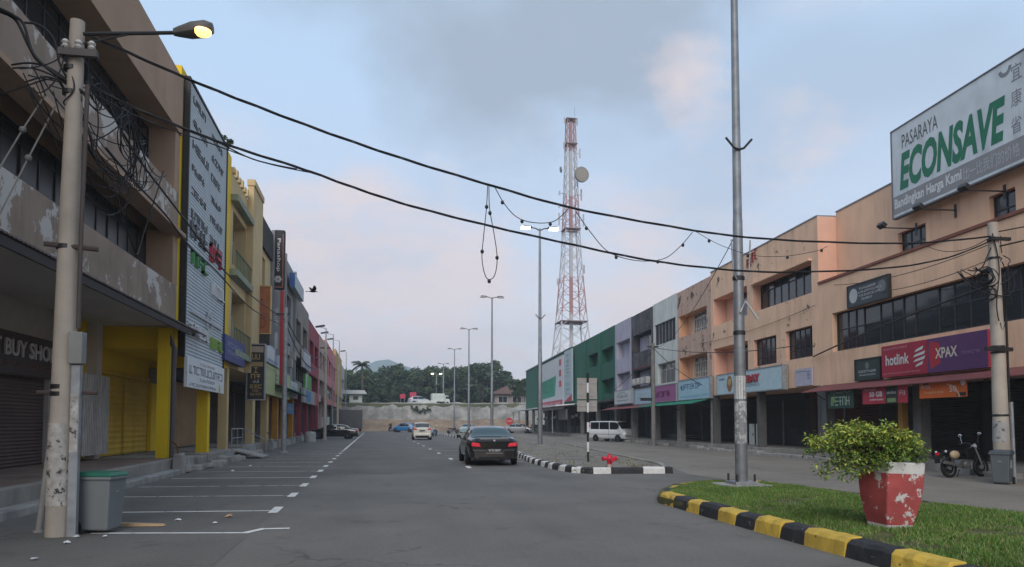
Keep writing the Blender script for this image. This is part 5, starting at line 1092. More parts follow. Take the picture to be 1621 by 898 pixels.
# --- litter
LG = 'scraps of litter on the parking bays'
for px, py, s, lab, m in ((105, 860, .06, 'crushed paper cup with black print in front of the concrete pole', WHITE), (340, 829, .05, 'small white scrap in the nearest bay', WHITE), (282, 824, .06, 'tiny white paper ball left of the centre of the bay', WHITE), (362, 818, .08, 'crumpled tan wrapper near the bay line tip', flat('tan_paper', (.42, .28, .16))), (55, 886, .05, 'flat white scrap at the frame bottom', PSILV), (166, 850, .045, 'white paper scrap beside the bin', WHITE), (122, 850, .05, 'grey scrap between the pole and the bin', PSILV), (368, 746, .07, 'white litter dot far up the bays', WHITE), (396, 738, .06, 'second white litter dot far up the bays', WHITE)):
    p = G(px, py, .01); o = thing('litter', lab, 'litter', p, sr.uniform(0, 6), LG); mb = MB(); n = 9
    ring = [(s * math.cos(6.283 * k / n) * sr.uniform(.6, 1.2), s * math.sin(6.283 * k / n) * sr.uniform(.5, 1.), sr.uniform(0, .02)) for k in range(n)]
    top = [(x * .6, y * .6, s * sr.uniform(.25, .6)) for x, y, z in ring]; mb.hexa(ring, top).build('scrap', m, o)
p = G(215, 833, .01); t = thing('litter', 'long tan cardboard strip lying beside the bin', 'litter', p, R_(-8), LG); MB().hexa([(-.3, -.06, 0), (.42, -.02, 0), (.42, .06, 0), (-.3, .05, 0)], [(-.28, -.05, .05), (.42, .0, .02), (.4, .05, .03), (-.3, .04, .06)]).build('strip', flat('tan_paper', (.42, .28, .16)), t)

# ================================================================== CABLES
def vpl(A, B, px, py):
    A, B = Vector(A), Vector(B); n = Vector((B.y - A.y, -(B.x - A.x), 0)); d = ray(px, py); o = Vector((0, 0, EYE)); t = (A - o).dot(n) / d.dot(n); return o + d * t
def spline(pts, k=6):
    out = []; n = len(pts)
    for i in range(n - 1):
        p0, p1, p2, p3 = pts[max(i - 1, 0)], pts[i], pts[i + 1], pts[min(i + 2, n - 1)]
        for j in range(k):
            t = j / k; out.append(.5 * ((2 * p1) + (p2 - p0) * t + (2 * p0 - 5 * p1 + 4 * p2 - p3) * t * t + (3 * p1 - p0 - 3 * p2 + p3) * t ** 3))
    out.append(pts[-1]); return out
A = UP + Vector((.05, 0, 6.5)); B = P4 + Vector((-.05, 0, 6.2))
def cable(label, pts, r, twist=0, name='overhead_cable', group=None, n=6):
    o = MB(); c = thing(name, label, 'cable', pts[0], 0, group); pts = [q_ - pts[0] for q_ in pts]
    if twist:
        for s in range(twist):
            MB().tube([q_ + Vector((0, r * 1.1 * math.sin(i * .55 + 6.283 * s / twist), r * 1.1 * math.cos(i * .55 + 6.283 * s / twist))) for i, q_ in enumerate(pts)], r * .75, n).build('strand', CABLE, c, smooth=True)
    else: MB().tube(pts, r, n).build('strand', CABLE, c, smooth=True)
    return c
GC = 'cables across the street'
w1 = [vpl(A, B, *q_) for q_ in ((118, 45), (180, 73), (300, 126), (400, 166), (520, 211), (640, 252), (775, 293), (900, 328), (1040, 355), (1165, 374), (1300, 383), (1450, 385), (1572, 374))]
cable('upper thick twisted black cable crossing the street between the utility poles', spline(w1), .0135, 3, group=GC)
w2 = [vpl(A, B, *q_) for q_ in ((135, 130), (200, 165), (290, 203), (370, 233), (480, 268), (560, 297), (650, 326), (780, 359), (900, 386), (1010, 409), (1110, 423), (1230, 431), (1400, 425), (1500, 408), (1572, 380))]
cable('lower thick twisted black cable crossing the street between the utility poles', spline(w2), .0125, 3, group=GC)
w3 = [vpl(A, B, *q_) for q_ in ((150, 140), (230, 178), (330, 218), (400, 252), (470, 268))]
cable('thin slack wire sagging under the lower crossing cable by the grey sign wall', spline(w3), .011, group=GC)
w3 = [vpl(A, B, *q_) for q_ in ((150, 150), (230, 190), (330, 226), (420, 258), (500, 275))]
cable('thinnest slack wire lowest under the lower crossing cable', spline(w3), .009, group=GC)
# strings of dead bulbs
bm = flat('bulb_dark', (.02, .02, .02), .4)
def festoon(label, pix, every, r=.008, off=0.):
    pts = spline([vpl(A, B, *q_) for q_ in pix], 8); c = thing('bulb_string', label, 'light string', pts[0], 0, 'strings of bulbs hung from the crossing cables'); rel = [q_ - pts[0] for q_ in pts]
    MB().tube(rel, r, 5).build('wire', CABLE, c)
    for i in range(every // 2, len(rel), every): MB().ball(rel[i] - Vector((0, 0, .03)), .034, 8, (1, 1, 1.2)).build('bulb', bm, c, smooth=True)
festoon('long loop of bulbs dangling straight down from the upper cable', ((772, 294), (770, 330), (766, 370), (763, 410), (770, 440), (782, 438), (787, 410), (782, 370), (775, 330), (774, 294)), 14)
festoon('string of bulbs swagging left of the telecom tower', ((784, 298), (800, 325), (820, 345), (848, 353), (878, 350), (900, 330)), 12)
festoon('string of bulbs swagging between the two cables right of the telecom tower', ((912, 335), (935, 368), (965, 400), (1010, 413), (1050, 410), (1075, 392), (1096, 368)), 12)
festoon('faint string of bulbs in front of the middle peach shophouse', ((1100, 366), (1140, 388), (1190, 404), (1240, 406), (1290, 398), (1310, 390)), 10, .006)
# service cables along the bays
A2, B2 = UP + Vector((.3, .2, 0)), P2
for lab, pix, r in (('thick service cable descending along the brown shophouse to the bay pole', ((170, 165), (215, 245), (262, 308), (300, 358), (345, 418), (400, 470), (450, 506)), .02), ('second service cable below it along the brown shophouse', ((168, 235), (215, 290), (262, 340), (300, 390), (345, 432), (400, 490), (450, 517)), .018)):
    cable(lab, spline([vpl(A2, B2, *q_) for q_ in pix]), r, group='service cables along the bays')
cable('service cable from the bay pole to the pole by the black sedan', catenary(P2 + Vector((0, 0, 7.1)), P3 + Vector((0, 0, 8.)), 1.2), .03, group='service cables along the bays')
cable('lower service cable from the bay pole to the pole by the black sedan', catenary(P2 + Vector((0, 0, 6.8)), P3 + Vector((0, 0, 7.4)), 1.6), .03, group='service cables along the bays')
cable('service cable running on past the far pole towards the lorry', catenary(P3 + Vector((0, 0, 8.)), P3b + Vector((0, 0, 8.)), .5, 12), .03, group='service cables along the bays')
# cables to the far shophouses
C5 = P5 + Vector((0, 0, 6.7)); M1 = Vector((8.85, 17.06, 0))
for lab, a, b, sag, r in (('black service cable from the far utility pole to the peach wall', P4 + Vector((-.1, 0, 5.2)), onR(29.2, 4.4, .1), -.1, .03), ('slack cable from the thin pole down to the light blue sign', C5, onR(41.2, 3.6, .1), .3, .02), ('cable from the thin pole along the peach shophouse', C5, onR(30.0, 5.0, .15), .35, .02), ('cable dropping from the thin pole towards the white van', C5 + Vector((0, 0, -.2)), onR(66., 4.2, .15), .3, .02), ('thin wire leaving the far utility pole past the frame edge', P4 + Vector((0, 0, 6.6)), Vector((19.5, 8, 7.2)), .2, .015), ('second wire leaving the far utility pole past the frame edge', P4 + Vector((0, 0, 6.2)), Vector((19.5, 7, 7.0)), .1, .02)):
    cable(lab, catenary(a, b, sag, 14), r)
# stays with insulators at the left
for lab, pix in (('pale stay wire with insulators left of the concrete pole', ((72, 150), (36, 205), (0, 265))), ('lower pale stay wire with insulators left of the concrete pole', ((88, 168), (45, 250), (0, 338)))):
    pts = [DY(*q_, UP.y + .2) for q_ in pix]; pts.append(pts[-1] + (pts[-1] - pts[-2]) * .8); c = thing('stay_wire', lab, 'stay wire', pts[0]); rel = [q_ - pts[0] for q_ in pts]; MB().tube(rel, .012, 6).build('wire', flat('pale_wire', (.25, .24, .23), .6), c); MB().ball(rel[1], .05, 8).build('insulator', flat('insulator_grey', (.2, .19, .18)), c)
# tangles of spare cable on the two poles
def tangle(label, base, loops, ends, n, seed, r=(.007, .014)):
    # tied coils of spare cable plus slack lengths strung between fixings
    tr = random.Random(seed); c = thing('cable_tangle', label, 'cable coil', base)
    for ctr, rad, cnt in loops:
        for i in range(cnt):
            a = rad * tr.uniform(.8, 1.15); e = tr.uniform(.6, .95); ph = tr.uniform(0, 6.28); th = tr.uniform(-.25, .25); o = Vector((tr.uniform(-.06, .06), tr.uniform(-.08, .08), tr.uniform(-.08, .05))); pts = []
            for k in range(29):
                g = ph + 6.6 * k / 28; v = Vector((.10 * a * math.sin(g + i), a * math.cos(g), a * e * math.sin(g) - .12 * a * math.cos(2 * g))); v.rotate(Matrix.Rotation(th, 3, 'Z')); pts.append(Vector(ctr) + o + v)
            MB().tube(pts, tr.uniform(*r), 5).build('coil', CABLE, c, smooth=True)
    for i in range(n):
        a, b = tr.sample(ends, 2); a = Vector(a) + Vector([tr.uniform(-.12, .12) for _ in range(3)]); b = Vector(b) + Vector([tr.uniform(-.15, .15) for _ in range(3)]); L = (b - a).length
        pts = catenary(a, b, L * tr.uniform(.08, .5), 16); w = tr.uniform(-.1, .1)
        for k, q_ in enumerate(pts): q_.x += w * math.sin(k / 16 * 6.28); q_.y += w * math.sin(k / 16 * 3.14)
        MB().tube(pts, tr.uniform(*r), 5).build('slack_cable', CABLE, c, smooth=True)
    return c
tangle('messy coils of black cable hanging on the concrete pole beside the lamp arm', UP, [((.35, 1.3, 6.05), .40, 6), ((.3, 2.0, 5.75), .32, 5), ((.2, .4, 6.35), .2, 4), ((.25, .9, 5.35), .24, 2)], [(.05, -.1, 6.7), (.1, .05, 6.35), (.1, .1, 5.9), (-.1, -.15, 6.1), (.35, 1.1, 6.5), (.4, 2.2, 6.3), (.35, 3.2, 6.15), (.25, .6, 5.3), (-.45, -.2, 6.25), (.3, 1.7, 5.6)], 30, 3, (.006, .011))
tangle('small coils of black cable high on the far utility pole', P4, [((-.45, -.1, 5.35), .30, 7), ((-.3, -.1, 4.9), .2, 3)], [(-.1, -.1, 6.4), (.1, -.1, 5.9), (-.6, 0, 5.7), (-.9, .1, 5.5), (.1, -.15, 4.8), (-.1, -.15, 4.2), (.35, -.1, 5.6)], 16, 9, (.01, .018))
LB = [[(0, 14), (22, 25), (38, 40), (52, 84), (80, 112), (108, 130), (140, 152)], [(0, 18), (25, 32), (44, 70), (60, 96), (92, 118), (125, 150)], [(38, 36), (62, 40), (85, 62), (96, 105), (120, 145)], [(18, 103), (45, 100), (75, 106), (108, 128), (130, 150)], [(20, 108), (50, 108), (80, 118), (112, 135)], [(40, 130), (70, 122), (95, 128), (130, 148)], [(0, 150), (45, 135), (80, 125), (118, 130)], [(50, 104), (62, 125), (72, 152)], [(95, 130), (115, 165), (140, 205), (150, 250)]]
c = thing('cable_bundle', 'bundle of slack black cables arriving at the concrete pole from the frame edge', 'cable', UP)
for i, pix in enumerate(LB): pts = spline([DY(*q_, UP.y - .05 + .05 * (i % 5)) - UP for q_ in pix]); MB().tube(pts, (.022, .022, .016, .014, .012, .012, .01, .012, .02)[i], 6).build('strand', CABLE, c, smooth=True)

# ================================================================== VEHICLES
def lerp_curve(c, x):
    if x <= c[0][0]: return c[0][1]
    for (a, b), (c2, d) in zip(c, c[1:]):
        if x <= c2:
            t = (x - a) / (c2 - a); t = t * t * (3 - 2 * t) * .6 + t * .4; return b + (d - b) * t
    return c[-1][1]
CARGLASS = flat('car_glass', (.012, .016, .018), .04, var=0, spec=.6)
REARGL = flat('car_rear_glass', (.02, .05, .055), .05, var=0, spec=.7)
TAIL = flat('tail_light_red', (.5, .02, .04), .25, var=0); TAILLIT = flat('tail_light_lit', (.6, .03, .05), .25, var=0, emit=(1., .05, .09), estr=.06)
HEADL = flat('headlight_clear', (.55, .56, .58), .15, var=0)
def car(label, loc, rz, paint, L, W, top, belt, plan, cabin, wheels, pillars, cat='car', name='parked_car', rb=.24, lit=False, glass=None, wr=.31, roofk=.74, plate=None, rearz=None):
    # local +y is the nose; curves run over y from tail (-L/2) to nose (+L/2)
    t = thing(name, label, cat, loc, rz); NS = 46; hw = W / 2
    def sec(y):
        z1 = lerp_curve(top, y); zb = min(lerp_curve(belt, y), z1); w = hw * lerp_curve(plan, y); c = z1 - zb; k = max(0, min(1, c / .3)); rw = w * (.86 + (roofk - .86) * k)
        return [(0, rb), (w * .88, rb), (w * .98, rb + .10), (w, rb + .30), (w * .995, zb - .2), (w * .97, zb - .05), (w * .93, zb - .0), (w * .93 + (rw - w * .93) * .55, zb + c * .55), (rw, z1 - .055 * k - .012), (rw * .86, z1 - .012 * k), (rw * .5, z1 + .01), (0, z1 + .018)]
    yy = [-L / 2 + L * i / (NS - 1) for i in range(NS)]; mb = MB(); K = 12
    for y in yy:
        s = sec(y); ring = [(x, y, z) for x, z in s] + [(-x, y, z) for x, z in s[1:-1]][::-1]; mb.v += ring
    R2 = 22
    for i in range(NS - 1):
        for k in range(R2): j = (k + 1) % R2; mb.f.append((i * R2 + k, i * R2 + j, i * R2 + R2 + j, i * R2 + R2 + k)); mb.m.append(0)
    mb.f.append(tuple(range(R2))); mb.f.append(tuple(reversed(range((NS - 1) * R2, NS * R2)))); mb.m += [0, 0]
    body = mb.build('body', paint, t, smooth=2)
    def pt(y, q, side, off=.008):
        s = sec(y); i = min(10, int(q)); f = q - i; a, b = s[i], s[i + 1]; x = a[0] + (b[0] - a[0]) * f; z = a[1] + (b[1] - a[1]) * f
        dx, dz = b[1] - a[1], -(b[0] - a[0]); n = math.hypot(dx, dz) or 1; return (side * (x + off * dx / n), y, z + off * dz / n)
    yr0, yr1, yf1, yf0 = cabin                              # tail-glass base, roof rear, roof front, windscreen base
    for side in (-1, 1):
        for a, b in pillars:
            m = MB(); n = 7
            for i in range(n):
                y0_, y1_ = a + (b - a) * i / n, a + (b - a) * (i + 1) / n
                for q0, q1 in ((6.12, 7.0), (7.0, 7.9)): m.quad(*( [pt(y0_, q0, side), pt(y1_, q0, side), pt(y1_, q1, side), pt(y0_, q1, side)][::side]))
            m.build('side_window', CARGLASS, t)
    for nm, a, b, g in (('rear_window', yr0, yr1, glass or CARGLASS), ('windscreen', yf1, yf0, CARGLASS)):
        m = MB(); n = 6; qs = [8.0, 8.6, 9.0, 10., 11.]
        for i in range(n):
            y0_, y1_ = a + (b - a) * i / n, a + (b - a) * (i + 1) / n
            for side in (-1, 1):
                for q0, q1 in zip(qs, qs[1:]): m.quad(*([pt(y0_, q0, side, .012), pt(y1_, q0, side, .012), pt(y1_, q1, side, .012), pt(y0_, q1, side, .012)][::side]))
        m.build(nm, g, t, smooth=True)
    for y in wheels:
        for side in (-1, 1):
            M = Matrix.Rotation(R_(90 * side), 3, 'Y'); w = hw * lerp_curve(plan, y)
            MB().lathe([(wr + .06, -.05), (wr + .06, .006), (wr - .01, .007)], 22, (side * w, y, wr + .01), M).build('wheel_arch', RUBBER, t)
            o = MB().lathe([(.12, -.16), (wr - .02, -.16), (wr, -.14), (wr, .0), (wr - .03, .022), (wr * .66, .022)], 24, (side * (w - .0), y, wr), M).build('wheel', RUBBER, t, smooth=2)
            r = MB().lathe([(wr * .66, .021), (wr * .6, .012), (.05, .018), (.04, .03), (.001, .032)], 20, (side * w, y, wr), M)
            r.build('rim', flat('alloy', (.35, .35, .36), .35, metal=.7), o, smooth=2)
    e = -L / 2; zr = lerp_curve(top, e); hwr = hw * lerp_curve(plan, e); rz_ = rearz or (zr - .13)
    for s in (-1, 1):
        MB().hexa([(s * hwr * .60, e - .02, rz_ - .06), (s * hwr * 1.0, e - .015, rz_ - .04), (s * (hwr * 1.02 + .02), e + .22, rz_ - .02), (s * hwr * .6, e + .2, rz_ - .03)][::s], [(s * hwr * .66, e - .02, rz_ + .07), (s * hwr * .99, e - .015, rz_ + .10), (s * (hwr * 1.02 + .02), e + .26, rz_ + .11), (s * hwr * .66, e + .2, rz_ + .07)][::s]).build('tail_light', TAILLIT if lit else TAIL, t, bevel=.015)
        MB().box(*sorted((s * hwr * .55, s * hwr * .95)), L / 2 - .12, L / 2 + .005, lerp_curve(top, L / 2) - .14, lerp_curve(top, L / 2) - .03).build('headlight', HEADL, t, bevel=.02)
        yw = yf0 - .35; MB().hexa([(s * (hw + .0), yw, lerp_curve(belt, yw) + .02), (s * (hw + .17), yw - .03, lerp_curve(belt, yw) + .04), (s * (hw + .17), yw + .08, lerp_curve(belt, yw) + .04), (s * hw, yw + .1, lerp_curve(belt, yw) + .02)][::s], [(s * (hw + .0), yw, lerp_curve(belt, yw) + .13), (s * (hw + .16), yw - .03, lerp_curve(belt, yw) + .16), (s * (hw + .16), yw + .08, lerp_curve(belt, yw) + .16), (s * hw, yw + .1, lerp_curve(belt, yw) + .13)][::s]).build('wing_mirror', paint, t, bevel=.02)
    MB().hexa([(-hwr * .92, e - .07, rb + .0), (hwr * .92, e - .07, rb + .0), (hwr * 1.01, e + .3, rb), (-hwr * 1.01, e + .3, rb)], [(-hwr * .95, e - .06, rb + .36), (hwr * .95, e - .06, rb + .36), (hwr * 1.01, e + .3, rb + .36), (-hwr * 1.01, e + .3, rb + .36)]).build('rear_bumper', paint, t, bevel=.04)
    MB().box(-hwr * .7, hwr * .7, e - .075, e - .02, rb - .02, rb + .09).build('bumper_valance', RUBBER, t)
    if plate:
        o = MB().box(-.26, .26, e - .09, e - .055, rb + .26, rb + .39).build('number_plate', PK, t); txt(o, plate, -.22, rb + .285, .44, .08, PW, e - .094)
        MB().box(-.3, .3, e - .085, e - .05, rb + .215, rb + .24).build('plate_lamp_bar', CHROME, t)
    return t
DKP = flat('gloss_black_paint', (.007, .007, .007), .2, var=0, coat=.45, spec=.35)
SED_TOP = [(-2.4, .88), (-2.3, 1.0), (-1.75, 1.04), (-1.0, 1.36), (-.4, 1.43), (.1, 1.42), (.55, 1.33), (1.25, 1.0), (1.9, .9), (2.25, .76), (2.4, .6)]
SED_BELT = [(-2.4, .88), (-1.7, .97), (-.5, .95), (1.2, .93), (2.4, .6)]
SED_PLAN = [(-2.4, .88), (-2.25, .96), (-1.5, 1.), (1., 1.), (1.9, .95), (2.25, .85), (2.4, .7)]
s0_, s1_ = G(745, 738), G(823, 738); mid = (s0_ + s1_) / 2
t = car('glossy black sedan seen from behind with red tail lights in the lane', (mid.x + .03, mid.y + 2.42, 0), R_(-1.5), DKP, 4.8, 1.86, SED_TOP, SED_BELT, SED_PLAN, (-1.78, -.95, .35, 1.22), (-1.42, 1.42), ((-1.25, -.42), (-.36, .62)), lit=True, glass=REARGL, plate='WYE 8807')
e = -2.4
MB().hexa([(-.66, e - .035, .86), (.66, e - .035, .86), (.66, e + .1, .87), (-.66, e + .1, .87)], [(-.62, e - .02, .99), (.62, e - .02, .99), (.62, e + .12, 1.02), (-.62, e + .12, 1.02)]).build('boot_lid', DKP, t, bevel=.02)
MB().box(-.52, .52, e - .048, e - .034, .965, .985).build('chrome_strip', CHROME, t); MB().lathe([(.05, 0), (.045, .012), (.001, .016)], 6, (0, e - .035, .905), Matrix.Rotation(R_(90), 3, 'X') @ Matrix.Diagonal((.8, 1.1, 1))).build('emblem', CHROME, t)
MB().tube([(.55, e - .05, .3), (.55, e + .1, .3)], .04, 10).build('exhaust', CHROME, t)
WHP2 = flat('pearl_white_paint', (.58, .55, .47), .3, var=0, coat=.6)
HT_TOP = [(-1.85, 1.0), (-1.75, 1.15), (-1.45, 1.5), (-.5, 1.58), (.2, 1.55), (.6, 1.42), (1.15, 1.05), (1.6, .93), (1.85, .65)]
HT_BELT = [(-1.85, .95), (-1., .98), (1.1, .95), (1.85, .65)]; HT_PLAN = [(-1.85, .9), (-1.6, .98), (-1., 1.), (1., 1.), (1.6, .92), (1.85, .75)]
HTC = (-1.76, -1.42, .3, 1.12)
a_, b_ = G(653, 697), G(685, 697); m_ = (a_ + b_) / 2
t = car('pearl white hatchback driving away at mid distance', (m_.x, m_.y + 1.9, 0), R_(-1), WHP2, 3.7, 1.70, HT_TOP, HT_BELT, HT_PLAN, HTC, (-1.2, 1.25), ((-1.2, -.4), (-.34, .62)), glass=GLASS2, rearz=.98); MB().box(-.62, .62, -1.95, -1.90, .30, .42).build('dark_diffuser', RUBBER, t); MB().box(-.25, .25, -1.915, -1.9, .80, .92).build('number_plate', PGREY, t)
car('black sedan parked nose in at the bays with white reflections on its rear', (-3.95, 74.5, 0), R_(86), flat('black_paint', (.008, .008, .009), .12, var=0, coat=1.), 4.7, 1.8, SED_TOP, SED_BELT, SED_PLAN, (-1.78, -.95, .35, 1.22), (-1.42, 1.42), ((-1.25, -.42), (-.36, .62)), lit=True)
p = G(640, 684.5); car('blue hatchback parked across the far end of the road', (p.x, p.y, 0), R_(70), flat('blue_paint', (.02, .14, .32), .3, var=0, coat=.6), 3.7, 1.68, HT_TOP, HT_BELT, HT_PLAN, HTC, (-1.2, 1.25), ((-1.2, -.4), (-.34, .62)))
p = G(741, 686); car('pale blue sedan parked beyond the black sedan near the embankment', (p.x, p.y, 0), R_(160), flat('ice_blue_paint', (.30, .40, .44), .3, var=0, coat=.6), 4.3, 1.72, SED_TOP, SED_BELT, SED_PLAN, (-1.78, -.95, .35, 1.22), (-1.42, 1.42), ((-1.25, -.42), (-.36, .62)))
p = G(822, 686); car('silver sedan parked beyond the stop sign', (p.x, p.y, 0), R_(-118), flat('silver_paint', (.34, .34, .35), .3, metal=.4, var=0, coat=.6), 4.5, 1.74, SED_TOP, SED_BELT, SED_PLAN, (-1.78, -.95, .35, 1.22), (-1.42, 1.42), ((-1.25, -.42), (-.36, .62)))
# van
VT = [(-2.35, 1.62), (-2.32, 1.9), (-2.2, 1.97), (.2, 1.99), (1.2, 1.96), (1.45, 1.84), (2.0, 1.22), (2.28, 1.05), (2.35, .75)]
VB = [(-2.35, 1.15), (1.9, 1.12), (2.35, .7)]; VP_ = [(-2.35, .94), (-2., 1.), (1.5, 1.), (2.1, .94), (2.35, .82)]
vdir = Vector((.5, -.866, 0)); VW = flat('van_white', (.55, .56, .56), .35, var=.04, coat=.4)
t = car('white passenger van parked by the shops with dark windows', (19.5, 60.0, 0), math.atan2(-vdir.x, vdir.y), VW, 4.7, 1.7, VT, VB, VP_, (-2.34, -2.24, 1.38, 1.97), (-1.35, 1.5), ((-2.05, -.95), (-.88, .35), (.45, 1.6)), cat='van', name='parked_van', roofk=.90, rb=.3)
t.scale = (.86, .86, .86)
for s in (-1, 1): MB().box(*sorted((s * .855, s * .868)), -2.2, 2.0, .70, .74).build('side_moulding', PGREY, t); MB().box(*sorted((s * .852, s * .862)), .38, .40, .5, 1.9).build('door_gap', RUBBER, t)
# lorry box
t = thing('box_lorry', 'dark grey box lorry parked nose in behind the black sedan', 'lorry', (-4.0, 97, 0), R_(90))
GB_ = MAT('lorry_grey', (.075, .075, .078), .6, streak=.3); MB().box(-1.15, 1.15, -2.4, 1.5, .75, 3.2).build('cargo_box', GB_, t, bevel=.04); MB().hexa([(-1., 1.6, .5), (1., 1.6, .5), (1., 3.1, .5), (-1., 3.1, .5)], [(-.95, 1.6, 2.3), (.95, 1.6, 2.3), (.9, 2.6, 2.3), (-.9, 2.6, 2.3)]).build('cab', WHITE, t, bevel=.05)
MB().box(-.9, .9, -2.3, 1.6, .5, .74).build('chassis', RUBBER, t)
for y in (-1.4, 2.3):
    for s in (-1, 1): MB().lathe([(.1, -.12), (.38, -.12), (.4, .1), (.2, .12)], 16, (s * .95, y, .4), Matrix.Rotation(R_(90), 3, 'Y')).build('wheel', RUBBER, t, smooth=2)
for s in (-1, 1): MB().box(*sorted((s * .7, s * .95)), -2.42, -2.40, .8, .95).build('tail_light', TAIL, t)
mb = MB()
for k in range(8): mb.box(-1.16, -1.152, -2.3 + k * .5, -2.25 + k * .5, .8, 3.15); mb.box(1.152, 1.16, -2.3 + k * .5, -2.25 + k * .5, .8, 3.15)
mb.build('side_ribs', GB_, t)
# motorcycles
def moto(label, loc, rz, paint, bag=True, lean=0.):
    t = thing('motorcycle', label, 'motorcycle', loc, rz); t.rotation_euler = (0, lean, rz)                       # +y is the front
    for y, nm in ((-.60, 'rear_wheel'), (.62, 'front_wheel')):
        M = Matrix.Rotation(R_(90), 3, 'Y'); prof = [(.235 + .05 * math.cos(a), .05 * math.sin(a)) for a in [6.283 * k / 10 for k in range(11)]]
        o = MB().lathe(prof, 26, (0, y, .285), M).build(nm, RUBBER, t, smooth=True)
        r = MB()
        for k in range(14): a = 6.283 * k / 14; b = a + .5 * (1 if k % 2 else -1); r.tube([(0, y + .03 * math.cos(a), .285 + .03 * math.sin(a)), (0, y + .2 * math.cos(b), .285 + .2 * math.sin(b))], .005, 4)
        r.build('spokes', CHROME, o); MB().lathe([(.205, -.02), (.205, .02), (.185, .02), (.185, -.02), (.205, -.02)], 26, (0, y, .285), M).build('rim', flat('bright_rim', (.45, .44, .42), .4, metal=.5), o); MB().lathe([(.055, -.05), (.055, .05)], 12, (0, y, .285), M).build('hub', GALV, o)
    MB().hexa([(-.05, -.35, .28), (.05, -.35, .28), (.05, .22, .28), (-.05, .22, .28)], [(-.09, -.2, .52), (.09, -.2, .52), (.09, .15, .5), (-.09, .15, .5)]).build('engine', flat('engine_grey', (.16, .16, .165), .45, metal=.4), t, bevel=.03)
    MB().lathe([(.085, -.12), (.095, -.1), (.095, .1), (.08, .12)], 12, (0, .0, .36), Matrix.Rotation(R_(90), 3, 'Y')).build('crankcase', flat('bright_case', (.3, .3, .31), .35, metal=.6), t, smooth=2)
    MB().tube([(0, .42, .86), (0, .2, .62), (0, -.15, .55), (0, -.55, .66)], .04, 8).build('frame', paint, t)
    MB().hexa([(-.09, -.70, .70), (.09, -.70, .70), (.11, .05, .64), (-.11, .05, .64)], [(-.10, -.72, .80), (.10, -.72, .80), (.12, .02, .76), (-.12, .02, .76)]).build('seat', flat('seat_vinyl', (.012, .012, .012), .5), t, bevel=.04)
    MB().hexa([(-.10, .02, .5), (.10, .02, .5), (.09, .38, .52), (-.09, .38, .52)], [(-.08, .05, .74), (.08, .05, .74), (.07, .42, .88), (-.07, .42, .88)]).build('front_cowl', paint, t, bevel=.04)
    for s in (-1, 1):
        MB().tube([(s * .07, .40, .86), (s * .07, .62, .29)], .026, 8).build('fork_leg', GALV, t); MB().tube([(s * .12, -.55, .62), (s * .12, -.58, .31)], .035, 8).build('shock_absorber', CHROME, t)
        MB().tube([(0, .38, .93), (s * .18, .36, 1.0), (s * .33, .26, .97)], .015, 6).build('handlebar', DARKM, t); MB().tube([(s * .24, .30, .98), (s * .3, .34, 1.18)], .007, 5).build('mirror_stem', CHROME, t)
        MB().ball((s * .31, .34, 1.22), .06, 10, (1.1, .25, .75)).build('mirror', CHROME, t, smooth=True); MB().ball((s * .16, -.82, .74), .035, 8).build('indicator', HEADL, t)
        MB().tube([(s * .1, -.3, .3), (s * .2, -.3, .28)], .014, 6).build('footrest', DARKM, t)
    MB().ball((0, .46, .88), .085, 12, (1, .8, 1)).build('headlamp', HEADL, t, smooth=True); MB().hexa([(-.06, -.95, .62), (.06, -.95, .62), (.07, -.6, .68), (-.07, -.6, .68)], [(-.05, -.97, .68), (.05, -.97, .68), (.08, -.6, .78), (-.08, -.6, .78)]).build('tail_cowl', paint, t, bevel=.02); MB().box(-.06, .06, -.98, -.95, .64, .72).build('tail_light', TAIL, t); MB().box(-.09, .09, -1.0, -.985, .42, .56).build('number_plate', PK, t)
    fm = MB()
    for k in range(8): a = .5 + 2.0 * k / 8; b = .5 + 2.0 * (k + 1) / 8; fm.quad(*[(x, .62 + .33 * math.cos(g), .285 + .33 * math.sin(g)) for x, g in ((-.06, a), (.06, a), (.06, b), (-.06, b))])
    fm.build('front_mudguard', paint, t)
    MB().tube([(.13, .05, .26), (.15, -.25, .27), (.16, -.5, .36), (.16, -.92, .44)], [.02, .025, .045, .045], 8).build('exhaust', flat('exhaust_steel', (.28, .27, .26), .35, metal=.7), t, smooth=2)
    MB().tube([(-.08, -.1, .25), (-.16, -.15, .0)], .014, 6).build('side_stand', DARKM, t)
    if bag: MB().ball((.2, -.55, .64), .14, 14, (.7, 1.15, .85)).build('saddle_bundle', MAT('tan_cloth', (.42, .32, .20), .85), t, smooth=True)
    return t
a_, b_ = G(1497, 757), G(1560, 755); m_ = (a_ + b_) / 2; dv = (b_ - a_)
moto('black underbone motorcycle with a tan bundle parked before dark grey shutters', (m_.x, m_.y, 0), math.atan2(-dv.x, dv.y), flat('moto_black', (.012, .012, .013), .3, var=0), True, R_(-6))
p = G(688, 691); moto('blue motorcycle parked at the median kerb beside the white hatchback', (p.x, p.y, 0), R_(160), flat('moto_blue', (.02, .16, .34), .3, var=0), False)
p = G(717, 688); moto('black motorcycle parked on the median near the pale blue sedan', (p.x, p.y, .1), R_(-70), flat('moto_black', (.012, .012, .013), .3, var=0), False)
p = G(618, 683.5); moto('red-black motorcycle ridden at the far end of the road', (p.x, p.y, 0), R_(20), flat('moto_dark_red', (.08, .015, .015), .3, var=0), False)
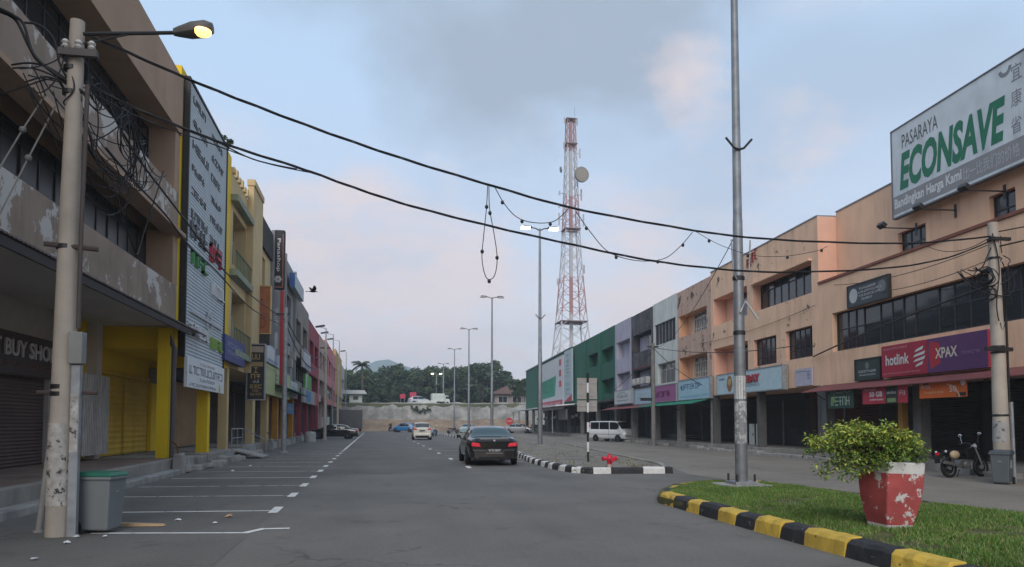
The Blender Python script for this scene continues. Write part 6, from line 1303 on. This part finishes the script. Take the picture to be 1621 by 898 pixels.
# rider on it: one continuous body
pr_ = thing('person', 'rider in dark jacket and pale helmet on the far motorcycle', 'person', (p.x, p.y, 0), R_(20))
SK = [((0, -.15, .78), .16), ((0, -.12, 1.0), .15), ((0, -.05, 1.25), .17), ((0, 0, 1.42), .10), ((0, .02, 1.52), .09), ((0, .03, 1.62), .12), ((-.2, 0, 1.32), .08), ((-.3, .15, 1.12), .06), ((-.28, .33, 1.0), .05), ((.2, 0, 1.32), .08), ((.3, .15, 1.12), .06), ((.28, .33, 1.0), .05), ((-.16, .1, .75), .10), ((-.18, .22, .5), .08), ((-.17, .05, .12), .06), ((.16, .1, .75), .10), ((.18, .22, .5), .08), ((.17, .05, .12), .06), ((-.17, .18, .08), .05), ((.17, .18, .08), .05)]
ED = [(0, 1), (1, 2), (2, 3), (3, 4), (4, 5), (2, 6), (6, 7), (7, 8), (2, 9), (9, 10), (10, 11), (0, 12), (12, 13), (13, 14), (0, 15), (15, 16), (16, 17), (14, 18), (17, 19)]
me = bpy.data.meshes.new('body'); me.from_pydata([v for v, r in SK], ED, []); me.materials.append(flat('rider_clothes', (.03, .03, .035), .8)); o = bpy.data.objects.new('body', me); col.objects.link(o); o.parent = pr_
sm = o.modifiers.new('skin', 'SKIN'); o.modifiers.new('ss', 'SUBSURF').levels = 1
for i, (v, r) in enumerate(SK): me.skin_vertices[0].data[i].radius = (r, r)
me.skin_vertices[0].data[0].use_root = True
MB().ball((0, .03, 1.66), .15, 12).build('helmet', flat('helmet_tan', (.5, .36, .22), .4), pr_, smooth=True)

# ================================================================== BACKGROUND THINGS
# --- stop sign, small boards
p = G(806, 690, .1); t = thing('stop_sign', 'small red octagonal stop sign beyond the black sedan', 'road sign', (p.x, p.y, .1)); D_ = p.y; zc = DY(806, 667, D_).z - .1
MB().tube([(0, 0, 0), (0, 0, zc + .3)], .04, 8).build('post', GALV, t); MB().lathe([(.42, 0), (.42, .03)], 8, (0, -.06, zc), Matrix.Rotation(R_(90), 3, 'X') @ Matrix.Rotation(R_(22.5), 3, 'Z')).build('plate', P('stop_red', (.45, .03, .04)), t); txt(t, 'STOP', -.28, zc - .1, .56, .2, PW, -.095)
GRS_ = 'red signboards on the terrace'
for lab, px0, px1, y0, y1 in (('smaller square red signboard on two legs on the terrace', 633, 641.5, 624, 631), ('larger red signboard on legs above the white car on the terrace', 648.5, 659, 621, 630)):
    Y = 152; a = DY(px0, y1, Y); b = DY(px1, y0, Y); t = thing('signboard', lab, 'sign', (a.x, Y, 5.3), 0, GRS_); w = b.x - a.x; MB().box(0, w, -.05, .05, a.z - 5.3, b.z - 5.3).build('board', P('sign_red', (.42, .04, .07)), t)
    for x in (.15, w - .15): MB().tube([(x, .1, 0), (x, .1, b.z - 5.3)], .05, 6).build('leg', GALV, t)
# --- car and lorry on the terrace
p = DY(664, 641, 151); car('white estate car parked up on the terrace above the wall', (p.x, 152.5, 5.35), R_(-75), flat('silver_white_paint', (.42, .44, .47), .3, var=0, coat=.5), 4.3, 1.75, HT_TOP[:0] + [(-2.1, 1.0), (-2., 1.3), (-1.6, 1.6), (-.3, 1.66), (.3, 1.6), (1.1, 1.1), (1.8, .98), (2.1, .7)], [(-2.1, .95), (1.1, 1.0), (2.1, .7)], [(-2.1, .9), (-1.7, 1.), (1.2, 1.), (2.1, .78)], (-2.02, -1.65, .4, 1.08), (-1.3, 1.35), ((-1.5, -.5), (-.44, .7)))
p = DY(676, 641, 150); t = thing('concrete_block', 'long low white concrete block beside the white car on the terrace', 'block', (p.x, 150.5, 5.3)); MB().box(-1.9, 1.9, -.4, .4, 0, .75).build('block', WHITEB, t, bevel=.05)
p = DY(701, 641, 154); t = thing('lorry', 'white box lorry parked on the terrace under the trees', 'lorry', (p.x, 156, 5.35), R_(-80)); t.scale = (.72, .62, .8); MB().box(-1.1, 1.1, -3.6, .6, .8, 2.9).build('cargo_box', WHITEB, t, bevel=.04); MB().hexa([(-1., .75, .5), (1., .75, .5), (1., 2.5, .5), (-1., 2.5, .5)], [(-.95, .75, 2.4), (.95, .75, 2.4), (.9, 2.0, 2.4), (-.9, 2.0, 2.4)]).build('cab', WHITEB, t, bevel=.05); MB().hexa([(-1.005, .95, 1.6), (1.005, .95, 1.6), (.98, 2.3, 1.5), (-.98, 2.3, 1.5)], [(-.96, .95, 2.2), (.96, .95, 2.2), (.93, 2.12, 2.2), (-.93, 2.12, 2.2)]).build('cab_window', CARGLASS, t)
for y in (-2.3, 1.6):
    for s in (-1, 1): MB().lathe([(.1, -.12), (.42, -.12), (.42, .1), (.2, .12)], 16, (s * .95, y, .42), Matrix.Rotation(R_(90), 3, 'Y')).build('wheel', RUBBER, t, smooth=2)
# --- white kiosk and the house behind the wall
a = DY(553, 641, 153); b = DY(573, 624, 153); t = thing('kiosk', 'small white kiosk with flat overhanging roof on the terrace', 'kiosk', (a.x, 153, 5.3)); w = b.x - a.x; h = b.z - 5.3
MB().box(0, w, 0, 4, 0, h).build('wall', WHITEB, t); MB().hexa([(-2.5, -.9, h + .003), (w + 1., -.9, h + .003), (w + 1., 5, h + .003), (-2.5, 5, h + .003)], [(-2.3, -.7, h + .75), (w + .5, -.7, h + .75), (w + .5, 5, h + .75), (-2.3, 5, h + .75)]).build('roof', flat('pale_roof', (.42, .44, .44)), t); MB().box(w * .3, w * .7, -.02, .05, .9, 1.6).build('window', GLASS2, t)
a = DY(783, 640, 159); t = thing('house', 'low house with brown tiled hip roof and balcony behind the retaining wall', 'house', (a.x, 159, 2.6)); w = 13.; RT = MAT('brown_roof_tiles', (.13, .075, .06), .85, var=.2, scale=2)
MB().box(0, w, 0, 9, 0, 5.2).build('wall', MAT('pale_house_wall', (.30, .27, .25), .85, streak=.5), t)
MB().hexa([(-1.2, -1.2, 5.2), (w + 1, -1.2, 5.2), (w + 1, 10.2, 5.2), (-1.2, 10.2, 5.2)], [(3.6, 4., 7.3), (w - 2, 4., 7.3), (w - 2, 5., 7.3), (3.6, 5., 7.3)]).build('roof', RT, t); MB().box(-1., w, -1.6, -.01, 2.4, 2.6).build('balcony', WHITEB, t); MB().hexa([(-1., -1.8, 2.62), (w, -1.8, 2.62), (w, -.02, 2.9), (-1., -.02, 2.9)], [(-1., -1.8, 2.7), (w, -1.8, 2.7), (w, -.02, 3.1), (-1., -.02, 3.1)]).build('porch_roof', RT, t)
for k in range(5): window(t, .8 + k * 3.1, 2.8 + k * 3.1, 3.3, 4.7, -.05, 2, 1, WHFR, GLASS, .08)
# --- telecom tower
TY = 165.; tb = DY(905, 660, TY); t = thing('telecom_tower', 'tall red and white lattice telecom tower with dish behind the green building', 'tower', (tb.x, TY, 0))
def hw(z): 
    pts = [(0, 5.3), (16, 3.75), (28, 2.7), (40, 1.9), (52, 1.45), (75, .85)]
    return lerp_lin(pts, z)
def lerp_lin(c, x):
    for (a, b), (c2, d) in zip(c, c[1:]):
        if x <= c2: return b + (d - b) * (x - a) / (c2 - a)
    return c[-1][1]
TH = DY(905, 187, TY).z
TM = bpy.data.materials.new('tower_bands'); TM.use_nodes = True; tn = TM.node_tree; co = N(tn, 'ShaderNodeTexCoord'); sp_ = N(tn, 'ShaderNodeSeparateXYZ'); LK(tn, co.outputs['Object'], sp_.inputs[0])
st = N(tn, 'ShaderNodeMath', operation='MODULO'); LK(tn, math_(tn, 'ADD', sp_.outputs[2], 3.), st.inputs[0]); st.inputs[1].default_value = 19.
gt = math_(tn, 'GREATER_THAN', st.outputs[0], 10.5); LK(tn, mix(tn, gt, (.45, .44, .45), (.36, .19, .18)), tn.nodes['Principled BSDF'].inputs['Base Color']); tn.nodes['Principled BSDF'].inputs['Roughness'].default_value = .6
TL = flat('tower_pale_steel', (.40, .38, .38), .6)
lv = [0.]; 
while lv[-1] < TH - 1: lv.append(min(TH, lv[-1] + max(2.2, hw(lv[-1]) * 1.35)))
for sx_, sy_ in ((-1, -1), (1, -1), (1, 1), (-1, 1)): MB().tube([(sx_ * hw(z), sy_ * hw(z), z) for z in lv], [.17 - .08 * z / TH for z in lv], 6).build('leg', TM, t)
for i, (a, b) in enumerate(zip(lv, lv[1:])):
    br = MB(); ha, hb = hw(a), hw(b); r = .085 - .02 * a / TH
    for (x0, y0), (x1, y1) in (((-1, -1), (1, -1)), ((1, -1), (1, 1)), ((1, 1), (-1, 1)), ((-1, 1), (-1, -1))):
        br.tube([(x0 * ha, y0 * ha, a), (x1 * hb, y1 * hb, b)], r, 4); br.tube([(x1 * ha, y1 * ha, a), (x0 * hb, y0 * hb, b)], r, 4); br.tube([(x0 * hb, y0 * hb, b), (x1 * hb, y1 * hb, b)], r * .8, 4)
    o = br.build('bracing', TM, t); o['kind'] = 'stuff'
MB().box(-.36, .36, -.3, .3, 2, TH - 1).build('cable_ladder', TM, t)
for z, k in ((24.5, 1.05), (46, 1.15), (66, 1.25), (TH - .6, 1.3)): h = hw(z) * k; MB().box(-h, h, -h, h, z, z + .18).build('platform', flat('platform_dark', (.17, .11, .11), .7), t)
dz = DY(905, 283, TY).z; dx = DY(914, 283, TY).x - tb.x; M = Matrix.Rotation(R_(90), 3, 'X') @ Matrix.Rotation(R_(12), 3, 'Y')
MB().lathe([(1.75, .9), (1.78, .3), (1.5, .0), (.6, -.3), (.1, -.35)], 26, (dx, -2.6, dz), M).build('dish_antenna', flat('dish_grey', (.22, .20, .17), .6), t, smooth=2); MB().lathe([(1.74, .88), (.001, .95)], 26, (dx, -2.6, dz), M).build('dish_cover', flat('dish_cover', (.25, .225, .185), .7), t)
MB().lathe([(.7, .2), (.7, .0), (.05, -.2)], 16, (-2.7, -1., dz + 1.6), Matrix.Rotation(R_(80), 3, 'Y')).build('dish_antenna', flat('dish_blue_grey', (.16, .19, .22), .6), t, smooth=2)
for x, zz, hh in ((2.1, 63., 2.2), (-1.7, 65., 1.5), (2.4, 53., 2.6), (-2.9, 47., 2.8), (2.9, 47., 2.8), (-2.8, 54, 1.), (-2.9, 51, .8), (3.0, 36, 2.), (-3.3, 33, 1.6), (1.5, TH - 1.8, 1.6), (-1.5, TH - 1.6, 1.4)): 
    MB().box(x - .16, x + .16, -.5, -.3, zz, zz + hh).build('panel_antenna', TL, t); MB().tube([(x, -.3, zz + hh / 2), (math.copysign(hw(zz), x), -.2, zz + hh / 2)], .05, 5).build('antenna_arm', DARKM, t)
MB().tube([(1., 0, TH), (1., 0, TH + 2.6)], .04, 5).build('lightning_rod', GALV, t)
# --- bird
bpnt = DY(495, 462, 30.); t = thing('bird', 'dark bird in flight against the pale sky beside the shop row', 'bird', bpnt, R_(-70)); bb = MB()
rings = [(-.17, .004, 0), (-.11, .025, 0), (-.02, .042, 0), (.07, .036, .006), (.13, .022, .012), (.17, .02, .018), (.205, .004, .012)]; n = 8
for y, r, z in rings:
    for k in range(n): g = 6.283 * k / n; bb.v.append((r * math.cos(g), y, z + r * .85 * math.sin(g)))
for i in range(len(rings) - 1):
    for k in range(n): j = (k + 1) % n; bb.f.append((i * n + k, i * n + j, i * n + n + j, i * n + n + k)); bb.m.append(0)
def wing(s, pts):
    a = len(bb.v); bb.v.extend([(s * x, y, z) for x, y, z in pts] + [(s * x, y, z - .008) for x, y, z in pts]); m = len(pts)
    bb.f.append(tuple(range(a, a + m))); bb.f.append(tuple(reversed(range(a + m, a + 2 * m)))); bb.m.extend([0, 0])
    for k in range(m): j = (k + 1) % m; bb.f.append((a + k, a + m + k, a + m + j, a + j)); bb.m.append(0)
wing(1, [(.02, .08, .02), (.16, .11, .09), (.34, .02, .17), (.38, -.06, .19), (.22, -.06, .12), (.02, -.06, .02)]); wing(-1, [(.02, .08, .02), (.14, .10, .10), (.26, .0, .2), (.28, -.08, .22), (.18, -.07, .13), (.02, -.06, .02)]); wing(1, [(-.03, -.14, 0), (.03, -.14, 0), (.07, -.28, -.01), (-.07, -.28, -.01)])
bb.build('body', flat('bird_dark', (.012, .011, .012), .8), t, smooth=2)
# --- trees
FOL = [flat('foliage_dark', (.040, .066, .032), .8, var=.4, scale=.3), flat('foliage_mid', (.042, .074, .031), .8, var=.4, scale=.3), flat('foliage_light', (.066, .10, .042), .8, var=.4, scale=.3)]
BARK = flat('tree_bark', (.08, .065, .05), .9, var=.3)
def crown(mb, c, rx, ry, rz, nclump, nleaf, size, rs):
    c = Vector(c)
    for i in range(nclump):
        while True:
            v = Vector((rs.uniform(-1, 1), rs.uniform(-1, 1), rs.uniform(-1, 1)))
            if .25 < v.length < 1: break
        v *= (1 / v.length) * rs.uniform(.55, 1.); cc = c + Vector((v.x * rx, v.y * ry, v.z * rz)); cr = rs.uniform(.16, .34) * min(rx, rz) * 1.2
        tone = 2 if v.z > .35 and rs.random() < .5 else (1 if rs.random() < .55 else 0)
        for k in range(nleaf):
            d = Vector((rs.gauss(0, 1), rs.gauss(0, 1), rs.gauss(0, .75))).normalized() * cr * rs.random() ** .4; p_ = cc + d
            a = Vector((rs.gauss(0, 1), rs.gauss(0, 1), rs.gauss(0, .6))).normalized(); b_ = a.orthogonal().normalized(); q_ = a.cross(b_) if rs.random() < .5 else b_; s = size * rs.uniform(.6, 1.4)
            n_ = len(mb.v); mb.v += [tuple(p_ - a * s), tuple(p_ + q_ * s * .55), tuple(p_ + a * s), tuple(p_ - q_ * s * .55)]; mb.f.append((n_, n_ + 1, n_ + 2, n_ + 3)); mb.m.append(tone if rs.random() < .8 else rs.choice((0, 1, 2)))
def tree(label, base, H, rx, rz, ncl, nl, sz, seed, name='tree', trunk=.35, ry=None, group=None):
    rs = random.Random(seed); t = thing(name, label, 'tree', base, 0, group); tr = MB(); tr.tube([(0, 0, -.3), (.1, 0, H * .3), (.25, .1, H * .6), (.2, 0, H * .85)], [trunk, trunk * .75, trunk * .5, trunk * .2], 8)
    for k in range(6): a = rs.uniform(0, 6.28); z = H * rs.uniform(.35, .6); tr.tube([(.15, 0, z), (rx * .35 * math.cos(a), rx * .35 * math.sin(a), z + rz * .35), (rx * .7 * math.cos(a), rx * .7 * math.sin(a), z + rz * .7)], [trunk * .4, trunk * .25, trunk * .08], 6)
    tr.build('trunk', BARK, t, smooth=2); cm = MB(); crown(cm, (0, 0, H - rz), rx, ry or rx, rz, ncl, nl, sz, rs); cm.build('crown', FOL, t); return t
# far wood: reads as one mass
fm = MB(); rs = random.Random(31)
for i in range(64):
    px = 536 + (830 - 536) * (i / 63) + rs.uniform(-4, 4); Y = rs.uniform(172, 205)
    ytop = lerp_lin([(530, 588), (545, 584), (575, 588), (600, 584), (628, 576), (660, 582), (700, 582), (735, 580), (760, 578), (785, 582), (805, 592), (818, 604), (832, 606)], px) + rs.uniform(0, 9)
    p = DY(px, ytop, Y); H = p.z - 5.3; crown(fm, (p.x, Y, p.z - H * .42), rs.uniform(3.5, 5.5), 4., H * .42, 16, 90, .42, rs); crown(fm, (p.x, Y - 3, 5.3 + H * .22), 4., 2.5, H * .28, 10, 70, .42, rs)
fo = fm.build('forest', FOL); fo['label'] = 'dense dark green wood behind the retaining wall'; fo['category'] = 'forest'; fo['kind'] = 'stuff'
p = DY(783, 640, 168); tree('broad dark rounded tree rising above the wood near the green building', (p.x - 1.5, 168, 5.), DY(780, 571, 168).z - 5., 4.8, 5.2, 40, 80, .5, 5)
p = DY(770, 640, 163); tree('broad tree just left of the rounded one, slightly lower', (p.x - 2, 164, 5.), DY(765, 578, 164).z - 5., 4.2, 4.6, 34, 75, .5, 6)
p = DY(628, 640, 185); tree('peaked dark tree cresting the middle of the wood', (p.x, 186, 5.), DY(628, 572, 186).z - 5., 3.6, 4., 26, 70, .5, 7)
for px, yt, lab, sd in ((819, 600, 'small rounded tree between the house and the green building', 8), (829, 596, 'thin tree touching the green building corner', 9)):
    p = DY(px, yt, 150); tree(lab, (p.x, 150, .0), p.z, 1.7, 2.0, 18, 60, .3, sd, trunk=.16)
p = DY(763, 605, 156); tree('narrow pale columnar tree in front of the wood', (p.x, 156, 5.3), p.z - 5.3, .9, 3.4, 20, 60, .28, 12, trunk=.14)
# palm
p = DY(573, 572, 160); H = p.z - 5.3; t = thing('palm_tree', 'tall palm standing above the wood near the shop row', 'palm', (p.x, 160, 5.3)); MB().tube([(0, 0, -.3), (.15, 0, H * .4), (.1, 0, H * .75), (0, 0, H - .6)], [.28, .22, .2, .16], 8).build('trunk', BARK, t, smooth=2)
rs = random.Random(4); 
for k in range(16):
    fr = MB(); a = 6.283 * k / 16 + rs.uniform(-.2, .2); el = rs.uniform(-.3, 1.2); L = rs.uniform(1.9, 2.7); d = Vector((math.cos(a), math.sin(a), 0)); prev = Vector((0, 0, H - .6)); pts = [prev]
    for i in range(1, 8): pts.append(Vector((0, 0, H - .6)) + d * (L * i / 7 * math.cos(el * .6)) + Vector((0, 0, math.sin(el) * L * i / 7 - .9 * (i / 7) ** 2 * L * .6)))
    fr.tube(pts, [.04] * 7 + [.01], 4)
    for i in range(1, 8):
        for s in (-1, 1):
            for f in (0, .5):
                c = pts[i - 1].lerp(pts[i], f); o2 = c + d.cross(Vector((0, 0, 1))) * s * .55 + Vector((0, 0, -.35)); fr.quad(c, c + d * .12, o2 + d * .14, o2)
    fr.build('frond', FOL[0], t)

# --- plywood hoarding, kerbside clutter, left row lamps, wall plants
y0, _ = Lp(270, 660, -2.2); y1, _ = Lp(313, 660, -2.2); t = thing('plywood_hoarding', 'brown plywood hoarding boarding up the shopfront between yellow columns', 'hoarding', onL(y0, .46, -2.15), R_(90)); w = y1 - y0
PLY = MAT('plywood', (.33, .21, .11), .8, var=.15, scale=1.5, streak=.3, dirt=(.2, .12, .06))
for k in range(3): MB().box(w * k / 3 + .01, w * (k + 1) / 3 - .01, 0, .03, .05, 2.75).build('panel', PLY, t)
MB().box(0, w, -.03, -.002, 2.76, 2.86).build('top_batten', PLY, t); MB().box(0, w, -.03, .03, 0, .045).build('bottom_batten', DARKM, t)
p = G(1155, 703, .0); moto('dark motorcycle parked by the pavement left of the steel mast', (p.x - .3, p.y - .3, 0), R_(-80), flat('moto_black', (.012, .012, .013), .3, var=0), False)
p = G(1113, 703); bin_('wheelie_bin', 'small dark bin standing on the kerb below the green awning', (p.x, p.y, 0), R_(-20), MATS['dark_grey_plastic'], MATS['slate_plastic'])
p = G(1083, 703); t = thing('pallet_stack', 'pale low timber trestle lying along the far kerb', 'trestle', (p.x, p.y, 0), R_(-4))
for k in range(3): MB().box(-.6 + .0, .6, -1.6, 1.6, .3 + .16 * k, .36 + .16 * k).build('board', MAT('pale_timber', (.34, .32, .29), .85, streak=.3), t)
for y in (-1.4, 0, 1.4): MB().box(-.5, .5, y - .06, y + .06, 0, .3).build('leg', CONC, t)
for i, px in enumerate((1186, 1197)):
    s, z = Rp(px, 690, -1.2); t = thing('door_panel', ('white door panel leaning in the arcade, left one behind the mast', 'white door panel leaning in the arcade, right one behind the mast')[i], 'panel', onR(s, .35, -1.2), R_(-94)); MB().box(0, .6, 0, .05, 0, 1.15).build('leaf', WHITEB, t); MB().box(.5, .53, -.03, -.002, .5, .65).build('handle', DARKM, t)
for px, hy, Y, lab in ((507, 517, 69.4, 'street lamp head on the pole by the black sedan'), (514, 527, 84., 'street lamp head over the maroon shophouse'), (523, 537, 98., 'street lamp head over the pale peach shophouse'), (543, 556, 121., 'street lamp head over the pink shophouse')):
    h = DY(px, hy, Y); bx_ = P3.x if Y < 70 else -4.6; t = thing('street_lamp', lab, 'street lamp', (bx_, Y, 0), 0, 'street lamps along the bays')
    MB().tube([(0, 0, 0), (0, 0, h.z * .7), (0, 0, h.z - .2), (h.x - bx_ - .2, 0, h.z)], [.07, .06, .05, .03], 8).build('arm_post', GALV, t)
    M = Matrix.Translation((h.x - bx_, 0, h.z)) @ Matrix.Rotation(R_(-10), 4, 'Y'); MB().box(-.42, .42, -.15, .15, -.06, .10, mat=M).build('lamp_head', DARKM, t, bevel=.03)
rs = random.Random(77)
for px, py, r, lab in ((655, 646, .7, 'dark bush sprouting over the retaining wall top below the white car'), (667, 650, .8, 'larger dark bush hanging on the retaining wall face'), (676, 648, .5, 'small bush on the retaining wall next to the larger one')):
    c = DY(px, py, YW + 3.3); t = thing('wall_bush', lab, 'bush', (c.x, c.y, c.z)); cm = MB(); crown(cm, (0, 0, 0), r * 1.5, .5, r * .8, 8, 50, .14, rs); cm.build('foliage', FOL, t); MB().tube([(0, .3, -.3), (0, 0, .1)], .04, 5).build('stem', BARK, t)
t = thing('roof_weed', 'small wild plant growing on top of the grey sign wall', 'plant', onL(32.2, 12.9, -.1)); cm = MB(); crown(cm, (0, 0, .35), .5, .4, .4, 7, 30, .07, rs); cm.build('foliage', FOL, t); MB().tube([(0, 0, -.1), (.05, 0, .35)], .02, 5).build('stem', BARK, t)

for lab, a, b, sag in (('fine wire from the far pole to the peach ledge', P4 + Vector((-.1, 0, 6.3)), onR(27.5, 7.2, .05), .25), ('fine wire from the far pole to the dark plate', P4 + Vector((-.1, 0, 5.9)), onR(24.6, 6.4, .05), .15), ('fine drooping wire from the far pole to the wall by the middle floodlight', P4 + Vector((-.1, 0, 6.5)), onR(22., 7.6, .05), .35), ('fine wire along the peach wall towards the thin pole', onR(29., 6.6, .08), onR(43., 6.4, .08), .2), ('fine wire from the steel mast to the thin pole', Vector((8.9, 17.1, 6.4)), C5, .8)):
    cable(lab, catenary(a, b, sag, 16), .011, name='fine_wire')
# --- evening haze: one closed box of pale air round the place
hz = MB().box(-1600, 1600, -250, 1900, -1.2, 140).build('haze', []); hz.data.materials.clear()
hm = bpy.data.materials.new('haze_air'); hm.use_nodes = True; ht = hm.node_tree; ht.nodes.clear(); ov = N(ht, 'ShaderNodeOutputMaterial'); pv = N(ht, 'ShaderNodeVolumePrincipled'); pv.inputs['Color'].default_value = (.80, .88, 1., 1); pv.inputs['Density'].default_value = HAZE; pv.inputs['Anisotropy'].default_value = .2; LK(ht, pv.outputs[0], ov.inputs['Volume']); hz.data.materials.append(hm)
hz['kind'] = 'stuff'; hz['label'] = 'thin pale evening haze in the air'; hz['category'] = 'haze'
